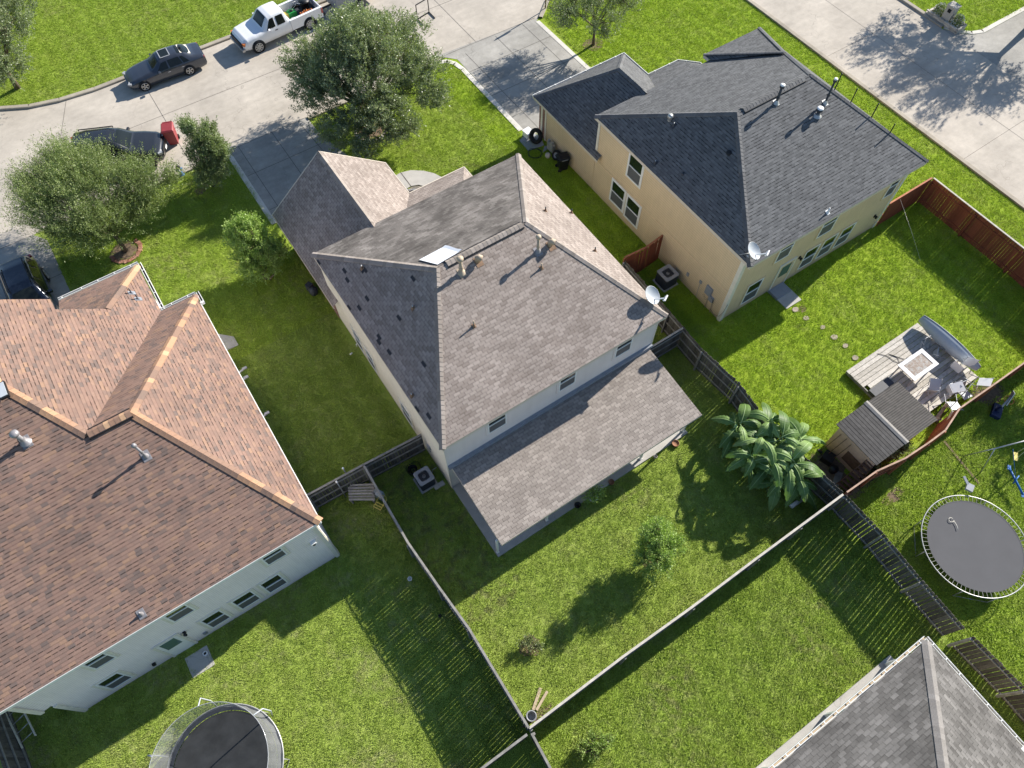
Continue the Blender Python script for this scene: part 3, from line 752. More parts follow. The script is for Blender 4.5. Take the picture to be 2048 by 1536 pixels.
for p, q, z_, w_ in ((yA, y1, zy, .26), (yB, y2, zy, .26), (yC, y2, zy, .26), (yD, y1, zy, .26), ((19.85, 28.0, ZG), gr, zyg, .26), ((26.35, 28.0, ZG), gr, zyg, .26), (gr, (23.1, 22.8, 5.24), zyg, .26), (f1, ap, zb_, .2), (f2, ap, zb_, .2)):
    b = MB(); cap_line(b, p, q, z_, w_); b.build('ridge_cap', ['cap_y'], roofY)
b = MB()
for i in range(20):
    x = 23.9 + i * .195
    b.add([(x, 16.65, 7.67), (x, 16.85, 7.79), (x, 17.05, 7.67), (x + .2, 16.65, 7.66), (x + .2, 16.85, 7.78), (x + .2, 17.05, 7.66)], [(0, 3, 4, 1), (1, 4, 5, 2), (0, 1, 2)], 0, random.random())
b.box((25.85, 16.68, 7.67), (3.9, .05, .06), 1)
b.build('ridge_vent', ['cap_y', 'black'], roofY)
b = MB()
fascia(b, [(20.02, 10.95), (20.02, 22.75)], ZE - .19, ZE - .012, .04); fascia(b, [(20.02, 10.97), (31.78, 10.97)], ZE - .19, ZE - .012, .04)
fascia(b, [(31.78, 10.97), (31.78, 22.73)], ZE - .19, ZE - .012, .04); fascia(b, [(31.78, 22.73), (20.02, 22.73)], ZE - .19, ZE - .012, .04)
fascia(b, [(27.77, 22.75), (27.77, 23.18), (31.83, 23.18), (31.83, 22.75)], ZE - .09, ZE + .088, .04)
soffit(b, [(20.02, 10.97), (31.78, 10.97), (31.78, 22.73), (20.02, 22.73)], ZE - .185)
fascia(b, [(19.82, 21.9), (19.82, 28.03)], ZG - .16, ZG - .012, .04)
b.box((31.4, 22.95, ZE - .12), (.8, .4, .05))
b.build('fascia', ['trimp'], HY)
b = MB()
for pl in ([(19.8, 28.1), (26.45, 28.1), (26.45, 25.8), (28.72, 25.8), (29.65, 24.88), (29.65, 22.4)],):
    for p_, q_ in zip(pl[:-1], pl[1:]):
        b.bar((*p_, ZG - .01), (*q_, ZG - .01), .03, .14, 0)
        d = (Vector(q_) - Vector(p_)).normalized(); nrm = Vector((d.y, -d.x)) 
        b.bar((p_[0] - nrm.x * -.0, p_[1], ZG - .045), (q_[0], q_[1], ZG - .045), .11, .06, 0)
        L = (Vector(q_) - Vector(p_)).length
        for k in range(int(L / 1.1)):
            c_ = Vector(p_) + d * (.5 + k * 1.1); b.box((c_.x, c_.y, ZG + .03), (.06, .10, .04), 0)
b.build('gutter', ['gutter'], HY)
b = MB(); b.prism([(20.1, 11.35), (31.45, 11.35), (31.45, 22.4), (20.1, 22.4)], 0, 4.83)
b.prism([(20.1, 22.43), (26.0, 22.43), (26.0, 27.1), (20.1, 27.1)], 0, ZG - .02)
b.build('wall', ['wall_y'], HY)
b = MB(); b.prism([(20.07, 27.12), (26.05, 27.12), (26.05, 27.75), (20.07, 27.75)], 0, ZG - .03)
b.build('brick_front', ['brick'], HY)
for (x, y, z0, z1, dx, dy) in ((20.09, 11.34, 0, 4.8, .22, .22), (20.09, 27.08, 0, 2.6, .16, .12), (20.06, 27.42, 0, 2.6, .1, .14), (31.4, 11.34, 0, 4.8, .2, .2), (20.09, 22.32, 2.95, 4.8, .14, .16)):
    b = MB(); b.box((x + (dx / 2 - .03 if x < 30 else -dx / 2 + .1), y + (dy / 2 - .03), (z0 + z1) / 2), (dx, dy, z1 - z0), 0)
    b.build('corner_trim', ['trim'], HY)
b = MB(); b.box((20.085, 16.9, 2.30), (.03, 10.9, .05), 0); b.build('belly_band', ['wall_y'], HY)
b = MB(); b.box((23.0, 27.78, 1.05), (4.6, .06, 2.1)); b.build('garage_door', ['trimw'], HY)
window(HY, 'X', 20.1, -1, 18.72, 19.80, 3.25, 4.80, 'trimw', 'trimw', .07)
window(HY, 'X', 20.1, -1, 19.62, 20.75, .62, 2.15, 'trimw', 'trimw', .07)
window(HY, 'X', 20.1, -1, 18.33, 19.42, .52, 2.12, 'trimw', 'trimw', .07)
window(HY, 'Y', 11.35, -1, 21.36, 22.40, .47, 2.05, 'trimw', 'wall_y', .08)
window(HY, 'Y', 11.35, -1, 22.66, 23.62, 2.95, 4.55, 'trimw', 'wall_y', .08)
window(HY, 'Y', 11.35, -1, 25.52, 26.58, 2.9, 4.50, 'trimw', 'wall_y', .08)
window(HY, 'Y', 11.35, -1, 30.25, 31.0, 2.9, 4.4, 'trimw', 'wall_y', .08)
for a0 in (25.34, 26.64, 27.94): window(HY, 'Y', 11.35, -1, a0, a0 + 1.02, .5, 2.0, 'trimw', 'wall_y', .07)
def door(parent, x0, x1, y, out, h, mat, glass, frame='trim', gz=(1.05, 1.9)):
    d = MB(); d.box(((x0 + x1) / 2, y + out * .02, h / 2), (x1 - x0, .05, h), 0); o = d.build('door', [mat], parent)
    g = MB(); g.box(((x0 + x1) / 2, y + out * .05, (gz[0] + gz[1]) / 2), ((x1 - x0) * .68, .015, gz[1] - gz[0]), 0); g.build('pane', [glass], o)
    k = MB(); k.lathe([(.0, 0), (.03, .01), (.03, .04), (0, .05)], (x1 - .1, y + out * .05, 1.0), 10, 0, X=Matrix.Rotation(out * -PI / 2 * -1, 3, 'X')); k.build('handle', ['blackm'], o)
    f = MB()
    for xx in (x0 - .05, x1 + .05): f.box((xx, y + out * .03, h / 2), (.09, .07, h))
    f.box(((x0 + x1) / 2, y + out * .03, h + .045), (x1 - x0 + .2, .07, .09)); f.build('door_frame', [frame], parent)
door(HY, 23.55, 24.5, 11.35, -1, 2.08, 'wall_y', 'glassg', 'trim')
b = MB(); b.prism([(23.45, 10.65), (24.45, 10.65), (24.45, 11.3), (23.45, 11.3)], 0, .18); b.build('door_step', ['greyp'], HY)
def wall_lamp(parent, p, out):
    b = MB(); b.box((p[0], p[1] + out * .03, p[2]), (.10, .06, .18), 0)
    b.lathe([(.05, -.1), (.07, .04), (.02, .1), (0, .1)], (p[0], p[1] + out * .13, p[2]), 8, 0); b.build('wall_lamp', ['blackm'], parent)
wall_lamp(HY, (24.92, 11.35, 1.85), -1); wall_lamp(HY, (30.7, 11.35, 1.35), -1)
b = MB()
b.box((20.06, 12.55, 1.28), (.10, .42, .62), 0); b.box((20.06, 12.25, .95), (.13, .30, .34), 0); b.build('electric_meter', ['greyp'], HY)
for c_, d_ in (((20.07, 13.2, 1.30), (.05, .16, .2)), ((20.07, 14.1, .95), (.07, .14, .22))): b = MB(); b.box(c_, d_, 0); b.build('junction_box', ['greyp'], HY)
b = MB(); b.tube([(20.06, 12.45, .97), (20.05, 12.42, .0)], .022, 6, 1); b.tube([(20.06, 12.10, .68), (20.05, 12.05, .0)], .022, 6, 1)
b.tube([(20.04, 12.3, .97), (20.0, 12.22, 1.1), (20.0, 12.1, 1.05), (20.04, 12.05, .8)], .015, 6, 2)
b.tube([(20.05, 13.2, 1.2), (20.05, 13.15, .1)], .01, 5, 0)
for k in range(2): b.tube([(20.04, 12.72 - k * .14 + .08 * math.cos(t), .72 + .08 * math.sin(t) - k * .1) for t in [i * PI / 6 for i in range(13)]], .006, 4, 2)
b.tube([(20.06, 12.1, .3), (20.06, 11.8, .12), (20.06, 11.45, .35), (20.03, 11.3, .9), (20.1, 11.28, 1.55)], .009, 5, 2)
b.build('conduit', ['greyp', 'woodlt', 'dgrey'], HY)
def zyr(x, y): return ZE + .46 * (y - 10.95)
def zyl(x, y): return ZE + .77 * (x - 20.0)
for (px, py, h, rr) in ((1552, 206, 1.0, .06), (1650, 206, 1.35, .05), (1634, 232, .45, .085)):
    p = on_surface(px, py, zyr); pipe(roofY, p, h, rr, 'dgrey', 'galv', basew=.24)
    b = MB(); b.lathe([(rr * 1.9, 0), (rr * 1.7, .035), (rr * .9, .05), (0, .05)], (p.x, p.y, p.z + h), 14); b.build('vent_cap', ['white'], roofY)
p = on_surface(1655, 425, zyr); pipe(roofY, p, .3, .03, 'white', 'white', cap=False, basew=.17)
for (px, py) in ((1347, 252), (1310, 327)):
    p = on_surface(px, py, zyl); pipe(roofY, p, .2, .03, 'galv', 'dgrey', cap=False, basew=.2, slopev=(-1, 0), slope=.77)
p = on_surface(1339, 240, zyl); b = MB()
b.lathe([(.10, 0), (.10, .2), (.15, .22), (.12, .34), (0, .36)], (p.x, p.y, p.z - .03), 12); b.build('exhaust_hood', ['galv'], roofY)
p = on_surface(1458, 306, zyl); b = MB(); b.lathe([(.13, 0), (.13, .06), (.10, .08), (.0, .08)], (p.x, p.y, p.z), 14, X=Matrix.Rotation(-.65, 3, 'Y')); b.build('flue_collar', ['black'], roofY)
p = on_surface(1365, 349, zyl); b = MB(); b.lathe([(.07, 0), (.07, .12), (0, .13)], (p.x, p.y, p.z), 10); b.build('exhaust_hood', ['dgrey'], roofY)
# slim pipes on the hidden far slope
for (x, y, h) in ((30.2, 16.4, 1.45), (30.4, 15.4, 1.3), (30.3, 14.0, 1.35), (30.6, 12.9, 1.0)):
    z0 = ZE + .77 * (31.8 - x); b = MB(); b.lathe([(.03, 0), (.03, h - .45), (0, h - .45)], (x, y, z0), 8); b.build('vent_pipe', ['black'], roofY)

# ---------------------------------------------------------------- left house (red-brown roof, white walls)
HR = thing('house', 'large white-walled house with red-brown shingle roof and orange ridge caps, at the left', 'house', (-1.84, 11.3, 0))
xr, xw, xl = -1.55, -3.15, -13.95
def zA(x): return ZE + .77 * (xw - x)
ridx = (xw + xl) / 2; rz = ZE + .77 * (xw - ridx); ridy = 11.0 + (rz - ZE) / .46
k1 = (-5.29, 17.26, 7.88); k2 = (-6.89, 17.26, 7.88)
b = MB()
planes(b, [[(xr, 11, ZE), k1, k2, (ridx, ridy, rz), (xl, 11, ZE)],
           [(xr, 11, ZE), (xr, 23.52, ZE), k1],
           [(xr, 23.52, ZE), (xw, 23.52, ZE), k2, k1],
           [(xw, 23.52, ZE), (xw, 26.6, ZE), (-4.85, 23.73, 6.31), (-6.35, 23.73, zA(-6.35)), (-6.35, 24.33, zA(-6.35)), (ridx, 24.33, rz), (ridx, ridy, rz), k2],
           [(xw, 26.6, ZE), (-6.75, 26.6, ZE), (-6.75, 23.73, 6.32), (-4.85, 23.73, 6.32)],
           [(xl, 11, ZE), (ridx, ridy, rz), (ridx, 24.33, rz), (xl, 24.33, ZE)]])
roofR = b.build('roof', ['roof_r'], HR)
def zr(x, y):
    a = ZE + .46 * (y - 11)
    w = min(ZE + .77 * (xw - x), ZE + .46 * (26.6 - y) if y > 23.7 else 99)
    d = min(ZE + .77 * (xr - x), ZE + .46 * (23.52 - y))
    return min(a, max(w, d))
b = MB()
for p, q, w_ in (((xr, 11, ZE), k1, .34), (k2, (ridx, ridy, rz), .34), ((xr, 23.5, ZE), k1, .32), ((xw, 26.55, ZE), (-4.85, 23.75, 6.32), .3), ((ridx, ridy, rz), (ridx, 24.3, rz), .3)):
    b = MB(); cap_line(b, p, q, zr, w_, .24, .03); b.build('ridge_cap', ['cap_r'], roofR)
b = MB()
for i in range(8):
    x = -6.85 + i * .195
    b.add([(x, 17.04, 7.86), (x, 17.26, 7.99), (x, 17.48, 7.86), (x + .2, 17.04, 7.85), (x + .2, 17.26, 7.98), (x + .2, 17.48, 7.85)], [(0, 3, 4, 1), (1, 4, 5, 2), (0, 1, 2)], 0, (.25, .35, .2, .95, .4, .3, .9, .3)[i])
b.box((-6.08, 17.07, 7.86), (1.6, .05, .06), 1); b.box((-6.08, 17.45, 7.86), (1.6, .05, .06), 1)
b.build('ridge_vent', ['cap_r', 'black'], roofR)
b = MB()
fascia(b, [(xr + .0, 22.95), (xr + .0, 11.0), (xl, 11.0)], ZE - .19, ZE - .012, .04)
fascia(b, [(-6.75, 26.58), (xw - .05, 26.58)], ZE - .19, ZE - .012, .04)
soffit(b, [(xr - .02, 11.02), (xr - .02, 23.5), (xw - .02, 23.5), (xw - .02, 26.58), (-6.73, 26.58), (-6.73, 24.3), (xl, 24.3), (xl, 11.02)], ZE - .185)
b.build('fascia', ['trimw'], HR)
b = MB()   # gutters: trough, dark inside, straps
for p_, q_, n in (((xr + .02, 23.58), (xw, 23.58), (0, 1)), ((xw + .06, 23.55), (xw + .06, 26.66), (1, 0)), ((xw + .06, 26.66), (-6.75, 26.66), (0, 1)), ((xr + .06, 23.64), (xr + .06, 23.0), (1, 0))):
    p_, q_, n = Vector(p_), Vector(q_), Vector(n)
    for off, w_, h_, zz, mm in ((.105, .022, .11, ZE - .045, 0), (.05, .10, .02, ZE - .09, 1), (.0, .02, .10, ZE - .05, 0)):
        o = n * off; b.bar((p_.x + o.x, p_.y + o.y, zz), (q_.x + o.x, q_.y + o.y, zz), w_, h_, mm)
    d = (q_ - p_); L = d.length; d.normalize()
    for k in range(int(L / .75)):
        c_ = p_ + d * (.35 + k * .75) + n * .05; dd = (.03, .11, .015) if abs(n.y) > .5 else (.11, .03, .015)
        b.box((c_.x, c_.y, ZE + .005), dd, 0)
b.box((-1.46, 22.98, ZE - .06), (.16, .10, .14), 0)
b.tube([(-6.6, 26.75, ZE - .02), (-6.6, 26.78, ZE - .3), (-6.6, 26.5, ZE - .8), (-6.6, 26.4, .3)], .045, 8, 0)
b.build('gutter', ['gutter', 'gutin'], HR)
b = MB()
b.prism([(-1.84, 11.3), (-1.84, 23.2), (-3.4, 23.2), (-3.4, 26.3), (-6.7, 26.3), (-13.1, 24.0), (-13.1, 11.3)], 0, 4.83)
b.prism([(-13.102, 11.35), (-13.102, 24), (-13.55, 24), (-13.55, 11.3)], 2.2, 4.83)
b.prism([(-4.9, 23.68), (-6.7, 23.68), (-8.5, 23.6), (-8.5, 23.2), (-4.9, 23.2)], 4.84, 6.2)
b.build('wall', ['wall_r'], HR)
for c_, d_ in (((-1.9, 11.27, 2.4), (.16, .06, 4.8)), ((-13.03, 11.27, 1.1), (.15, .06, 2.2)), ((-13.48, 11.27, 3.5), (.15, .06, 2.6)), ((-1.81, 11.4, 2.4), (.05, .2, 4.8))):
    b = MB(); b.box(c_, d_, 0); b.build('corner_trim', ['trim'], HR)
for a0, a1, z0, z1 in ((-10.97, -10.17, 3.2, 4.5), (-11.72, -10.85, .5, 1.85), (-7.98, -7.12, 3.2, 4.5), (-7.52, -6.68, .5, 1.9), (-6.2, -5.33, .55, 1.95), (-4.98, -4.12, .5, 1.95), (-4.14, -3.3, 3.25, 4.5)):
    window(HR, 'Y', 11.3, -1, a0, a1, z0, z1, 'trimw', 'trim', .11)
door(HR, -9.3, -8.45, 11.3, -1, 2.0, 'trimw', 'glassg', 'trim')
wall_lamp(HR, (-8.2, 11.3, 1.75), -1)
b = MB(); b.box((-2.3, 11.22, 2.95), (.22, .16, .16), 0); b.box((-2.3, 11.13, 2.95), (.10, .03, .10), 1); b.build('wall_vent', ['trimw', 'black'], HR)
b = MB(); b.box((-10.0, 11.24, .55), (.12, .1, .14), 0); b.build('wall_outlet', ['black'], HR)
b = MB(); b.box((-7.85, 11.27, .45), (.16, .05, .22), 0); b.build('wall_outlet', ['grey'], HR)
def zrr(x, y): return ZE + .46 * (y - 11)
p = on_surface(292, 912, zrr); pipe(roofR, p, 1.0, .045, 'lead', 'lead', basew=.3)
p = on_surface(52, 884, zrr); pipe(roofR, p, .75, .08, 'lead', 'lead', basew=.34)
p = on_surface(283, 1228, zrr); pipe(roofR, p, .22, .035, 'lead', 'lead', cap=False, basew=.26)
for (px, py) in ((264, 586), (277, 598)):
    p = on_surface(px, py, lambda x, y: ZE + .77 * (xw - x)); pipe(roofR, p, .32, .03, 'dgrey', 'flash', cap=False, basew=.2, slopev=(1, 0), slope=.77)
b = MB(); b.box((-8.42, 19.6, rz + .02), (.3, .7, .10), 0); b.box((-8.42, 19.6, rz + .08), (.24, .6, .03), 1); b.build('skylight', ['black', 'dishf'], roofR)
for (px, py) in ((487, 742), (490, 760), (532, 832)):   # small fittings on the side wall
    p = at(px, py, 2.2); b = MB(); b.bar((-1.85, p.y, 2.2), (p.x + .1, p.y + .1, 2.2), .08, .05); b.box((p.x + .1, p.y + .1, 2.22), (.22, .12, .06), 0); b.build('wall_bracket', ['grey'], HR)

# ---------------------------------------------------------------- lower right house (grey roof)
HG = thing('house', 'low house with faded grey hip roof, cut off at the lower right corner', 'house', (14.9, -5.1, 0))
sx_, sy_ = .50, .66
zgk = 2.7
b = MB()
d_ = 3.8
pk = (15.26 - d_ / sx_, -4.81 - d_ / sy_, zgk + d_)
planes(b, [[(15.26, -4.81, zgk), (-1.0, -4.81, zgk), (-1.0, pk[1], pk[2]), pk], [(15.26, -4.81, zgk), pk, (pk[0], -20, pk[2]), (14.0, -20, 3.33), (14.0, -10.4, 3.33), (15.26, -9.2, zgk)]])
roofG = b.build('roof', ['roof_g'], HG)
def zgg(x, y): return min(zgk + sx_ * (15.26 - x), zgk + sy_ * (-4.81 - y))
b = MB(); cap_line(b, (15.24, -4.83, zgk), pk, zgg, .36, .2); b.build('ridge_cap', ['cap_g'], roofG)
b = MB()
for p_, q_, n in (((15.3, -4.77), (-1, -4.77), (0, 1)), ((15.3, -4.75), (15.3, -9.2), (1, 0))):
    p_, q_, n = Vector(p_), Vector(q_), Vector(n)
    for off, w_, h_, zz, mm in ((.10, .02, .10, zgk - .04, 0), (.05, .09, .02, zgk - .09, 1), (.0, .02, .10, zgk - .05, 0)):
        o = n * off; b.bar((p_.x + o.x, p_.y + o.y, zz), (q_.x + o.x, q_.y + o.y, zz), w_, h_, mm)
    d = (q_ - p_); L = d.length; d.normalize()
    for k in range(int(L / .62)):
        c_ = p_ + d * (.3 + k * .62) + n * .05; dd = (.035, .10, .02) if abs(n.y) > .5 else (.10, .035, .02)
        b.box((c_.x, c_.y, zgk + .005), dd, 0)
b.box((15.1, -9.15, zgk - .02), (.6, .12, .16), 0)
b.build('gutter', ['gutter', 'woodlt'], HG)
b = MB(); b.prism([(14.95, -5.9), (-1, -5.9), (-1, -20), (14.95, -20)], 0, 2.6); b.build('wall', ['wall_g'], HG)
b = MB(); b.prism([(14.98, -4.83), (-1, -4.83), (-1, -5.88), (14.98, -5.88)], 0, .1); b.build('patio_slab', ['slab'], HG)
for x in (14.6, 11.2, 7.8): b = MB(); b.box((x, -5.0, 1.35), (.14, .14, 2.5)); b.build('patio_post', ['trimw'], HG)

# ================================================================ fences
def fence(label, pts, h=1.8, side=1, mat='fence', rail='rail', gap=.012, w=.138, post_every=2.4, top_rail=False, jag=.03, group=None, skip=(), lean=0., top_w=.09, rails=(.25, .9, 1.55), tiltj=.0, name='wooden_fence'):
    """pickets along the polyline pts; rails and posts on side*left of the direction of travel"""
    t = thing(name, label, 'fence', (*pts[0], 0), 0, group)
    pk = MB(); rl = MB(); k = 0
    for a, c in zip(pts[:-1], pts[1:]):
        a = Vector((*a, 0)); c = Vector((*c, 0)); d = c - a; L = d.length; d.normalize(); s = Vector((-d.y, d.x, 0)) * side
        n = max(1, int(L / (w + gap))); st = L / n; ang = math.atan2(d.y, d.x); ww = st - gap * random.uniform(.6, 1.2)
        base = random.random()
        for i in range(n):
            k += 1
            if any(q0 <= k <= q1 for q0, q1 in skip): continue
            g = gap * random.choice((.3, .5, 1, 1, 1.4, 2.2)) if random.random() < .8 else gap * .1
            p = a + d * (st * (i + .5)); hh = h + random.uniform(-jag, jag); base = base * .9 + random.random() * .1
            ww = st - g; r = min(1, max(0, .45 * base + .6 * random.random())); l = lean * s
            hw = ww / 2; e = .035; o = -s * .01
            prof = [(-hw, 0), (hw, 0), (hw, hh - e), (hw - e, hh), (-hw + e, hh), (-hw, hh - e)]
            tj = random.gauss(0, tiltj)
            f0 = [p + d * (u + tj * z) + o + l * (z / h) + Vector((0, 0, z)) for u, z in prof]; f1 = [q - s * .018 for q in f0]
            pk.add(f0 + f1, [(0, 1, 2, 3, 4, 5), (11, 10, 9, 8, 7, 6)] + [(i_, i_ + 6, (i_ + 1) % 6 + 6, (i_ + 1) % 6) for i_ in range(6)], 0, r)
        for zr_ in rails:
            o = s * .012 + lean * s * (zr_ / h) + Vector((0, 0, zr_))
            nn = max(1, int(L / post_every)); 
            for j in range(nn):
                q0 = a + d * (L * j / nn + .01); q1 = a + d * (L * (j + 1) / nn - .01)
                rb = MB(); rb.bar(q0 + o + s * .015, q1 + o + s * .015 , .038, .085, 0); rb.build('rail', [rail], t)
        if top_rail:
            tb = MB(); tb.bar(a + Vector((0, 0, h + .045)) + s * (.01 + lean), c + Vector((0, 0, h + .045)) + s * (.01 + lean), top_w, .03, 0); tb.build('top_board', [top_rail], t)
        nn = max(1, int(L / post_every))
        for j in range(nn + 1):
            if j == nn and (c.x, c.y) != tuple(pts[-1]): continue
            q = a + d * min(max(L * j / nn, .05), L - .05) + s * .085; pb = MB(); pb.box((q.x + lean * s.x * .5, q.y + lean * s.y * .5, (h - .12) / 2), (.09, .09, h - .12), 0, ang); pb.build('post', [rail], t)
    pk.build('pickets', [mat], t)
    return t
GF = 'weathered wooden fences around the yards'
fence('grey fence between the middle back yard and the white-walled house\'s back yard', [(.98, 13.6), (.90, 9.5), (1.04, 7.2), (1.20, 5.2), (1.18, 1.0)], side=-1, top_rail='rail', group=GF)
fence('straight wooden fence with bleached top between middle back yard and lower lawn', [(1.18, 1.0), (5.6, 1.06), (9.0, 1.02), (12.5, 1.05), (17.4, 1.05)], side=-1, top_rail='raillt', group=GF)
fence('grey wooden fence between the middle back yard and the yard with the shed', [(17.42, 16.2), (17.30, 12.5), (17.22, 9.9), (17.42, 7.5), (17.12, 5.3), (17.48, 1.1)], side=-1, group=GF, jag=.05)
fence('short dark wooden fence joining the white-walled house to the middle house, behind the pallet', [(-1.75, 13.72), (1.0, 13.62), (3.82, 13.48)], side=-1, group=GF, top_rail='rail')
fence('tiny grey fence panel between the middle house\'s rear corner and the side fence', [(15.0, 11.35), (17.2, 11.35)], side=-1, group=GF, top_rail='rail')
fence('slatted grey see-through fence between the lower lawn and the open trampoline', [(17.50, 1.0), (17.55, -1.1), (17.40, -3.3), (17.32, -5.5)], side=1 * -1, group=GF, gap=.026, rails=(.25, 1.6), jag=.02)
fence('slatted fence continuing past a missing board beside the grey-roofed low house', [(17.34, -5.85), (17.45, -8.2), (17.4, -10.8), (17.4, -14.0)], side=-1, group=GF, gap=.026, h=1.85, rails=(.25, 1.6))
fence('red-brown stained fence along the street side of the yard with the wooden deck', [(34.92, 11.25), (34.92, 5.3), (34.7, .95)], side=-1, mat='fencer', rail='fencer', gap=.008, top_rail='raillt', rails=(.3, 1.5), group='red-brown stained fences')
fence('short red-brown fence from the tan house corner to the street-side fence', [(31.5, 11.3), (34.85, 11.3)], side=1, mat='fencer', rail='railred', gap=.008, top_rail='railred', rails=(.3, .9, 1.5), group='red-brown stained fences')
fence('sagging red-brown gate fence in the alley between the middle house and the tan house', [(17.5, 16.25), (18.8, 16.15), (20.05, 16.3)], side=1, mat='fencer', rail='railred', gap=.006, top_rail='railred', rails=(.3, 1.5), lean=.06, tiltj=.02, jag=.05, group='red-brown stained fences')
fence('wavy brown fence behind the shed and the deck', [(17.6, 1.08), (19.4, 1.05), (20.9, .78), (22.3, .72), (23.4, .72), (24.8, 1.1), (27.2, 1.05), (34.7, .95)], side=-1, mat='fencer', rail='railred', gap=.01, lean=.05, top_rail='railpk', jag=.04, top_w=.07, group='red-brown stained fences')
fence('dark fence at the bottom edge dividing the yard left of the lower lawn', [(-14.5, .82), (-8, .8), (1.0, .85)], side=1, group=GF, top_rail='rail')
fence('dark fence running down from the back corner to the bottom edge of the picture', [(1.15, .8), (1.02, -1.5), (1.0, -9)], side=1, group=GF, top_rail='rail')
fence('grey fence at the far left bottom beside the white-walled house', [(-15.6, 14.0), (-15.35, 10.0), (-15.2, 4.0)], side=1, group=GF, gap=.004)

# ================================================================ vegetation
def leaf_arrays(centers, dirs, L, Wd, rng):
    """two-triangle leaves: centers (n,3), direction (n,3)"""
    n = len(centers)
    d = dirs / (np.linalg.norm(dirs, axis=1, keepdims=True) + 1e-9)
    rv = rng.normal(size=(n, 3)); s = np.cross(d, rv); s /= (np.linalg.norm(s, axis=1, keepdims=True) + 1e-9)
    L = L * rng.uniform(.65, 1.3, (n, 1)); Wd = Wd * rng.uniform(.7, 1.25, (n, 1))
    up = np.cross(s, d)
    p0 = centers; p1 = centers + d * L * .5 + s * Wd * .5 + up * Wd * .12; p2 = centers + d * L; p3 = centers + d * L * .5 - s * Wd * .5 + up * Wd * .12
    v = np.stack([p0, p1, p2, p3], 1).reshape(-1, 3)
    return v
def np_mesh(name, v, nv_per, rnd, mat, parent, smooth=False):
    n = len(v) // nv_per
    me = bpy.data.meshes.new(name)
    me.vertices.add(len(v))
    inv = np.array(ROOTM[parent.name].inverted()) if parent is not None else np.eye(4)
    v = v @ inv[:3, :3].T + inv[:3, 3]
    me.vertices.foreach_set('co', v.astype(np.float32).ravel())
    me.loops.add(n * nv_per); me.loops.foreach_set('vertex_index', np.arange(n * nv_per, dtype=np.int32))
    me.polygons.add(n); me.polygons.foreach_set('loop_start', np.arange(0, n * nv_per, nv_per, dtype=np.int32))
    try: me.polygons.foreach_set('loop_total', np.full(n, nv_per, dtype=np.int32))
    except Exception: pass
    a = me.attributes.new('rnd', 'FLOAT', 'FACE'); a.data.foreach_set('value', rnd.astype(np.float32))
    me.update(calc_edges=True)
    me.materials.append(M[mat])
    o = bpy.data.objects.new(name, me); COL.objects.link(o)
    if parent is not None: o.parent = parent; ROOTM[o.name] = ROOTM[parent.name]
    return o
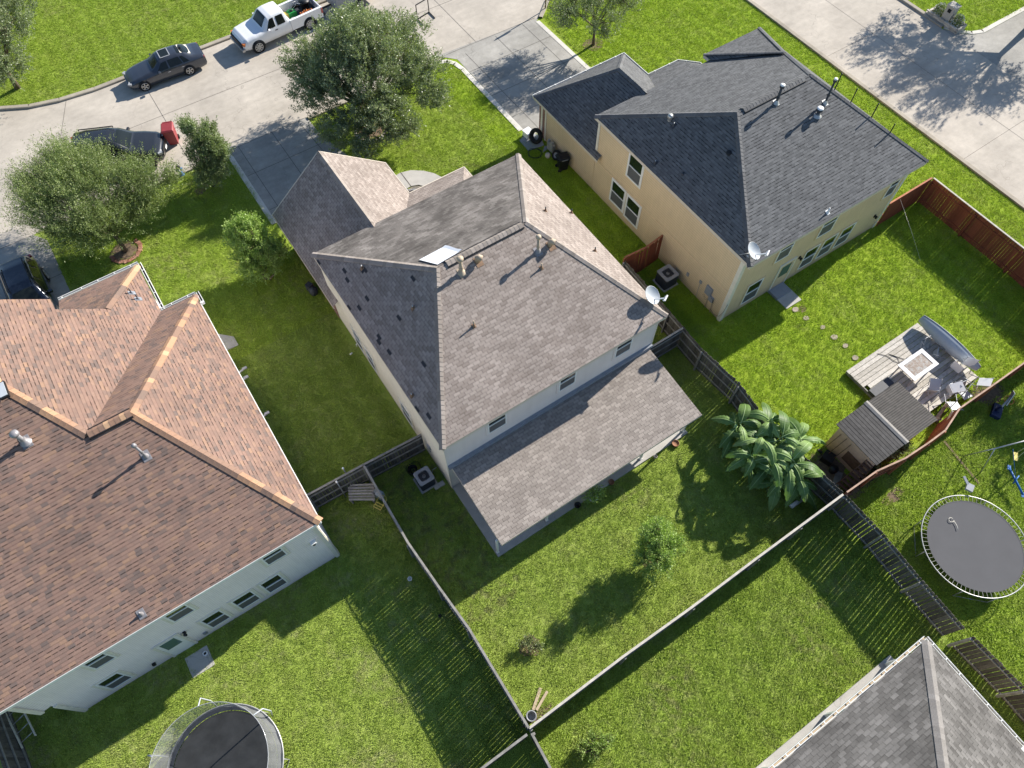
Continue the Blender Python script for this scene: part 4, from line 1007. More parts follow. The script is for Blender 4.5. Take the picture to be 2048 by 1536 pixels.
def tree(name, label, cat, base, lobes, trunk_h, leafmat_, n_twigs, per=14, L=.075, Wd=.035, twig=.5, trunk_r=.12, seed=1, upness=.35, limbs=9, group=None, multi=1, shell=.55, droop=0., bark='bark'):
    """lobes: list of (cx,cy,cz, rx,ry,rz) ellipsoids making up the crown"""
    rng = np.random.default_rng(seed); random.seed(seed)
    t = thing(name, label, cat, (base[0], base[1], 0), 0, group)
    lob = np.array(lobes, float); vol = lob[:, 3] * lob[:, 4] * lob[:, 5]; pr = vol ** .8; pr /= pr.sum()
    idx = rng.choice(len(lob), n_twigs, p=pr)
    u = rng.normal(size=(n_twigs, 3)); u /= np.linalg.norm(u, axis=1, keepdims=True)
    rad = rng.uniform(0, 1, (n_twigs, 1)) ** shell
    rad = rad * rng.uniform(.82, 1.12, (n_twigs, 1))
    c = lob[idx, :3]; rr = lob[idx, 3:]
    # clumping: pull twigs toward random clump centres so gaps open between them
    ncl = max(12, n_twigs // 28)
    start = c + u * rad * rr
    cl = start[rng.choice(n_twigs, ncl)]
    dd = ((start[:, None, :] - cl[None]) ** 2).sum(-1); near = cl[dd.argmin(1)]
    start = start * .62 + near * .38
    start[:, 2] = np.maximum(start[:, 2], .25)
    cen = np.array([base[0], base[1], lob[:, 2].mean() * .55])
    out = start - cen; out /= np.linalg.norm(out, axis=1, keepdims=True)
    td = out + rng.normal(size=(n_twigs, 3)) * .45 + np.array([0, 0, upness]) - np.array([0, 0, droop]); td /= np.linalg.norm(td, axis=1, keepdims=True)
    tl = twig * rng.uniform(.5, 1.35, (n_twigs, 1))
    f = rng.uniform(0, 1, (n_twigs, per, 1))
    lc = start[:, None, :] + td[:, None, :] * tl[:, None, :] * f + rng.normal(size=(n_twigs, per, 3)) * .035
    ld = td[:, None, :] * .6 + rng.normal(size=(n_twigs, per, 3)) * .6 + np.array([0, 0, .15])
    v = leaf_arrays(lc.reshape(-1, 3), ld.reshape(-1, 3), L, Wd, rng)
    trn = rng.uniform(0, 1, (n_twigs, 1)); lr = np.clip(trn * .55 + rng.uniform(0, .45, (n_twigs, per)), 0, 1).ravel()
    np_mesh('crown', v, 4, lr, leafmat_, t)
    # trunk, limbs and twigs
    b = MB(); zc_ = lob[:, 2].mean()
    for k in range(multi):
        off = Vector((random.uniform(-.12, .12), random.uniform(-.12, .12), 0)) * (0 if multi == 1 else 1)
        bp = Vector((base[0], base[1], -.05)) + off; tp = Vector((base[0], base[1], trunk_h)) + off * 4 + Vector((random.uniform(-.1, .1), random.uniform(-.1, .1), 0))
        b.tube([bp, bp * .5 + tp * .5 + Vector((random.uniform(-.05, .05), random.uniform(-.05, .05), 0)), tp], [trunk_r * 1.35, trunk_r, trunk_r * .85], 9, 0)
        if k == 0: top = tp
    b.build('trunk', [bark], t)
    ends = []
    lb = MB()
    for k in range(limbs):
        q = lob[k % len(lob)]; uu = rng.normal(size=3); uu /= np.linalg.norm(uu)
        e = Vector((q[0] + uu[0] * q[3] * .6, q[1] + uu[1] * q[4] * .6, q[2] + abs(uu[2]) * q[5] * .4))
        mid = top.lerp(e, .5) + Vector((random.uniform(-.2, .2), random.uniform(-.2, .2), .25 * (e - top).length * .3))
        lb.tube([top - Vector((0, 0, .1)), mid, e], [trunk_r * .6, trunk_r * .35, trunk_r * .10], 6, 0); ends.append((top, mid, e))
    # connect a subset of twigs to the nearest limb point
    mids = [p_.lerp(q_, f_) for (a_, p_, q_) in ends for f_ in (0, .33, .66, 1)] + [top]
    for i in rng.choice(n_twigs, min(n_twigs, 260), replace=False):
        st = Vector(start[i]); j = min(mids, key=lambda m_: (m_ - st).length)
        lb.tube([j, j.lerp(st, .5) + Vector((0, 0, .05)), st, st + Vector(td[i]) * float(tl[i, 0])], [trunk_r * .10, .012, .009, .004], 3, 0, cap=False)
    lb.build('limbs', [bark], t)
    return t
tree('oak_tree', 'largest tree, dense grey-green oak overhanging the street and driveway before the middle house', 'tree', (11.8, 33.85),
     [(12.2, 34.3, 4.0, 3.1, 3.0, 2.2), (9.7, 34.5, 3.4, 1.9, 1.8, 1.4), (11.8, 31.6, 3.0, 2.1, 1.7, 1.2), (14.7, 32.9, 3.4, 1.9, 1.8, 1.4), (15.2, 35.6, 3.6, 1.9, 1.8, 1.5), (12.9, 37.1, 3.8, 2.3, 1.8, 1.5), (10.2, 36.6, 3.5, 1.8, 1.6, 1.4), (12.4, 34.5, 5.4, 2.2, 2.0, 1.4), (9.6, 32.3, 2.3, 1.5, 1.4, .9), (12.3, 30.6, 2.2, 1.6, 1.2, .8), (10.3, 30.9, 1.9, 1.2, 1.0, .7), (14.8, 31.4, 2.6, 1.3, 1.1, .8), (11.6, 32.8, 2.2, 1.7, 1.3, .8)],
     1.6, 'oak', 12000, 16, .10, .055, .55, .20, 3, limbs=16)
tree('elm_tree', 'feathery olive-green tree in a brick ring, half covering the parked grey car', 'tree', (-4.0, 33.0),
     [(-3.7, 35.0, 3.1, 2.3, 2.2, 1.5), (-6.0, 35.0, 2.8, 1.7, 1.6, 1.1), (-1.7, 34.1, 2.8, 1.5, 1.4, 1.0), (-4.4, 37.2, 3.0, 1.5, 1.5, 1.0), (-4.3, 32.9, 2.6, 1.7, 1.3, 1.0), (-6.0, 36.6, 2.8, 1.4, 1.3, .9), (-1.7, 33.1, 2.4, 1.3, 1.1, .8), (-3.2, 33.6, 1.9, 1.6, 1.3, .8), (-5.6, 33.6, 2.1, 1.5, 1.2, .8), (-.2, 33.6, 2.5, .8, .7, .6), (-4.4, 32.6, 1.9, 1.6, .9, .7), (-2.6, 32.8, 1.9, 1.2, .8, .6)],
     1.2, 'elm', 9200, 20, .085, .032, 1.05, .12, 5, limbs=16, upness=.7, shell=.7)
tree('crape_myrtle', 'small upright crape myrtle with pale blooms beside the driveway, by the red bin', 'tree', (1.75, 34.9),
     [(2.4, 35.0, 1.9, 1.15, 1.1, 1.0), (2.7, 35.2, 2.8, .9, .9, .8), (2.1, 34.5, 1.3, 1.0, .9, .7), (2.2, 35.6, 3.4, .6, .6, .6), (3.0, 34.5, 2.2, .7, .7, .7)], .4, 'crape', 2900, 13, .09, .045, .55, .04, 8, limbs=10, multi=3, upness=.8)
tree('young_tree', 'bushy bright green young tree beside the driveway at the middle house\'s garage', 'tree', (1.75, 26.9),
     [(1.95, 27.4, 1.9, 1.25, 1.2, 1.0), (1.8, 27.0, 1.2, 1.2, 1.0, .8), (2.1, 27.8, 2.9, .8, .85, .8), (2.6, 27.0, 1.5, .8, .8, .7), (1.6, 28.2, 2.4, .8, .8, .7)], .5, 'lime', 2800, 14, .085, .05, .42, .05, 9, limbs=9, multi=2, upness=.5)
tree('citrus_tree', 'small bright green tree standing alone on the middle back lawn', 'tree', (9.25, 3.35),
     [(9.45, 3.7, 1.5, .95, .95, .8), (9.7, 4.1, 2.1, .65, .7, .6), (9.2, 3.4, .9, .9, .85, .55), (10.0, 3.5, 1.5, .6, .65, .5), (9.4, 4.0, 2.7, .55, .6, .5)], .4, 'lime', 1700, 14, .07, .04, .33, .04, 11, limbs=8, upness=.5)
tree('street_tree', 'thin-crowned tree on the bright lawn at the top, left of the tan house\'s street corner', 'tree', (27.8, 32.6),
     [(27.5, 32.6, 3.1, 2.1, 1.7, 1.1), (25.7, 32.9, 2.8, 1.3, 1.2, .9), (29.2, 31.9, 2.8, 1.3, 1.1, .9), (27.0, 30.9, 2.5, 1.3, .9, .8), (27.9, 34.6, 3.3, 2.0, 1.4, 1.2)], 1.3, 'oak', 2300, 14, .085, .045, .6, .09, 13, limbs=10)
tree('shade_tree', 'dark green tree at the upper left corner of the picture', 'tree', (-5.3, 49.8),
     [(-4.6, 50.2, 3.6, 2.5, 2.3, 1.7), (-3.4, 52.0, 3.9, 2.2, 2.2, 1.5), (-5.2, 48.2, 2.5, 1.8, 1.5, 1.2), (-7.2, 50.4, 3.3, 2.2, 2.0, 1.5), (-4.0, 54.5, 4, 2.4, 2.4, 1.6)], 1.4, 'oak', 5500, 15, .10, .055, .5, .15, 15, limbs=9)
tree('sapling', 'tiny sprawling shrub with white blossom on the middle back lawn near the fence', 'shrub', (2.95, 3.55),
     [(2.95, 3.65, .35, .4, .4, .25), (3.2, 3.3, .3, .32, .32, .2)], .12, 'crape', 130, 12, .05, .03, .18, .015, 17, limbs=4)
tree('sapling', 'tiny yellow-green shrub on the lower lawn close to the back corner fence', 'shrub', (2.95, -.85),
     [(2.95, -.75, .45, .65, .45, .32), (3.45, -.95, .35, .4, .3, .25)], .15, 'lime', 240, 12, .06, .035, .22, .015, 19, limbs=4)
tree('climbing_shrub', 'leafy shrub squeezed between the shed and the wavy brown fence', 'shrub', (20.9, .98),
     [(20.6, 1.25, 1.2, .7, .3, .7), (21.5, 1.1, 1.0, .8, .28, .6), (19.9, 1.2, 1.0, .4, .25, .5)], .4, 'crape', 420, 12, .07, .045, .3, .025, 21, limbs=6)
tree('weed_clump', 'pale weedy bush at the far right edge, near the end of the red-brown fence', 'shrub', (34.2, 1.5),
     [(34.1, 1.7, .6, .6, .6, .5), (33.6, 1.3, .4, .5, .4, .3)], .2, 'elm', 300, 12, .06, .035, .25, .02, 23, limbs=4)
tree('roadside_tree', 'large tree just outside the right edge, its dappled shade lies across the side street', 'tree', (53.0, 17.6),
     [(54.0, 18.2, 5.2, 3.1, 3.2, 1.6), (52.6, 20.4, 4.9, 2.2, 2.0, 1.4), (55.6, 16.4, 4.8, 2.2, 2.2, 1.4), (53.5, 23.5, 5.0, 2.4, 2.2, 1.5), (56.5, 21.0, 5.5, 2.6, 2.6, 1.7)], 2.2, 'oak', 2600, 15, .13, .07, .7, .2, 25, limbs=12)
tree('yard_tree', 'tree just outside the right edge shading the yard with the swing', 'tree', (33.4, -1.9),
     [(33.4, -1.0, 3.0, 1.7, 1.5, 1.0), (32.3, .5, 2.6, 1.2, 1.2, .8)], 1.2, 'elm', 1100, 13, .10, .05, .5, .1, 27, limbs=8)
# weeds along the fence feet
wd = np.random.default_rng(5)

# banana clump
BN = thing('banana_plant', 'large banana plant clump with torn arching leaves in the back yard corner', 'plant', (16.2, 3.7, 0))
random.seed(42)
stems = [(16.0, 3.9, 1.9), (16.5, 3.3, 2.1), (15.5, 4.5, 1.7), (16.8, 4.3, 2.3), (15.8, 3.1, 1.5), (16.2, 5.0, 2.0), (16.6, 2.7, 1.6), (17.2, 5.3, 2.0), (16.0, 6.0, 1.7), (17.6, 3.9, 1.8)]
for (x, y, h) in stems:
    b = MB(); tx, ty = x + random.uniform(-.2, .2), y + random.uniform(-.2, .2)
    b.tube([(x, y, 0), ((x + tx) / 2, (y + ty) / 2, h / 2), (tx, ty, h)], [.12, .09, .06], 9, 0); b.build('stem', ['midrib'], BN)
def banana_leaf(parent, o, az, L, w, rise, torn, rr):
    o = Vector(o); h = Vector((math.cos(az), math.sin(az), 0)); s = Vector((-h.y, h.x, 0)); n = 16
    pts = []; 
    for i in range(n + 1):
        f = i / n; dist = L * (f * .95 - .10 * f * f * (1 - rise * .3)); z = L * (rise * f - (rise + .55) * f * f * .80)
        pts.append(o + h * dist + Vector((0, 0, z)))
    tw = random.uniform(-.5, .5); b = MB(); mr = MB()
    def wid(f): return w * max(0., math.sin(PI * min(1, (f - .10) / .9) ** .75)) ** .62 if f > .10 else 0
    for sg in (-1, 1):
        i = 1
        while i < n:
            run = random.randint(1, 2) if torn else random.randint(3, 7); i2 = min(n, i + run)
            droop = random.uniform(.0, .30) + (.2 if torn else 0)
            for k in range(i, i2):
                f0, f1 = k / n, (k + 1) / n
                shr0 = .82 if (torn and k == i) else 1; shr1 = .82 if (torn and k == i2 - 1) else 1
                def edge(p, f, shr, q):
                    a = tw + sg * 0; ww = wid(f) * shr * q; lift = math.cos(.9 * q) * .05
                    return p + s * sg * ww + Vector((0, 0, -droop * ww * q + sg * tw * ww * .8 + .10 * ww * (1 - q))) + h * (.10 * ww * q * (1 if torn else .5))
                P = pts[k]; Q = pts[k + 1]
                for q0, q1 in ((0, .5), (.5, 1.)):
                    b.face([edge(P, f0, shr0, q0), edge(Q, f1, shr1, q0), edge(Q, f1, shr1, q1), edge(P, f0, shr0, q1)], 0, None, min(1, max(0, rr + random.uniform(-.06, .06))), False)
            i = i2
    b.tube([p + Vector((0, 0, .008)) for p in pts], [.015 * (1 - .75 * i / n) + .003 for i in range(n + 1)], 5, 1)
    b.build('leaf', ['banana', 'midrib'], parent)
for k in range(98):
    x, y, h = stems[k % len(stems)]
    az = k * 2.39996 + random.uniform(-.3, .3); outer = k >= 32
    L = random.uniform(1.15, 1.85) if outer else random.uniform(1.1, 1.8)
    banana_leaf(BN, (x + random.uniform(-.1, .1), y + random.uniform(-.1, .1), h * random.uniform(.55, 1.0) if outer else h), az, L, random.uniform(.19, .26), random.uniform(.25, .6) if outer else random.uniform(.8, 1.4), random.random() < .75, random.uniform(.0, 1.0))

# lawn blades: one countless mass, instanced over the lawns
def make_tuft(nm, seed, nb=26, spread=.17, hgt=.075):
    rng = np.random.default_rng(seed); vs = []; rn = []
    for i in range(nb):
        x, y = rng.uniform(-spread, spread, 2); a = rng.uniform(0, 2 * PI); ln = rng.uniform(.3, 1.3) * hgt; h = hgt * rng.uniform(.5, 1.25); w = rng.uniform(.006, .013)
        dx, dy = math.cos(a), math.sin(a); sx, sy = -dy * w, dx * w
        vs += [(x - sx, y - sy, -.01), (x + sx, y + sy, -.01), (x + dx * ln * .45 + sx * .8, y + dy * ln * .45 + sy * .8, h * .7), (x + dx * ln * .45 - sx * .8, y + dy * ln * .45 - sy * .8, h * .7)]; rn.append(rng.uniform())
        vs += [(x + dx * ln * .45 - sx * .8, y + dy * ln * .45 - sy * .8, h * .7), (x + dx * ln * .45 + sx * .8, y + dy * ln * .45 + sy * .8, h * .7), (x + dx * ln, y + dy * ln, h), (x + dx * ln, y + dy * ln, h)]; rn.append(rn[-1])
    me = bpy.data.meshes.new(nm); me.from_pydata(vs, [], [(4 * i, 4 * i + 1, 4 * i + 2) if i % 2 else (4 * i, 4 * i + 1, 4 * i + 2, 4 * i + 3) for i in range(len(vs) // 4)])
    a = me.attributes.new('rnd', 'FLOAT', 'FACE'); a.data.foreach_set('value', rn); me.materials.append(M['blade']); me.update()
    return bpy.data.objects.new(nm, me)
tuft = make_tuft('grass_tuft', 3, 30, .15, .062)
def in_poly(x, y, poly):
    ins = np.zeros(len(x), bool); n = len(poly)
    for i in range(n):
        x0, y0 = poly[i]; x1, y1 = poly[(i + 1) % n]
        c = ((y0 > y) != (y1 > y)); xi = (x1 - x0) * (y - y0) / (y1 - y0 + 1e-12) + x0
        ins ^= c & (x < xi)
    return ins
def lawn_mass(name, label, polys, holes=(), step=.185, hs=1.0, seed=1, dens=None):
    rng = np.random.default_rng(seed); P = []
    for poly in polys:
        a = np.array(poly); xs = np.arange(a[:, 0].min(), a[:, 0].max(), step); ys = np.arange(a[:, 1].min(), a[:, 1].max(), step)
        gx, gy = np.meshgrid(xs, ys); gx = gx.ravel() + rng.uniform(-.5, .5, gx.size) * step; gy = gy.ravel() + rng.uniform(-.5, .5, gy.size) * step
        k = in_poly(gx, gy, poly)
        for h in holes: k &= ~in_poly(gx, gy, h)
        # keep only what the photograph could see
        d = (CAM_R.transposed() @ Vector((0, 0, 1)))
        Rm = np.array(CAM_R); q = np.stack([gx, gy, np.full(gx.shape, -CAM_H)], 1) @ Rm; px = 1024 + FOC * q[:, 0] / q[:, 2]; py = 768 + FOC * q[:, 1] / q[:, 2]
        k &= (px > -140) & (px < 2190) & (py > -140) & (py < 1680) & (q[:, 2] > 0)
        P.append(np.stack([gx[k], gy[k], np.zeros(k.sum())], 1))
    P = np.concatenate(P); me = bpy.data.meshes.new(name); me.vertices.add(len(P)); me.vertices.foreach_set('co', P.astype(np.float32).ravel())
    n3 = np.sin(P[:, 0] * 5.1 + np.sin(P[:, 1] * 3.3) * 2) * np.sin(P[:, 1] * 4.3 + np.sin(P[:, 0] * 2.9) * 2)
    sc = (rng.uniform(.65, 1.3, len(P)) * (1 + .10 * n3) * hs).astype(np.float32)
    at_ = me.attributes.new('sc', 'FLOAT', 'POINT'); at_.data.foreach_set('value', sc)
    rt = me.attributes.new('rt', 'FLOAT', 'POINT'); rt.data.foreach_set('value', rng.uniform(0, 6.28, len(P)).astype(np.float32)); me.update()
    me.materials.append(M['blade'])
    o = bpy.data.objects.new(name, me); COL.objects.link(o); o['kind'] = 'stuff'; o['label'] = label; o['category'] = 'grass'
    ng = bpy.data.node_groups.new(name, 'GeometryNodeTree'); ng.interface.new_socket('Geometry', in_out='INPUT', socket_type='NodeSocketGeometry'); ng.interface.new_socket('Geometry', in_out='OUTPUT', socket_type='NodeSocketGeometry')
    gi = ng.nodes.new('NodeGroupInput'); go = ng.nodes.new('NodeGroupOutput'); ip = ng.nodes.new('GeometryNodeInstanceOnPoints'); oi = ng.nodes.new('GeometryNodeObjectInfo'); oi.inputs['Object'].default_value = tuft
    m2p = ng.nodes.new('GeometryNodeMeshToPoints'); ns = ng.nodes.new('GeometryNodeInputNamedAttribute'); ns.data_type = 'FLOAT'; ns.inputs[0].default_value = 'sc'
    nr = ng.nodes.new('GeometryNodeInputNamedAttribute'); nr.data_type = 'FLOAT'; nr.inputs[0].default_value = 'rt'; cx = ng.nodes.new('ShaderNodeCombineXYZ')
    l = ng.links; l.new(gi.outputs[0], m2p.inputs[0]); l.new(m2p.outputs[0], ip.inputs['Points']); l.new(oi.outputs['Geometry'], ip.inputs['Instance']); l.new(nr.outputs[0], cx.inputs[2]); l.new(cx.outputs[0], ip.inputs['Rotation']); l.new(ns.outputs[0], ip.inputs['Scale']); l.new(ip.outputs[0], go.inputs[0])
    md = o.modifiers.new('scatter', 'NODES'); md.node_group = ng
    return o
house_c = [(3.9, 7.3), (14.7, 7.3), (14.7, 11.2), (14.95, 11.2), (14.95, 22.4), (10, 22.4), (10, 28), (3.8, 28), (3.8, 11.2)]
house_y = [(20.1, 11.35), (31.4, 11.35), (31.4, 22.4), (26, 22.4), (26, 27.8), (20.05, 27.8)]
house_r = [(-1.84, 11.3), (-1.84, 23.2), (-3.2, 23.4), (-3.2, 26.4), (-13, 26.5), (-13.5, 11.3)]
house_g = [(15, -4.85), (-1, -4.85), (-1, -20), (15, -20)]
HO = [house_c, house_y, house_r, house_g]
walk = [(10.1, 29.0), (10.9, 29.58), (11.5, 29.65), (12.1, 29.48), (12.73, 29.02), (13.13, 28.52), (13.43, 27.8), (13.52, 27.0), (13.5, 25), (10, 25)]
def ring(cx, cy, rx, ry): return [(cx + rx * math.cos(i * .6283), cy + ry * math.sin(i * .6283)) for i in range(10)]
lawn_mass('grass', 'short green grass of the lawns on the house side of the street', [[(-7.25, 13.6), (-7.25, 36.65), (3.6, 36.65), (3.6, 13.6)], [(3.5, 22.3), (9.7, 22.3), (9.1, 36.65), (3.5, 36.65)], [(9.3, 22.3), (19.2, 22.3), (19.2, 36.6), (9.2, 36.65)], [(14.9, 11.4), (20.1, 11.4), (20.1, 28), (14.9, 28)]],
          HO + [walk, ring(11.75, 33.75, .9, .7), ring(-4, 33, .65, .6), [(3.7, 28), (9.75, 28), (9.75, 32.4), (9.1, 35.2), (9.05, 37), (3.6, 37)], [(18.9, 37), (19.2, 36), (19.2, 27.8), (20.5, 27.8), (20.5, 37)]], seed=2)
lawn_mass('grass', 'grass of the middle back yard', [[(1.05, 1.1), (17.4, 1.1), (17.4, 13.4), (.95, 13.4)]], HO + [ring(19.2, 1, 1, .3)], seed=3)
lawn_mass('grass', 'grass of the left back yard around the enclosed trampoline', [[(-15.4, .9), (1.0, .9), (1.0, 13.7), (-15.4, 13.7)]], HO + [[(-9.0, 10.1), (-8.15, 10.1), (-8.15, 10.9), (-9, 10.9)]], seed=4)
lawn_mass('grass', 'grass of the lower lawn', [[(1.15, -20), (17.4, -20), (17.4, .95), (1.15, .95)]], HO, seed=5, hs=1.15)
lawn_mass('grass', 'bright grass of the yard with the deck', [[(17.5, 1.1), (34.8, 1.1), (34.8, 16), (17.5, 16)]], HO + [[(23.5, 9.95), (24.55, 9.95), (24.55, 11.3), (23.5, 11.3)], ring(18.7, 2.2, 1, .8)], seed=6)
lawn_mass('grass', 'rough grass of the yard with the open trampoline', [[(17.6, -16), (38, -16), (38, .9), (17.6, .9)]], [ring(28.2, .9, .8, .6), ring(20.3, -.2, .5, .2)], seed=7, hs=1.35)
lawn_mass('grass', 'bright grass around the tan house and along the street', [[(26.3, 22.3), (39.35, 22.3), (39.35, 38.3), (28.2, 38.3), (26.6, 36.7)], [(31.4, 11.4), (39.35, 11.4), (39.35, 22.4), (31.4, 22.4)], [(34.95, -5), (39.35, -5), (39.35, 11.5), (34.95, 11.5)]], HO, seed=8)
lawn_mass('grass', 'grass across the street', [[(-30, 75)] + [(x, y + .32) for x, y in far_edge[1:-1]] + [(22, 46.98), (22, 75)]], seed=9)
lawn_mass('grass', 'shaded grass across the side street', [[(48.6, 20.3), (49.0, 19.6), (50.2, 19.3), (62, 19.3), (62, 32), (48.55, 32)]], seed=10)

# ================================================================ vehicles
def wheel(parent, x, y, r, w, side, spokes=5, rim='alloy'):
    X = Matrix.Rotation(PI / 2, 3, 'X')
    b = MB(parent_m(parent)); b.lathe([(r * .72, -w / 2), (r * .95, -w / 2), (r, -w * .32), (r, w * .32), (r * .95, w / 2), (r * .72, w / 2), (r * .70, 0), (r * .72, -w / 2)], (x, y, r), 24, 0, X=X)
    o = b.build('wheel', ['rubber'], parent)
    b = MB(parent_m(parent)); yo = y + side * w * .46
    b.lathe([(r * .74, -.012), (r * .74, .012), (r * .65, .014), (r * .65, -.012)], (x, yo, r), 24, 0, X=X)
    b.lathe([(0, -.02), (r * .68, -.02)], (x, yo - side * .03, r), 20, 1, X=X)
    b.lathe([(0, .0), (r * .15, .0), (r * .15, -side * .02)], (x, yo + side * .015, r), 12, 0, X=X)
    for k in range(spokes):
        a = 2 * PI * k / spokes + .3
        b.bar((x + math.cos(a) * r * .12, yo, r + math.sin(a) * r * .12), (x + math.cos(a) * r * .67, yo, r + math.sin(a) * r * .67), .02, r * .2, 0)
    b.build('rim', [rim, 'black'], o)
def parent_m(p): return ROOTM[p.name]
def lerp_st(st, x):
    for a, c in zip(st[:-1], st[1:]):
        if a[0] <= x <= c[0]:
            f = (x - a[0]) / (c[0] - a[0] + 1e-9); f = f * f * (3 - 2 * f) * .35 + f * .65
            return [a[i] + (c[i] - a[i]) * f for i in range(len(a))]
    return list(st[-1])
def car(name, label, cat, loc, rz, st, paint, wb, xf, r, tw, cab, glass_rows, hw, wheel_w=.2, spokes=5, rim='alloy', group=None, extra=None):
    """st: stations (x, z_bottom, z_belt, z_top, half_width, half_width_top); nose at -x... cab=(x0 windscreen foot, x1 roof front, x2 roof back, x3 rear glass foot)"""
    t = thing(name, label, cat, loc, rz, group); m4 = ROOTM[t.name]
    b = MB(m4); N = 46; x0, x1 = st[0][0], st[-1][0]
    keys = sorted(set([x0 + (x1 - x0) * i / N for i in range(N + 1)] + [s_[0] for s_ in st]))
    rows = []
    for x in keys:
        _, zb, zl, zt, w, wt = lerp_st(st, x)
        half = [(0, zb), (w * .86, zb), (w * .97, zb + .06), (w, zb + (zl - zb) * .45), (w * .995, zl - .10), (w * .95, zl), (wt + (w * .95 - wt) * .12, zl + (zt - zl) * .86), (wt * .82, zt - .012), (wt * .45, zt), (0, zt + .004)]
        rows.append([(x, y, z) for y, z in half] + [(x, -y, z) for y, z in half[-2:0:-1]])
    n = len(rows[0]); vs = [p for r_ in rows for p in r_]; fs = []
    for i in range(len(rows) - 1):
        for j in range(n): fs.append((i * n + j, i * n + (j + 1) % n, (i + 1) * n + (j + 1) % n, (i + 1) * n + j))
    fs.append(tuple(range(n))); fs.append(tuple(reversed(range((len(rows) - 1) * n, len(rows) * n))))
    b.add(vs, fs, 0, .5, True)
    b.build('body', [paint], t)
    # wheel arches: dark wells standing a hair proud of the flank
    b = MB(m4)
    for xx in (xf, xf + wb):
        for sd in (-1, 1):
            w = lerp_st(st, xx)[4]
            b.lathe([(0, 0), (r * 1.17, 0), (r * 1.17, -.05)], (xx, sd * (w + .006), r + .03), 22, 0, X=Matrix.Rotation(sd * -PI / 2, 3, 'X'))
    b.build('wheel_well', ['black'], t)
    for xx in (xf, xf + wb):
        for sd in (-1, 1): wheel(t, xx, sd * (lerp_st(st, xx)[4] - wheel_w * .5 + .035), r, wheel_w, sd, spokes, rim)
    # glass
    c0, c1, c2, c3 = cab
    def topY(x, f):    # point across the top surface, f in -1..1 of the top half width
        _, zb, zl, zt, w, wt = lerp_st(st, x); return Vector((x, f * wt * .86, zt + .012 - .03 * abs(f) ** 3))
    def screen(xa, xb, nm):
        g = MB(m4); k = 6
        for i in range(k):
            for j in range(8):
                fa, fb = -.98 + 1.96 * j / 8, -.98 + 1.96 * (j + 1) / 8; p, q = xa + (xb - xa) * i / k, xa + (xb - xa) * (i + 1) / k
                g.face([topY(p, fa), topY(q, fa), topY(q, fb), topY(p, fb)], 0, None, .5, True)
        g.build(nm, ['glasscar'], t)
    if c0 is not None: screen(c0 + .06, c1 - .04, 'windscreen')
    if c3 is not None: screen(c2 + .04, c3 - .06, 'rear_window')
    for (xa, xb, ta, tb) in glass_rows:   # side windows: bottom xa..xb, top ta..tb
        for sd in (-1, 1):
            def sp(x, h):
                _, zb, zl, zt, w, wt = lerp_st(st, x); w1 = w * .95; w2 = wt + (w1 - wt) * .12
                return Vector((x, sd * (w1 + (w2 - w1) * h + .012), zl + (zt - zl) * .86 * h))
            g = MB(m4); k = 5
            for i in range(k):
                p0, p1 = xa + (xb - xa) * i / k, xa + (xb - xa) * (i + 1) / k; q0, q1 = ta + (tb - ta) * i / k, ta + (tb - ta) * (i + 1) / k
                q = [sp(p0, .08), sp(p1, .08), sp(q1, .93), sp(q0, .93)]
                g.face(q if sd < 0 else q[::-1], 0)
            g.build('side_window', ['glasscar'], t)
    for sd in (-1, 1):
        w = lerp_st(st, c0 + .35)[4]; zl = lerp_st(st, c0 + .35)[2]
        g = MB(m4); g.box((c0 + .38, sd * (w + .09), zl + .06), (.12, .20, .13), 0, sd * .2); g.build('wing_mirror', [paint], t)
    return t
def lights(t, items):
    for nm, mt, c, d, rz_ in items:
        g = MB(ROOTM[t.name]); g.box(c, d, 0, rz_); g.build(nm, [mt], t)
# sedan: nose toward -x (local), parked facing left
P1 = at(291, 171, .33); P2 = at(380, 139, .33)
SED = [(-.86, .28, .50, .55, .55, .40), (-.72, .20, .58, .66, .74, .58), (-.4, .17, .66, .76, .84, .70), (.0, .17, .72, .84, .89, .74), (.55, .17, .80, .93, .90, .72), (.78, .17, .83, .97, .90, .70),
       (1.42, .17, .86, 1.36, .90, .58), (1.9, .17, .87, 1.42, .90, .58), (2.5, .17, .88, 1.41, .90, .57), (2.95, .17, .89, 1.33, .90, .57), (3.45, .18, .91, 1.06, .89, .66), (3.62, .18, .91, 1.01, .88, .68), (3.95, .22, .88, .96, .84, .66), (4.05, .30, .80, .86, .74, .58)]
sx0 = (P1.x - .0); car_sed = car('sedan', 'dark grey sedan with a sunroof parked along the far kerb facing left', 'car', (P1.x, 45.78, .004), math.atan2(P2.y - P1.y, P2.x - P1.x), [(a * 1.03, *r_) for a, *r_ in SED], 'gmetal', 2.92, 0.0, .32, .2, (.80, 1.44, 2.62, 3.52),
              [(1.02, 1.80, 1.50, 1.82), (1.90, 2.72, 1.90, 2.62), (2.78, 3.18, 2.70, 2.86)], .9)
lights(car_sed, [('headlight', 'lamp', (-.73, -.58, .60), (.22, .30, .10), -.5), ('headlight', 'lamp', (-.73, .58, .60), (.22, .30, .10), .5), ('taillight', 'tail', (4.05, -.62, .80), (.12, .34, .14), .3), ('taillight', 'tail', (4.05, .62, .80), (.12, .34, .14), -.3),
                 ('door_handle', 'grey', (1.75, -.935, .72), (.16, .03, .03), 0), ('door_handle', 'grey', (2.65, -.935, .74), (.16, .03, .03), 0), ('number_plate', 'white', (-.86, 0, .42), (.02, .3, .12), 0), ('aerial', 'black', (2.95, 0, 1.39), (.14, .04, .06), 0)])
g = MB(ROOTM[car_sed.name])
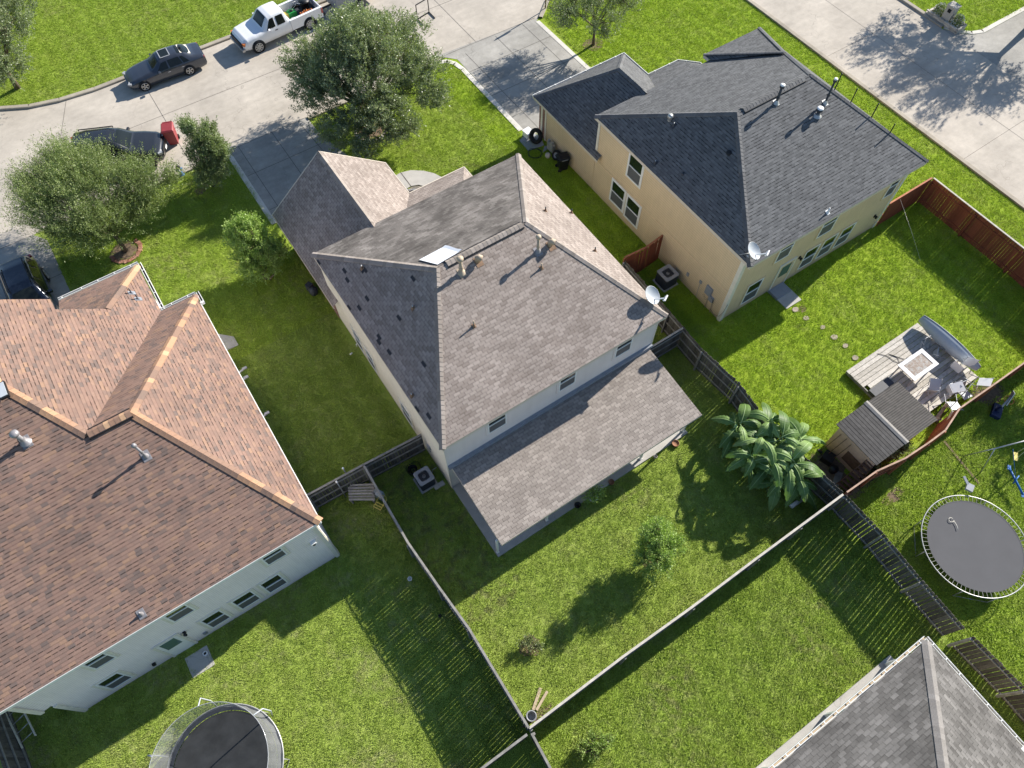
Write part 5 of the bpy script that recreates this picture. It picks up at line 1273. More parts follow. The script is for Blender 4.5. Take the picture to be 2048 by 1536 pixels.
for q in (((1.62, .40), (1.62, -.40)), ((2.22, .40), (2.22, -.40)), ((1.62, .40), (2.22, .40)), ((1.62, -.40), (2.22, -.40))): g.bar((*q[0], 1.425), (*q[1], 1.425), .05, .02, 0)
fr = g.build('sunroof_frame', ['lamp'], car_sed)
g = MB(ROOTM[car_sed.name]); g.box((1.92, 0, 1.428), (.54, .74, .012)); g.build('sunroof', ['glasscar'], car_sed)
g = MB(ROOTM[car_sed.name]); g.face([(2.86, -.44, 1.372), (3.44, -.50, 1.128), (3.44, .50, 1.128), (2.86, .44, 1.372)]); g.build('rear_sunshade', ['trim'], car_sed)

# pickup, extended cab, nose toward -x
Pf = at(516, 95, .37); Pr = at(619, 48, .37); wbT = 3.85
TRK = [(-.98, .45, .72, .80, .70, .55), (-.88, .38, .86, .98, .90, .74), (-.6, .36, .98, 1.10, .97, .82), (.0, .36, 1.04, 1.16, 1.0, .84), (.5, .36, 1.08, 1.20, 1.0, .84), (.62, .36, 1.10, 1.24, 1.0, .80),
       (1.18, .36, 1.14, 1.80, 1.0, .70), (1.5, .36, 1.14, 1.86, 1.0, .70), (2.1, .36, 1.14, 1.86, 1.0, .70), (2.36, .36, 1.14, 1.82, 1.0, .70), (2.50, .36, 1.14, 1.30, 1.0, .85), (2.56, .36, 1.10, 1.14, 1.0, .90)]
ta = math.atan2(Pr.y - Pf.y, Pr.x - Pf.x)
ry = Pf.y + .95 * math.cos(ta)
pk = car('pickup_truck', 'white extended-cab pickup truck loaded with garden gear, facing left behind the sedan', 'pickup truck', (Pf.x, Pf.y + .95, .004), ta, TRK, 'wmetal', wbT, 0.0, .39, .26, (.62, 1.20, 2.40, None),
         [(.86, 1.52, 1.28, 1.56), (1.68, 2.26, 1.70, 2.22)], 1.0, .26, 8, 'galv')
m4 = ROOTM[pk.name]
g = MB(m4)
for sd in (-1, 1):
    g.box((3.75, sd * .95, .80), (2.36, .10, .66), 0); g.box((3.75, sd * .93, 1.14), (2.40, .16, .04), 0)
g.box((3.75, 0, .56), (2.36, 1.86, .08), 1); g.box((2.60, 0, .86), (.06, 1.9, .56), 0); g.box((4.92, 0, .84), (.06, 1.86, .56), 0)
g.build('cargo_bed', ['wmetal', 'dgrey'], pk)
g = MB(m4); g.box((-.98, 0, .74), (.12, 1.5, .26), 0); g.build('grille', ['black'], pk)
g = MB(m4); g.box((-1.02, 0, .50), (.18, 1.86, .16), 0); g.build('bumper', ['galv'], pk)
g = MB(m4); g.box((5.05, 0, .52), (.16, 1.8, .14), 0); g.build('bumper', ['black'], pk)
lights(pk, [('headlight', 'orange', (-.84, -.82, .84), (.20, .18, .18), .3), ('headlight', 'orange', (-.84, .82, .84), (.20, .18, .18), -.3), ('taillight', 'tail', (4.90, -1.0, .92), (.12, .05, .34), 0), ('taillight', 'tail', (4.90, 1.0, .92), (.12, .05, .34), 0), ('door_handle', 'black', (1.5, -1.01, 1.0), (.2, .03, .04), 0)])
def onbed(x, y, z): return m4 @ Vector((x, y, z))
def cargo(name, mb_fn, mats, label, cat, x, y, z):
    b = MB(Matrix.Translation(onbed(x, y, z)) @ Matrix.Rotation(ta, 4, 'Z')); mb_fn(b); p = onbed(x, y, z)
    return single(b, name, mats, label, cat, p)
def f_green(b):
    b.box((0, 0, .17), (.55, .42, .34), 0); b.lathe([(.12, .34), (.12, .44), (0, .44)], (0, 0, 0), 12, 1)
    b.tube([(.2, .15, .3), (.5, .1, .6), (.7, -.1, .62)], .02, 6, 2); b.tube([(-.2, .15, .3), (.3, .3, .62), (.6, .3, .64)], .02, 6, 2)
cargo('leaf_blower', f_green, ['green', 'black', 'lamp'], 'green garden machine with pale handles in the pickup bed', 'garden machine', 3.25, .2, .6)
def f_yel(b):
    b.box((0, 0, .14), (.42, .34, .28), 0); b.tube([(0, 0, .28), (.1, -.1, .5), (.3, -.2, .52)], .022, 6, 1); b.tube([(0, .1, .28), (-.2, .1, .46)], .02, 6, 2)
cargo('hedge_trimmer', f_yel, ['yellow', 'green', 'black'], 'yellow garden machine just behind the pickup cab', 'garden machine', 2.95, .3, .6)
def f_bin(b): b.lathe([(.26, 0), (.32, .55), (.36, .56), (.36, .62), (.0, .64)], (0, 0, 0), 14, 0)
cargo('trash_bin', f_bin, ['black'], 'black round bin standing at the tail of the pickup bed', 'bin', 4.3, .25, .6)
def f_jugs(b):
    for q in ((0, 0), (.32, .06), (.62, -.05)): b.box((q[0], q[1], .15), (.24, .2, .3), 0); b.lathe([(.05, .3), (.05, .37), (0, .37)], (q[0], q[1], 0), 8, 1)
cargo('fuel_can', f_jugs, ['orange', 'black'], 'row of orange cans along the near side of the pickup bed', 'fuel cans', 3.75, -.35, .6)
def f_bag(b): b.lathe([(.0, 0), (.24, .03), (.30, .14), (.18, .26), (0, .28)], (0, 0, 0), 12, 0)
cargo('clear_bag', f_bag, ['lamp'], 'pale translucent bag at the front corner of the pickup bed', 'bag', 3.0, -.5, .6)
# enclosed trailer behind the pickup
tl = thing('trailer', 'pale grey trailer hitched behind the white pickup, mostly hidden by the oak', 'trailer', (Pr.x + 2.0, Pr.y + .9, 0), ta)
g = MB(ROOTM[tl.name]); g.box((1.7, 0, 1.0), (3.2, 1.8, 1.2)); g.build('body', ['greyp'], tl)
g = MB(ROOTM[tl.name]); g.bar((-.9, 0, .5), (.1, 0, .5), .08, .08); g.build('tow_bar', ['black'], tl)
g = MB(ROOTM[tl.name]); g.box((1.7, 0, 1.62), (3.0, 1.65, .05)); g.build('roof', ['whitep'], tl)
for sd in (-1, 1): wheel(tl, 1.8, sd * .98, .33, .2, sd, 6, 'galv')
g = MB()
q = [at(835, 38, .05), at(858, 24, .05)]
for a_, c_ in ((q[0], q[0] + Vector((0, 0, 1.0))), (q[1], q[1] + Vector((0, 0, 1.0))), (q[0] + Vector((0, 0, 1.0)), q[1] + Vector((0, 0, 1.0))), (q[0], q[1]), (q[0] + Vector((.0, -.8, 0)), q[0]), (q[1] + Vector((0, -.8, 0)), q[1])): g.bar(a_, c_, .05, .05)
single(g, 'ramp_gate', ['blackm'], 'black metal frame standing on the street at the right edge of the oak crown', 'frame', (q[0].x, q[0].y, 0))

SUVS = [(-2.42, .40, .62, .70, .62, .45), (-2.30, .30, .74, .86, .84, .64), (-2.0, .25, .86, .98, .94, .76), (-1.4, .24, .94, 1.07, .97, .80), (-.95, .24, .98, 1.13, .97, .78),
        (-.25, .24, 1.02, 1.62, .97, .66), (.2, .24, 1.03, 1.72, .97, .67), (1.4, .24, 1.04, 1.70, .97, .66), (2.0, .25, 1.04, 1.60, .96, .66), (2.38, .30, 1.0, 1.12, .92, .72), (2.50, .40, .85, .95, .84, .66)]
def suv(label, loc, rz, paint):
    t = car('suv', label, 'car', loc, rz, SUVS, paint, 2.95, -1.50, .37, .24, (-.93, -.22, 2.02, 2.38), [(-.55, .28, -.10, .30), (.38, 1.22, .40, 1.18), (1.32, 1.95, 1.30, 1.75)], .97, .24, 6)
    lights(t, [('headlight', 'lamp', (-2.27, -.66, .78), (.22, .34, .12), -.45), ('headlight', 'lamp', (-2.27, .66, .78), (.22, .34, .12), .45), ('taillight', 'tail', (2.38, -.78, .95), (.14, .2, .3), .2), ('taillight', 'tail', (2.38, .78, .95), (.14, .2, .3), -.2), ('grille', 'black', (-2.40, 0, .66), (.06, 1.0, .2), 0), ('number_plate', 'white', (-2.46, 0, .52), (.02, .3, .13), 0)])
    g = MB(ROOTM[t.name])
    for sd in (-1, 1): g.bar((-.1, sd * .58, 1.76), (1.7, sd * .58, 1.74), .04, .04)
    for sd in (-1, 1): g.bar((-.1 + .0, sd * .58, 1.68), (-.1, sd * .58, 1.76), .04, .04); g.bar((1.7, sd * .58, 1.68), (1.7, sd * .58, 1.74), .04, .04)
    g.build('roof_rails', ['black'], t); return t
big = suv('charcoal grey SUV at the near kerb, its tail half hidden under the feathery tree', (-1.65, 39.85, .004), PI - R(25), 'bmetal'); big.scale = (1.08, 1.08, 1.08)
suv('dark navy SUV on the driveway, cut off by the red-brown roof at the left edge', (-9.0, 32.0, .014), PI / 2, 'nmetal')

# ================================================================ yard things
def dish(label, p, az, el, r=.46, mast=.6):
    t = thing('satellite_dish', label, 'satellite dish', p)
    X = (Vector((math.cos(az) * math.cos(el), math.sin(az) * math.cos(el), math.sin(el)))).to_track_quat('Z', 'Y').to_matrix()
    c = Vector(p) + Vector((0, 0, mast)) + X @ Vector((0, 0, .10))
    b = MB(); S_ = Matrix.Diagonal((1.0, 1.12, 1.0)).to_3x3()
    b.lathe([(r * f, .16 * r / .46 * f * f) for f in (0, .2, .4, .6, .8, .93, 1.0)], c, 30, 0, X=X @ S_)
    b.lathe([(r * 1.0, .16 * r / .46), (r * 1.02, .155 * r / .46), (r * .9, .10 * r / .46), (r * .4, -.01), (0, -.03)], c, 30, 1, X=X @ S_)
    b.build('reflector', ['dishf', 'white'], t)
    b = MB(); low = c + X @ Vector((0, -r * 1.0, .14)); foc = c + X @ Vector((0, -r * .95, .62))
    b.bar(c + X @ Vector((0, -r * .6, .02)), foc, .05, .04); b.build('arm', ['whitep'], t)
    b = MB(); sx = X @ Vector((1, 0, 0))
    b.bar(foc - sx * .16, foc + sx * .16, .06, .06)
    for k in (-1, 0, 1): b.lathe([(.035, 0), (.04, .10), (.028, .12), (0, .12)], foc + sx * .11 * k, 10, 0, X=X @ Matrix.Rotation(PI, 3, 'X'))
    b.build('receiver', ['white'], t)
    b = MB(); b.tube([Vector(p), Vector(p) + Vector((0, 0, mast * .8)), c - X @ Vector((0, 0, .06))], .025, 8)
    b.tube([Vector(p) + Vector((-.35, .25, .08)), Vector(p) + Vector((0, 0, mast * .75))], .012, 6); b.lathe([(.09, 0), (.09, .03), (0, .03)], p, 10)
    b.build('mast', ['galv'], t)
    return t
p = on_surface(1296, 600, lambda x, y: zc(x, y)); dish('white satellite dish on the right rear corner of the tan roof', (p.x, p.y, p.z), R(-62), R(52), .38, .28)
p = on_surface(1497, 512, lambda x, y: zy(x, y)); dish('white satellite dish on the rear corner of the charcoal roof', (p.x, p.y, p.z), R(-62), R(52), .38, .28)
# white sheet on the ridge
g = MB(); q = [on_surface(843, 514, zc), on_surface(893, 531, zc), on_surface(922, 503, zc), on_surface(892, 487, zc)]
q = [(7.05, 17.98), (7.42, 17.02), (8.65, 17.12), (8.35, 18.02)]
n = 8
def shp(i, j):
    u, v = i / n, j / n; a = Vector(q[0]).lerp(Vector(q[1]), v); c = Vector(q[3]).lerp(Vector(q[2]), v); p = a.lerp(c, u)
    return Vector((p.x, p.y, zc(p.x, p.y) + .06 + .012 * math.sin(u * 25) + (.05 if i == n else 0) + (.02 * math.sin(v * 7) if i >= n - 1 else 0)))
for i in range(n):
    for j in range(n): g.face([shp(i, j), shp(i + 1, j), shp(i + 1, j + 1), shp(i, j + 1)][::-1], 0)
for i in range(n): 
    for j in (0, n): a, c = shp(i, j), shp(i + 1, j); g.face([a, c, c - Vector((0, 0, .04)), a - Vector((0, 0, .04))], 0)
single(g, 'metal_sheet', ['tarp'], 'white bent sheet lying across the ridge of the tan roof', 'sheet', (7.4, 17.0, 7.6))

def ac_unit(label, loc, rz, s, h, top, body, fan, grp):
    t = thing('air_conditioner', label, 'air conditioner', loc, rz, grp); m = ROOTM[t.name]
    def rr(hs, c, k=5): return [(hs * sx - sx * c + sx * c * math.cos(a) if True else 0, hs * sy - sy * c + sy * c * math.sin(a)) for sx, sy, a0 in ((1, 1, 0), (-1, 1, 1), (-1, -1, 2), (1, -1, 3)) for a in [(PI / 2) * i / k if a0 in (0, 2) else (PI / 2) * (1 - i / k) for i in range(k + 1)]]
    b = MB(m); b.prism(rr(s / 2 - .01, .07), .06, h - .05); b.build('casing', [body], t)
    b = MB(m)
    for k in range(16): b.prism(rr(s / 2, .075), .10 + k * (h - .2) / 16, .10 + k * (h - .2) / 16 + .018)
    b.build('louvres', [body], t)
    b = MB(m); o = rr(s / 2 + .015, .09, 7); N = len(o); R_ = s * .385
    inn = [(R_ * math.cos(math.atan2(y, x)), R_ * math.sin(math.atan2(y, x))) for x, y in o]
    vs = [(x, y, h - .05) for x, y in o] + [(x, y, h) for x, y in o] + [(x, y, h) for x, y in inn] + [(x, y, h - .1) for x, y in inn]
    fs = []
    for i in range(N):
        j = (i + 1) % N; fs += [(i, j, N + j, N + i), (N + i, N + j, 2 * N + j, 2 * N + i), (2 * N + i, 2 * N + j, 3 * N + j, 3 * N + i)]
    b.add(vs, fs); b.build('top_plate', [top], t)
    b = MB(m); b.lathe([(0, h - .12), (R_, h - .12)], (0, 0, 0), 24, 1)
    b.lathe([(.09, h - .11), (.09, h - .04), (0, h - .035)], (0, 0, 0), 14, 0)
    for k in range(3):
        a = k * 2 * PI / 3 + .5
        b.add([(.05 * math.cos(a), .05 * math.sin(a), h - .07), (R_ * .93 * math.cos(a - .42), R_ * .93 * math.sin(a - .42), h - .085), (R_ * .93 * math.cos(a + .42), R_ * .93 * math.sin(a + .42), h - .055)], [(0, 1, 2)], 0)
    b.build('fan', [fan, 'black'], t)
    b = MB(m)
    for k in range(1, 7): b.tube([(R_ * k / 7 * math.cos(a), R_ * k / 7 * math.sin(a), h + .012) for a in [2 * PI * i / 24 for i in range(24)]], .004, 4, 0, closed=True, cap=False)
    for k in range(8): a = k * PI / 4; b.bar((0, 0, h + .012), (R_ * math.cos(a), R_ * math.sin(a), h + .012), .006, .006)
    b.build('grille', ['blackm'], t)
    b = MB(m); b.box((0, 0, .03), (s + .14, s + .14, .06)); b.build('pad', ['slab'], t)
    b = MB(m); b.tube([(s / 2, .1, .3), (s / 2 + .1, .12, .26), (s / 2 + .12, .1, .6), (s / 2 + .34, .1, .62)], .018, 6); b.build('pipe', ['galv'], t)
    return t
ac_unit('blue-grey air conditioner on a pad by the left rear corner of the middle house', (3.02, 12.12, 0), 0, .72, .78, 'greyp', 'dgrey', 'greyp', 'air conditioners beside the houses')
ac_unit('dark air conditioner with a grey fan top against the tan house wall', (19.35, 14.8, 0), 0, .84, .86, 'grey', 'dgrey', 'lamp', 'air conditioners beside the houses')
g = MB(); g.lathe([(.17, 0), (.21, .3), (.225, .31), (.20, .30), (.16, .03), (0, .03)], at(827, 943, 0), 18); p = at(827, 943, 0)
single(g, 'bucket', ['black'], 'small black tub squeezed beside the blue-grey air conditioner', 'tub', p)
g = MB(); g.box((3.45, 11.62, .05), (.5, .22, .10)); single(g, 'paving_block', ['slab'], 'pale paving block at the rear corner of the middle house', 'block', (3.45, 11.62, 0))
def hose(label, c, r, mat, loops=3, cat='hose', sq=1.0):
    b = MB(); pts = [(c[0] + r * (1 + .12 * math.sin(a * 1.7)) * math.cos(a), c[1] + sq * r * (1 + .15 * math.sin(a * 2.3)) * math.sin(a), .03 + .012 * a / 6.28) for a in [i * .35 for i in range(int(loops * 18))]]
    b.tube(pts, .014, 6); return single(b, 'hose', [mat], label, cat, (c[0], c[1], 0))
hose('dark hose coiled on the ground behind the short dark fence', (2.9, 12.95), .35, 'black', 2)
hose('tangled black hose on flat stones beside the leaning tyre', (18.95, 26.5), .4, 'black', 3)
g = MB(); c = at(1062, 285, 0)
g.prism([(c.x - .55, c.y - .5), (c.x + .5, c.y - .65), (c.x + .8, c.y + .2), (c.x + .2, c.y + .75), (c.x - .5, c.y + .5)], 0, .05); g.prism([(c.x + .1, c.y - 1.1), (c.x + .7, c.y - 1.0), (c.x + .5, c.y - .72)], 0, .05)
single(g, 'flat_stones', ['greyp'], 'flat grey paving stones at the front corner of the tan house', 'stones', (c.x, c.y, 0))
# leaning tyre
t = thing('tyre', 'big black tyre leaning against the brick corner of the tan house', 'tyre', (19.55, 27.25, 0))
X = (Vector((-.86, -.22, .46)).normalized()).to_track_quat('Z', 'Y').to_matrix()
b = MB(); b.lathe([(.24, -.10), (.38, -.13), (.44, -.09), (.44, .09), (.38, .13), (.24, .10), (.26, 0), (.24, -.10)], (19.55, 27.3, .46), 28, 0, X=X)
for k in range(28):
    a = 2 * PI * k / 28; v = X @ Vector((.45 * math.cos(a), .45 * math.sin(a), 0)); b.box(Vector((19.55, 27.3, .46)) + v, (.03, .03, .12), 0, 0, .5, X @ Matrix.Rotation(a, 3, 'Z'))
b.build('tread', ['rubber'], t)
g = MB(); c = Vector((19.42, 27.95, 0)); g.box((c.x, c.y, .2), (.45, .5, .4), 0, .1); g.box((c.x, c.y, .42), (.5, .55, .04), 0, .1); single(g, 'white_box', ['white'], 'bright white box at the front corner of the tan house, beside the leaning tyre', 'box', c)
g = MB(); g.box((19.82, 26.1, .42), (.22, .55, .5), 0); g.box((19.78, 25.95, .75), (.14, .16, .22), 0); g.box((19.80, 26.3, .72), (.12, .12, .2), 1); g.bar((19.8, 26.2, 0), (19.8, 26.2, .5), .05, .05, 1); single(g, 'utility_boxes', ['galv', 'greyp'], 'cluster of grey utility boxes low on the tan house wall by the hose', 'utility box', (19.82, 26.1, 0))
g = MB(); c = (19.42, 25.85, 0); g.lathe([(0, 0), (.12, .02), (.17, .14), (.15, .24), (.08, .30), (0, .31)], c, 18); single(g, 'garden_ball', ['stone'], 'round pale pot like a ball on the grass between the hose and the black bin', 'ball', c)
t = thing('spare_wheel', 'old car wheel standing on edge against the tan wall, next to the black bin', 'wheel', (19.78, 25.45, 0))
X = Vector((-.8, -.1, .55)).normalized().to_track_quat('Z', 'Y').to_matrix()
b = MB(); b.lathe([(.17, -.08), (.27, -.09), (.30, -.05), (.30, .05), (.27, .09), (.17, .08), (.17, -.08)], (19.75, 25.45, .30), 24, 0, X=X); b.build('tyre', ['rubber'], t)
b = MB(); b.lathe([(0, .02), (.06, .03), (.13, .0), (.17, .05)], (19.75, 25.45, .30), 20, 0, X=X); b.build('rim', ['greyp'], t)
def wheelie_bin(label, loc, rz, mat, grp=None, stripe=None, s=1.0):
    t = thing('wheelie_bin', label, 'bin', loc, rz, grp); m = ROOTM[t.name] @ Matrix.Scale(s, 4)
    b = MB(m)
    vs = []
    for z, hx, hy in ((.06, .22, .24), (.92, .29, .33), (.94, .31, .35), (.98, .31, .35)):
        vs += [(-hx, -hy, z), (hx, -hy, z), (hx, hy, z), (-hx, hy, z)]
    fs = [(3, 2, 1, 0)] + [(4 * i + j, 4 * i + (j + 1) % 4, 4 * i + 4 + (j + 1) % 4, 4 * i + 4 + j) for i in range(3) for j in range(4)] + [(12, 13, 14, 15)]
    b.add(vs, fs); b.build('body', [mat], t)
    b = MB(m); vs = [(-.33, -.38, 1.0), (.33, -.38, 1.0), (.33, .36, 1.0), (-.33, .36, 1.0), (-.27, -.30, 1.06), (.27, -.30, 1.06), (.28, .30, 1.07), (-.28, .30, 1.07)]
    b.add(vs, [(3, 2, 1, 0), (0, 1, 5, 4), (1, 2, 6, 5), (2, 3, 7, 6), (3, 0, 4, 7), (4, 5, 6, 7)]); b.box((0, .42, 1.0), (.5, .05, .05)); b.bar((-.24, .36, 1.0), (-.24, .43, 1.0), .04, .04); b.bar((.24, .36, 1.0), (.24, .43, 1.0), .04, .04)
    l = b.build('lid', [mat], t)
    if stripe: b = MB(m); b.bar((-.34, -.2, .96), (-.34, .2, .96), .02, .04); b.build('label_strip', [stripe], l)
    for sx in (-1, 1):
        b = MB(m); b.lathe([(0, -.03), (.12, -.03), (.12, .03), (0, .03)], (sx * .25, .28, .12), 16, 0, X=Matrix.Rotation(PI / 2, 3, 'Y')); b.build('wheel', ['rubber'], t)
    return t
wheelie_bin('dark green-black wheelie bin beside the tan house wall', (19.62, 24.62, 0), R(75), 'black', 'wheelie bins', 'lamp', .95)
wheelie_bin('faded red wheelie bin standing on the street in front of the grey SUV', (1.35, 39.5, .004), R(-20), 'red', 'wheelie bins', None, 1.12)
# hydrant
t = thing('fire_hydrant', 'small blue fire hydrant with a dark cap on the lawn near the red bin', 'hydrant', (.72, 37.15 - .45, 0)); c = Vector((.72, 36.7, 0))
b = MB(); b.lathe([(.0, 0), (.17, 0), (.17, .05), (.11, .06), (.11, .5), (.14, .52), (.14, .56), (.0, .56)], c, 18); b.build('barrel', ['blue'], t)
b = MB(); b.lathe([(.14, .56), (.12, .66), (.06, .72), (.03, .78), (0, .78)], c, 18); b.build('bonnet', ['blackm'], t)
for v in ((1, 0), (-1, 0), (0, -1)):
    b = MB(); b.tube([c + Vector((v[0] * .08, v[1] * .08, .42)), c + Vector((v[0] * .2, v[1] * .2, .42))], .055, 10); b.build('outlet_cap', ['white' if v == (0, -1) else 'blue'], t)

# tree rings
def ring_of(label, cx, cy, r, mat, n, arc_=(0, 2 * PI), grp=None, sz=(.10, .2, .07)):
    b = MB()
    for i in range(n):
        a = arc_[0] + (arc_[1] - arc_[0]) * i / n; rr = r + random.uniform(-.04, .04)
        b.box((cx + rr * math.cos(a), cy + rr * math.sin(a), sz[2] / 2), (sz[1], sz[0], sz[2]), 0, a + random.uniform(-.25, .25), random.random())
    return single(b, 'brick_edging', [mat], label, 'edging', (cx, cy, 0), grp)
ring_of('ring of loose red bricks round the foot of the feathery tree', -3.95, 33.0, .80, 'ringbrick', 34, (R(180), R(395)), 'edging rings under trees')
ring_of('pale stone ring round the foot of the largest oak', 11.75, 33.75, .95, 'stone', 26, (0, 2 * PI), 'edging rings under trees')
ring_of('dark scalloped edging of the gravel bed by the front walk', 10.2, 25.9, 2.42, 'greyp', 30, (R(8), R(88)), 'edging rings under trees', (.06, .12, .12))
for i, (px, py) in enumerate([(1590, 620), (1612, 637), (1645, 655), (1668, 675), (1690, 692), (1710, 716)]):
    c = at(px, py, 0); g = MB(); r_ = random.uniform(.13, .2); g.prism([(c.x + r_ * (1 + random.uniform(-.2, .2)) * math.cos(a), c.y + r_ * .8 * math.sin(a)) for a in [k * PI / 4 for k in range(8)]], 0, .045)
    o = single(g, 'stepping_stone', ['paver'], ['first small stepping stone, closest to the tan house step', 'second stepping stone counted from the tan house step', 'third stepping stone counted from the tan house step', 'fourth stepping stone counted from the tan house step', 'fifth stepping stone, next to last towards the deck', 'last stepping stone, closest to the wooden deck'][i], 'stepping stone', c, 'stepping stones in the grass')

# patio and back yard items
def pot_plant(label, px, py, r, h, potmat, n, spread, leafm, seed):
    c = at(px, py, 0); t = thing('potted_plant', label, 'potted plant', c, 0); rng = np.random.default_rng(seed)
    b = MB(); b.lathe([(0, 0), (r * .7, 0), (r, h), (r * 1.06, h), (r * 1.06, h + .02), (r * .9, h + .02), (r * .88, h - .03), (0, h - .03)], c, 20); b.build('pot', [potmat], t)
    u = rng.normal(size=(n, 3)); u /= np.linalg.norm(u, axis=1, keepdims=True); st = np.array([c.x, c.y, h + spread * .7]) + u * spread * rng.uniform(.2, 1.0, (n, 1)) * np.array([1.2, .8, .9]); st[:, 2] = np.maximum(st[:, 2], .1)
    v = leaf_arrays(st, u + rng.normal(size=(n, 3)) * .4, .10, .055, rng); np_mesh('foliage', v, 4, rng.uniform(0, 1, n), leafm, t)
    b = MB()
    for i in range(0, n, 14): b.tube([(c.x, c.y, h), tuple(st[i])], .006, 4)
    b.build('stems', ['bark'], t); return t
pot_plant('leafy shrub in a pale rimmed pot at the edge of the covered patio', 1185, 998, .22, .32, 'whitep', 620, .5, 'lime', 3)
for (px, py, nm, lb, mt, r_) in ((1155, 1012, 'plant_pot', 'small dark round pot beside the potted shrub, towards the patio\'s left end', 'black', .14), (1222, 966, 'plant_pot', 'empty brown pot between the potted shrub and the bright end of the patio', 'terra', .13), (1350, 889, 'plant_pot', 'round clay lid on the grass at the right end of the covered patio', 'terra', .17), (1310, 915, 'plant_pot', 'pale little stone by the sunlit patio edge', 'stone', .09)):
    c = at(px, py, 0); g = MB(); g.lathe([(0, 0), (r_ * .85, 0), (r_, .14), (r_ * 1.05, .14), (r_ * 1.05, .17), (r_ * .9, .17), (r_ * .85, .12), (0, .12)], c, 18); single(g, nm, [mt], lb, 'pot', c)
c = at(1592, 1006, .1); g = MB(); g.tube([(c.x - .32, c.y + .0, .11), (c.x + .32, c.y - .02, .11)], .10, 14); single(g, 'storage_tube', ['whitep'], 'pale grey plastic tube lying on the ground below the banana plant', 'tube', (c.x, c.y, 0))
c = at(1056, 1446, 0); c = Vector((1.55, 1.35, 0)); g = MB(); g.lathe([(0, .02), (.15, 0), (.19, .26), (.21, .27), (.21, .29), (.17, .29), (.14, .06), (0, .06)], c, 20); single(g, 'bucket', ['greyp'], 'blue-grey bucket in the sharp bottom corner of the middle back yard', 'bucket', c)
g = MB(); g.bar((1.75, 1.5, .03), (2.45, 2.0, .03), .12, .04); g.bar((1.85, 1.42, .07), (2.6, 1.75, .05), .10, .03); single(g, 'timber_offcuts', ['woodlt'], 'two weathered boards lying in the bottom corner of the middle back yard', 'boards', (2.1, 1.7, 0))
# pallet-like bench and chair by the short dark fence
t = thing('wooden_pallet', 'weathered slatted pallet lying against the fence corner behind the white-walled house', 'pallet', (.28, 13.2, 0)); q0 = at(695, 968, .5); q1 = at(748, 966, .5); q2 = at(750, 1002, .5); q3 = at(698, 1002, .5)
b = MB()
for i in range(6):
    f = i / 6 + .02; g_ = i / 6 + .13
    a_, c_, d_, e_ = q0.lerp(q3, f), q1.lerp(q2, f), q1.lerp(q2, g_), q0.lerp(q3, g_)
    b.add([a_, c_, d_, e_] + [p - Vector((0, 0, .03)) for p in (a_, c_, d_, e_)], [(3, 2, 1, 0), (0, 1, 5, 4), (1, 2, 6, 5), (2, 3, 7, 6), (3, 0, 4, 7)], 0, random.random())
b.build('slats', ['deck'], t)
for f in (.08, .92):
    b = MB(); b.bar(q0.lerp(q1, f) - Vector((0, 0, .08)), q3.lerp(q2, f) - Vector((0, 0, .08)), .08, .09); b.build('bearer', ['rail'], t)
for f, k in ((.08, 0), (.92, 0), (.08, 1), (.92, 1)):
    b = MB(); p = q0.lerp(q1, f).lerp(q3.lerp(q2, f), .1 + .8 * k); b.box((p.x, p.y, .2), (.08, .08, .4)); b.build('leg', ['rail'], t)
c = at(757, 988, .3); g = MB(); g.box((c.x, c.y, .25), (.28, .42, .5), 0, .5); g.lathe([(.1, .5), (.08, .55), (0, .56)], c - Vector((0, 0, c.z)), 12, 0); single(g, 'storage_box', ['dishf'], 'pale blue-grey container between the pallet and the side fence', 'container', (c.x, c.y, 0))
t = thing('child_chair', 'small yellow plastic chair frame tipped over beside the side fence', 'chair', at(762, 1012, 0)); c = at(762, 1012, .0)
m = Matrix.Translation(c) @ Matrix.Rotation(R(-60), 4, 'Z'); b = MB(m)
b.tube([(-.18, 0, .34), (-.20, .26, .36), (-.1, .38, .38), (.1, .38, .38), (.20, .26, .36), (.18, 0, .34)], .02, 8); b.build('backrest', ['yellow'], t)
b = MB(m)
for y in (-.24, -.12, 0): b.bar((-.18, y, .32), (.18, y, .32), .05, .02)
b.bar((-.18, -.26, .32), (-.18, .02, .32), .03, .03); b.bar((.18, -.26, .32), (.18, .02, .32), .03, .03); b.build('seat', ['yellow'], t)
for sx, sy in ((-1, -.26), (1, -.26), (-1, .02), (1, .02)): b = MB(m); b.bar((sx * .18, sy, .32), (sx * .2, sy, .02), .03, .03); b.build('leg', ['yellow'], t)
for (pxa, pya, pxb, pyb, lb) in ((692, 927, 704, 968, 'tall white-capped pipe standing by the dark fence, farther from the white wall'), (680, 956, 692, 994, 'bent pipe with a white cap by the dark fence, nearer the white-walled house')):
    c = at(pxb, pyb, 0); g = MB(); h_ = 1.9; g.tube([(c.x, c.y, 0), (c.x, c.y, h_)], .028, 8, 0); g.lathe([(.045, h_), (.045, h_ + .06), (0, h_ + .07)], c, 10, 1); single(g, 'capped_pipe', ['grey', 'white'], lb, 'pipe', c, 'capped pipes by the dark fence')
for (px, py, lb, r_) in ((820, 1158, 'grey ring-shaped cap in the shaded left yard beside the side fence', .10), (411, 1307, 'small white round cap on the grass near the white house door', .10), (880, 1232, 'tiny dark cap in the shade of the side fence', .07)):
    c = at(px, py, 0); g = MB(); g.lathe([(0, .03), (r_ * .6, .03), (r_ * .6, .07), (r_, .07), (r_, 0)], c, 16); single(g, 'drain', ['whitep' if r_ > .08 else 'blackm'], lb, 'drain cap', c)
for (px, py) in ((713, 713), (703, 707)):
    pass
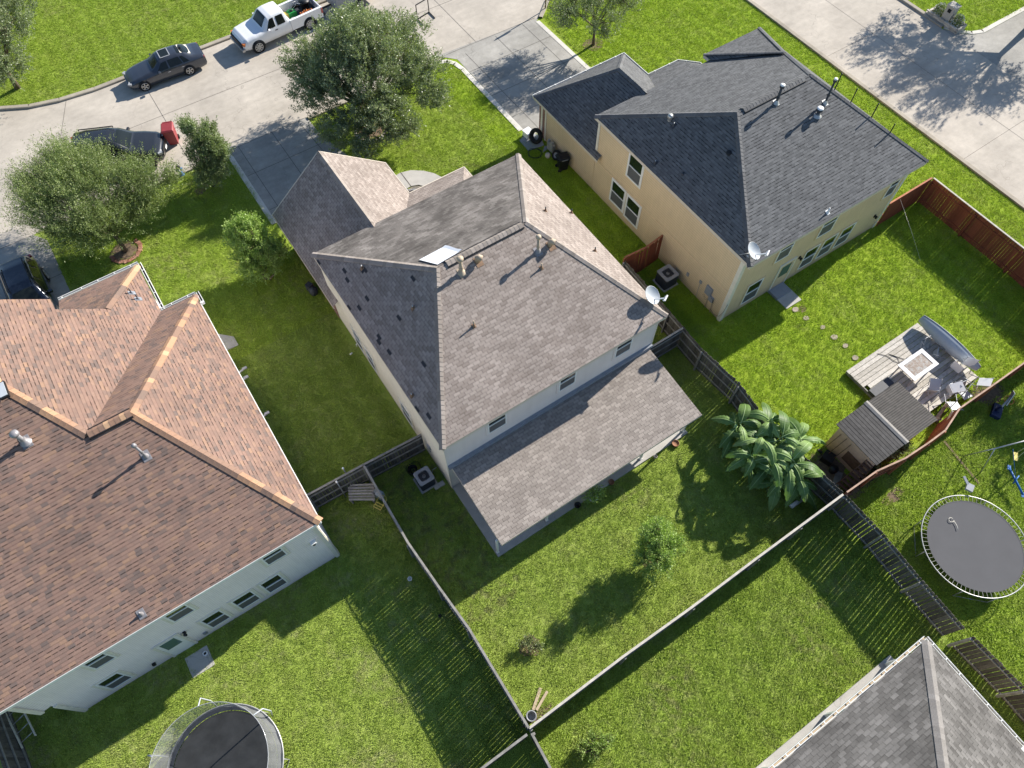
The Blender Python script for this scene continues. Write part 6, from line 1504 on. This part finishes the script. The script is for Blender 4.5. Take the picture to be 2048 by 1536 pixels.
c = at(703, 709, 0); g = MB(); g.tube([(c.x - .07, c.y, .06), (c.x + .07, c.y + .03, .06)], .04, 8); single(g, 'litter', ['white'], 'scrap of white litter on the shaded grass left of the middle house', 'litter', c)
c = at(714, 693, 0); g = MB(); g.tube([(c.x, c.y, 0), (c.x, c.y, .2), (c.x + .08, c.y, .24)], .03, 8); single(g, 'clean_out_pipe', ['white'], 'short white bent pipe at the foot of the middle house\'s left wall', 'pipe', c)
c = at(599, 540, 0); g = MB(); g.lathe([(0, 0), (.2, .02), (.24, .3), (.15, .45), (0, .5)], (3.45, 24.6, 0), 14); g.box((3.4, 24.9, .25), (.3, .3, .5), 0, .4); single(g, 'garden_clutter', ['dgrey'], 'dark clutter piled against the left wall of the middle house\'s garage', 'clutter', (3.45, 24.6, 0))
# ladder leaning low behind the white house
def ladder(label, a0, a1, b0, b1, n, mat, rung, cap=None, treads=False):
    t = thing('ladder', label, 'ladder', (a0[0], a0[1], 0)); a0, a1, b0, b1 = map(Vector, (a0, a1, b0, b1))
    for p, q in ((a0, a1), (b0, b1)): b = MB(); b.bar(p, q, .035, .09); b.build('side_rail', [mat], t)
    for i in range(n):
        f = (i + .5) / n; b = MB(); p, q = a0.lerp(a1, f), b0.lerp(b1, f)
        if treads: b.bar(p, q, .16, .03)
        else: b.tube([p, q], .018, 8)
        b.build('rung', [rung], t)
    if cap:
        b = MB(); p, q = a1, b1; b.bar(p + (a1 - a0).normalized() * .08, q + (a1 - a0).normalized() * .08, .22, .14); b.build('top_step', [cap], t)
    return t
ladder('pale metal ladder lying low beside the far left corner of the white-walled house', (-15.35, 11.2, .35), (-15.7, 14.0, .4), (-14.8, 11.35, .35), (-15.15, 14.2, .4), 7, 'trim', 'galv')
l0 = at(1673, 968, .25); l1 = at(1738, 916, 1.75); m0 = at(1698, 990, .25); m1 = at(1750, 928, 1.75)
ladder('brown wooden stepladder with a white top step leaning toward the shed', l0, l1, m0, m1, 8, 'wood', 'wood', 'white', True)

# trampolines
def trampoline(label, cx, cy, r, h, matm, net=False, ring_h=0, grp=None):
    t = thing('trampoline', label, 'trampoline', (cx, cy, 0), 0, grp); N = 76
    b = MB(); b.tube([(cx + r * math.cos(a), cy + r * math.sin(a), h) for a in [2 * PI * i / 64 for i in range(64)]], .024, 8, closed=True, cap=False); b.build('frame', ['galv'], t)
    ri = r - .24; b = MB(); b.lathe([(0, h - .02), (ri * .5, h - .03), (ri, h - .01)], (cx, cy, 0), 64); b.lathe([(ri - .04, h - .005), (ri, h - .005)], (cx, cy, 0), 64); b.build('jumping_mat', [matm], t)
    b = MB()
    for i in range(N):
        a = 2 * PI * i / N; b.bar((cx + ri * math.cos(a), cy + ri * math.sin(a), h - .01), (cx + r * math.cos(a), cy + r * math.sin(a), h), .009, .009)
    b.build('springs', ['spring'], t)
    for i in range(4):
        a = 2 * PI * (i + .5) / 4; e = .32; b = MB(); p, q = [(cx + r * math.cos(a + s_), cy + r * math.sin(a + s_)) for s_ in (-e, e)]
        b.tube([(*p, h), (p[0] * 1.0, p[1], .03), (*q, .03), (*q, h)], .022, 8); b.build('leg', ['galv'], t)
    if net:
        R2 = r * .97; b = MB(); K = 56
        for i in range(K):
            a, c_ = 2 * PI * i / K, 2 * PI * (i + 1) / K; w0 = 1 + .012 * math.sin(i * 1.9); w1 = 1 + .012 * math.sin((i + 1) * 1.9)
            for z0, z1 in ((h, h + ring_h * .33), (h + ring_h * .33, h + ring_h * .66), (h + ring_h * .66, h + ring_h)):
                sag = lambda z: 1 - .03 * math.sin(PI * (z - h) / ring_h)
                b.face([(cx + R2 * w0 * sag(z0) * math.cos(a), cy + R2 * w0 * sag(z0) * math.sin(a), z0), (cx + R2 * w1 * sag(z0) * math.cos(c_), cy + R2 * w1 * sag(z0) * math.sin(c_), z0), (cx + R2 * w1 * sag(z1) * math.cos(c_), cy + R2 * w1 * sag(z1) * math.sin(c_), z1), (cx + R2 * w0 * sag(z1) * math.cos(a), cy + R2 * w0 * sag(z1) * math.sin(a), z1)], 0, None, .5, True)
        b.build('net', ['net'], t)
        b = MB(); b.tube([(cx + R2 * math.cos(a), cy + R2 * math.sin(a), h + ring_h) for a in [2 * PI * i / 64 for i in range(64)]], .012, 8, closed=True, cap=False); b.build('top_ring', ['lamp'], t)
        for i in range(6):
            a = 2 * PI * (i + .3) / 6; p = (cx + (r + .05) * math.cos(a), cy + (r + .05) * math.sin(a)); q = (cx + (r + .25) * math.cos(a), cy + (r + .25) * math.sin(a))
            b = MB(); b.tube([(*p, h - .4), (*q, h + .3), (*q, h + ring_h * .8), (cx + R2 * math.cos(a), cy + R2 * math.sin(a), h + ring_h)], .025, 8); b.build('net_pole', ['dishf'], t)
        b = MB(); b.lathe([(r - .02, h + .02), (r - .12, h + .035), (ri + .02, h + .02)], (cx, cy, 0), 64); b.build('spring_pad', ['dgrey'], t)
    return t
trampoline('round trampoline with a net enclosure, cut off by the bottom edge', -8.95, 6.2, 2.15, .85, 'matd', True, 1.65, 'trampolines')
trT = trampoline('open round trampoline without a net, grey mat with a small rope', 21.0, -3.65, 2.22, .85, 'mat', False, 0, 'trampolines')
c = at(1902, 1040, .86); g = MB(); g.tube([(c.x + .1 * math.cos(a), c.y + .1 * math.sin(a), .875) for a in [i * .5 for i in range(12)]] + [(c.x + .0, c.y - .3, .875), (c.x - .1, c.y - .45, .875)], .012, 6); single(g, 'rope', ['trim'], 'short looped rope lying on the open trampoline', 'rope', (c.x, c.y, .86))
c = at(1938, 976, .9); g = MB(); g.box((c.x, c.y, .95), (.35, .3, .12), 0, .4); g.bar((c.x, c.y, .95), (c.x + .1, c.y + .5, 1.1), .12, .04); single(g, 'trampoline_bag', ['greyp'], 'grey bag hooked over the far rim of the open trampoline', 'bag', (c.x, c.y, .85))

# deck, shed and what stands on them
t = thing('wooden_deck', 'bleached board deck with a missing corner board in the yard behind the tan house', 'deck', (25.6, 3.6, 0))
b = MB(); nb = 17; y0_, y1_ = 1.75, 5.55
for i in range(nb):
    y = y0_ + (y1_ - y0_) * (i + .5) / nb; w_ = (y1_ - y0_) / nb
    xa = 23.15 + (random.uniform(-.02, .03)) + (.25 if i in (10, 11) else 0); 
    if y < 3.5: xa = 23.6
    b.box(((xa + 28.25) / 2, y, .27), (28.25 - xa, w_ * .91, .035), 0, 0, random.random())
b.build('boards', ['deck'], t)
b = MB(); b.box((25.7, 5.53, .16), (5.0, .04, .2)); b.box((23.22, 4.5, .14), (.05, 2.0, .2)); b.box((28.2, 3.6, .14), (.05, 3.7, .2)); b.box((25.7, 3.6, .13), (5.0, .06, .18)); b.build('frame', ['rail'], t)
t = thing('shed', 'salmon-walled garden shed with a grey corrugated roof and pale ridge strip', 'shed', (21.2, 2.3, 0))
b = MB(); b.prism([(19.55, 1.25), (22.9, 1.25), (22.9, 3.35), (19.55, 3.35)], 0, 2.05); b.add([(19.55, 1.25, 2.055), (19.55, 3.35, 2.055), (22.9, 3.35, 2.055), (22.9, 1.25, 2.055), (21.1, 1.25, 2.32), (21.1, 3.35, 2.32)], [(0, 4, 3), (1, 2, 5)]); b.build('wall', ['shedw'], t)
b = MB()
def shed_roof(xa, za, xb, zb, y0, y1):
    n = 46; yv = lambda k: y0 + (y1 - y0) * k / n
    for k in range(n):
        o0 = .022 * math.cos(k * PI); o1 = .022 * math.cos((k + 1) * PI)
        b.face([(xa, yv(k), za + o0), (xb, yv(k), zb + o0), (xb, yv(k + 1), zb + o1), (xa, yv(k + 1), za + o1)][::-1] if xa < xb else [(xa, yv(k), za + o0), (xb, yv(k), zb + o0), (xb, yv(k + 1), zb + o1), (xa, yv(k + 1), za + o1)], 0, None, .35 + .3 * random.random())
for seg in range(11):   # overlapping strips running with the ridge
    xa = 19.36 + seg * .158; za = 2.13 + seg * .022
    b.box((xa + .08, 2.35, za + .03), (.142, 2.36, .022), 0, 0, random.random(), Matrix.Rotation(-.14, 3, 'Y'))
b.add([(19.36, 1.18, 2.135), (21.1, 1.18, 2.375), (21.1, 3.52, 2.375), (19.36, 3.52, 2.135)], [(0, 1, 2, 3)], 1)
shed_roof(21.10, 2.40, 23.32, 2.12, 1.2, 3.52)
b.build('roof', ['corr', 'gutin'], t)
b = MB(); b.add([(20.98, 1.15, 2.40), (21.1, 1.15, 2.44), (21.22, 1.15, 2.41), (20.98, 3.56, 2.40), (21.1, 3.56, 2.44), (21.22, 3.56, 2.41)], [(0, 1, 4, 3), (1, 2, 5, 4)]); b.build('ridge_cap', ['corrlt'], t)
b = MB(); b.box((19.52, 1.95, .75), (.03, .9, .75)); b.build('hatch', ['wood'], t)
g = MB()
for (y, h_) in ((2.5, 1.7), (2.8, 1.8), (3.1, 1.7)): g.bar((19.1, y + .1, .0), (19.48, y, h_), .03, .03, 0); g.box((19.12, y + .1, .06), (.1, .22, .12), 1)
single(g, 'garden_tools', ['wood', 'blackm'], 'long-handled garden tools leaning on the shed wall', 'garden tools', (19.2, 2.7, 0))
g = MB(); g.box((19.1, 2.75, .2), (.5, .5, .4), 0, .3); g.lathe([(.16, 0), (.2, .3), (0, .32)], (18.9, 2.2, 0), 14); single(g, 'dark_clutter', ['blackm'], 'dark pile of garden clutter between the shed and the banana plant', 'clutter', (19.1, 2.7, 0))
g = MB(); g.box((18.75, 1.75, .03), (.9, .3, .05), 0, .5); single(g, 'loose_board', ['rail'], 'grey board lying on bare soil beside the stepladder', 'board', (18.75, 1.75, 0))
g = MB(); g.lathe([(0, 0), (.22, .05), (.26, .3), (.12, .5), (0, .52)], (17.95, 1.35, 0), 12); single(g, 'sack', ['shedw'], 'salmon-coloured sack in the fence corner at the foot of the stepladder', 'sack', (17.95, 1.35, 0))
# overturned boat
t = thing('boat', 'long grey boat hull lying on its side along the deck edge', 'boat', (28.0, 3.7, .29)); b = MB()
K = 22; P = []
for i in range(K + 1):
    f = i / K; y = 5.55 - 3.55 * f; w_ = .50 * math.sin(PI * min(1, max(0.0, f * .90 + .07))) ** .45; d_ = .42 * math.sin(PI * min(1, max(0., f * .9 + .06))) ** .5
    row = []
    for j in range(9):
        a = PI * j / 8 - PI / 2; row.append(Vector((28.08 - d_ * math.cos(a) * .95 + .12, y, .34 + .42 + w_ * .84 * math.sin(a))))
    P.append(row)
vs = [p for r_ in P for p in r_]; b.add(vs, [(i * 9 + j, i * 9 + j + 1, (i + 1) * 9 + j + 1, (i + 1) * 9 + j) for i in range(K) for j in range(8)], 0, .5, True)
b.add([P[0][j] for j in range(9)], [tuple(range(9))], 0); b.add([P[K][j] for j in range(9)], [tuple(reversed(range(9)))], 0)
b.build('hull', ['dishf'], t)
b = MB(); b.tube([r_[8] + Vector((.02, 0, .0)) for r_ in P] , .035, 6); b.tube([r_[0] + Vector((.02, 0, .02)) for r_ in P], .03, 6); b.build('gunwale', ['greyp'], t)
b = MB(); b.add([r_[0] + Vector((.03, 0, 0)) for r_ in P] + [r_[8] + Vector((.03, 0, 0)) for r_ in P], [(i, K + 1 + i, K + 2 + i, i + 1) for i in range(K)], 0); b.build('deck_top', ['white'], t)
# white table with glass middle
t = thing('garden_table', 'white rectangular table with a leaf-littered glass middle on the deck', 'table', (25.75, 3.75, .29))
X0, X1, Y0, Y1, Z = 24.9, 26.62, 3.22, 4.28, .98
for x0, x1, y0, y1 in ((X0, X1, Y0, Y0 + .18), (X0, X1, Y1 - .18, Y1), (X0, X0 + .22, Y0 + .18, Y1 - .18), (X1 - .22, X1, Y0 + .18, Y1 - .18)):
    b = MB(); b.box(((x0 + x1) / 2, (y0 + y1) / 2, Z), (x1 - x0 - .004, y1 - y0 - .004, .05)); b.build('rim', ['dishw'], t)
gm, gt, gb = newmat('littered_glass'); gn = gt.noise(gt.pos(), 6, 6, .8); gt.set(gb.inputs['Base Color'], gt.ramp(gn, [(.40, (.22, .23, .23)), (.52, (.17, .12, .09)), (.62, (.10, .065, .045))])); gb.inputs['Roughness'].default_value = .35; M['litter'] = gm
b = MB(); b.box(((X0 + X1) / 2, (Y0 + Y1) / 2, Z - .005), (X1 - X0 - .44, Y1 - Y0 - .36, .02)); b.build('glass_top', ['litter'], t)
for x in (X0 + .1, X1 - .1):
    for y in (Y0 + .1, Y1 - .1): b = MB(); b.bar((x, y, .3), (x, y, Z - .03), .06, .06); b.build('leg', ['grey'], t)
def patio_chair(label, c, rz, tip, fab, seed=0):
    t = thing('patio_chair', label, 'chair', (c[0], c[1], c[2]), rz, 'patio chairs piled on the deck'); m = ROOTM[t.name] @ Matrix.Rotation(tip, 4, 'X')
    t.rotation_euler = (0, 0, rz)
    b = MB(m); b.box((0, 0, .42), (.48, .48, .03)); b.build('seat', [fab], t)
    b = MB(m); b.face([(-.24, .24, .44), (.24, .24, .44), (.25, .40, .95), (-.25, .40, .95)]); b.face([(-.24, .25, .44), (-.25, .41, .95), (.25, .41, .95), (.24, .25, .44)]); b.build('backrest', [fab], t)
    for sx in (-1, 1):
        b = MB(m); b.tube([(sx * .27, -.26, 0), (sx * .27, -.24, .62), (sx * .27, .25, .64), (sx * .27, .42, .98)], .018, 6); b.build('side_frame', ['grey'], t)
        b = MB(m); b.tube([(sx * .27, .30, 0), (sx * .27, .18, .40), (sx * .27, .25, .60)], .018, 6); b.build('leg', ['grey'], t)
    return t
for i, (px, py, rz, tip, fab, lb) in enumerate([
        (1885, 715, .6, -1.4, 'dishf', 'pale chair tipped backward against the grey boat'), (1903, 745, 1.6, .2, 'whitep', 'pale chair near the middle of the boat, beside the table'),
        (1925, 738, 2.2, .4, 'white', 'white chair standing at the lower end of the grey boat'), (1935, 765, .4, 1.2, 'white', 'white chair lying at the deck\'s far right corner'),
        (1908, 762, 3.0, -1.2, 'dishf', 'overturned grey chair between the white chairs and the black wire'), (1880, 785, 1.1, 1.5, 'whitep', 'pale chair on its side next to the shed roof'),
        (1862, 800, 2.4, 1.3, 'dishf', 'upturned chair frame closest to the shed roof corner'), (1893, 795, -.6, 1.5, 'whitep', 'chair frame with legs in the air by the fence side of the deck')]):
    c = at(px, py, .33); patio_chair(lb, (c.x, c.y, .36 if abs(tip) > 1 else .30), rz, tip, fab)
def bench_frame(): pass
c = at(1857, 692, .3); t = thing('folding_rack', 'grey tubular rack standing against the grey boat', 'rack', (27.3, 4.45, .3)); b = MB()
for q0_, q1_ in (((26.95, 4.25, .3), (27.35, 4.6, .95)), ((27.4, 4.2, .3), (26.95, 4.6, .95)), ((26.95, 4.6, .95), (27.6, 4.55, .95)), ((26.95, 4.25, .3), (27.6, 4.2, .3)), ((27.6, 4.2, .3), (27.6, 4.55, .95)), ((26.95, 4.25, .3), (26.95, 4.6, .95)), ((27.0, 4.4, .6), (27.6, 4.4, .6))): b.tube([q0_, q1_], .016, 6)
b.build('frame', ['grey'], t)
hose('black hose tangle on the deck between the table and the boat', (26.95, 3.95), .2, 'blackm', 3)
bpy.data.objects[-1 if False else 0] if False else None
g = MB(); pts = [at(px, py, .31) for px, py in ((1755, 707), (1775, 712), (1788, 722), (1800, 726), (1795, 715), (1778, 708), (1808, 718))]; g.tube(pts, .012, 5); single(g, 'cable', ['blackm'], 'thin dark cable trailing over the bare boards of the deck', 'cable', (pts[0].x, pts[0].y, .29))
g = MB(); a_, c_ = at(1958, 755, 1.2), at(1870, 848, 1.2); g.tube([at(1958, 752, 1.5), a_.lerp(c_, .5), at(1872, 848, .5)], .02, 6); single(g, 'black_pole', ['blackm'], 'long thin black pole slanting from the deck corner to the wavy fence', 'pole', (24.5, 1.5, 0))
g = MB(); g.bar((24.9, 1.35, .15), (26.0, 1.62, .2), .16, .05); g.bar((24.3, 1.5, .1), (25.1, 1.2, .12), .12, .05); single(g, 'loose_timber', ['woodlt'], 'pale loose planks between the deck and the wavy fence', 'planks', (25, 1.4, 0))
g = MB(); g.box((25.25, 4.55, .5), (.5, .5, .35), 0, .3); g.box((24.75, 4.4, .4), (.45, .4, .2), 0, .1); single(g, 'storage_crates', ['blackm'], 'dark crates on the shaded part of the deck beside the table', 'crates', (25.0, 4.5, .29)) if False else None
g = MB(); q = at(1740, 770, .31); g.box((23.75, 3.95, .42), (1.3, .42, .22), 0, .02); single(g, 'planter_box', ['dgrey'], 'long dark planter box on the deck tucked beside the shed roof', 'planter', (23.75, 3.95, .29))
g = MB(); g.bar(at(1905, 822, 1.9), at(1880, 870, .0), .09, .04); single(g, 'leaning_plank', ['raillt'], 'grey-green plank leaning on the wavy fence from outside', 'plank', (23.9, .5, 0))

# basketball hoop fallen over, seen from above
t = thing('basketball_hoop', 'small toy basketball hoop with orange rim and navy base on a bare round patch', 'basketball hoop', at(1990, 822, 0)); c = at(1990, 825, 0)
b = MB(); b.box((c.x, c.y, .12), (.75, .42, .22), 0, .45); b.lathe([(.12, .2), (.08, .5), (0, .5)], c, 10); b.build('base', ['navy'], t)
e = at(2022, 795, 1.0); b = MB(); b.tube([(c.x, c.y, .25), (e.x, e.y, 1.0)], .05, 10); b.build('pole', ['dishf'], t)
e2 = at(2019, 800, .95); b = MB(); d_ = (e - c).normalized(); b.bar(e2 - Vector((.05, .05, .3)), e2 + Vector((.25, .15, .3)), .04, .30); b.build('backboard', ['lamp'], t)
e3 = at(2019, 797, .7); e3 = at(2018, 796, .6); b = MB(); r0 = at(2018, 800, .55); b.tube([(r0.x - .05 + .22 * math.cos(a), r0.y + .22 * math.sin(a), .6) for a in [2 * PI * i / 24 for i in range(24)]], .018, 6, closed=True, cap=False); b.build('rim', ['orange'], t)
# swing set at the right edge
t = thing('swing_set', 'pale metal swing frame with blue glider and yellow seat at the right edge', 'swing', (25.3, -2.0, 0))
p0, p1 = at(1990, 897, 1.9), Vector((27.2, -2.1, 1.9)); b = MB(); b.tube([p0, p1], .03, 8); b.build('top_bar', ['galv'], t)
for pp in (p0, p1):
    for sx in (-.5, .5): b = MB(); b.tube([pp, (pp.x + .05, pp.y + sx, 0)], .025, 8); b.build('leg', ['galv'], t)
s0 = at(2031, 913, .6); b = MB(); b.box((s0.x, s0.y, .6), (.42, .2, .03), 0, .7); b.build('seat', ['yellow'], t)
b = MB(); b.tube([(s0.x - .15, s0.y - .1, .6), (s0.x + .3, s0.y + .05, 1.88)], .01, 4); b.tube([(s0.x + .15, s0.y + .1, .6), (s0.x + .45, s0.y + .05, 1.88)], .01, 4); b.build('rope', ['trim'], t)
g0, g1 = at(2018, 935, .5), at(2046, 990, .4); b = MB(); b.tube([g0, g0.lerp(g1, .5), g1], .05, 8); b.box(g0, (.22, .14, .05), 0, .6); b.box(g1, (.22, .14, .05), 0, .6); b.tube([g0.lerp(g1, .5) - Vector((.2, 0, 0)), g0.lerp(g1, .5) + Vector((.25, .1, .1))], .03, 6); b.tube([g0.lerp(g1, .5), (25.1, -1.6, 1.88)], .015, 5); b.build('glider', ['blue'], t)
# street sign
t = thing('sign_post', 'red-brown sign post at the top edge beside the tan house driveway', 'sign', (27.3, 37.45, 0))
b = MB(); b.bar((27.3, 37.45, 0), (27.3, 37.45, 2.5), .07, .07); b.build('post', ['wood'], t)
b = MB(); b.lathe([(0, -.01), (.38, -.01), (.38, .01), (0, .01)], (27.3, 37.38, 2.2), 8, 0, X=Matrix.Rotation(PI / 2, 3, 'X'), smooth=False); b.build('sign_plate', ['red'], t)
# mailbox planter
t = thing('mailbox', 'stone mailbox pillar set in a low stone planter at the top right corner', 'mailbox', (48.9, 21.2, 0))
mbm = Matrix.Translation((48.95, 21.2, 0)) @ Matrix.Rotation(0, 4, 'Z')
b = MB(mbm)
for k in range(5):
    for s_ in (-1, 1):
        for i in range(3): b.box((-.62 + .52 * i + (.1 if k % 2 else 0), s_ * .75, .05 + k * .075), (.5, .14, .07), 0, 0, random.random()) if False else None
for k in range(4):
    for i in range(5):
        y = -1.0 + .5 * i; b.box((-.42, y + (.12 if k % 2 else 0), .05 + k * .08), (.14, .47, .075), 0, 0, random.random()); b.box((.42, y, .05 + k * .08), (.14, .47, .075), 0, 0, random.random())
    for i in range(2):
        for s_ in (-1, 1): b.box((-.2 + .4 * i, s_ * 1.2, .05 + k * .08), (.38, .14, .075), 0, 0, random.random())
b.build('planter', ['stone'], t)
b = MB(mbm); b.prism([(-.26, -.3), (.26, -.3), (.26, .3), (-.26, .3)], 0, 1.15); b.prism([(-.31, -.35), (.31, -.35), (.31, .35), (-.31, .35)], 1.152, 1.22); b.build('pillar', ['stone'], t)
b = MB(mbm); b.box((-.28, 0, .9), (.05, .22, .22)); b.build('door', ['black'], t)
for k, (dy, lb) in enumerate(((.72, 'white-flowering bush in the stone planter, on the far side of the mailbox'), (-.72, 'white-flowering bush in the stone planter, on the near side of the mailbox'))):
    tt = thing('flower_bush', lb, 'bush', (48.95, 21.2 + dy, .3), 0, 'flower bushes by the stone mailbox'); rng = np.random.default_rng(30 + k); n = 900
    u = rng.normal(size=(n, 3)); u /= np.linalg.norm(u, axis=1, keepdims=True); c = np.array([48.95, 21.2 + dy, .5]) + u * rng.uniform(.4, 1, (n, 1)) * np.array([.34, .36, .32]); v = leaf_arrays(c, u + rng.normal(size=(n, 3)) * .4, .09, .05, rng); np_mesh('foliage', v, 4, rng.uniform(0, 1, n), 'crape', tt)
    u = u[:260]; c = np.array([48.95, 21.2 + dy, .52]) + u * np.array([.37, .39, .35]); v = leaf_arrays(c, u + rng.normal(size=(260, 3)) * .6, .07, .06, rng); np_mesh('flowers', v, 4, rng.uniform(0, 1, 260), 'flower', tt)
# clothes line across the bright yard
g = MB(); g.tube([at(1800, 397, 1.8), at(1822, 460, 1.3), at(1841, 521, .7)], .006, 4); single(g, 'wire', ['galv'], 'thin wire running from the red-brown fence down over the bright lawn', 'wire', at(1841, 521, 0))
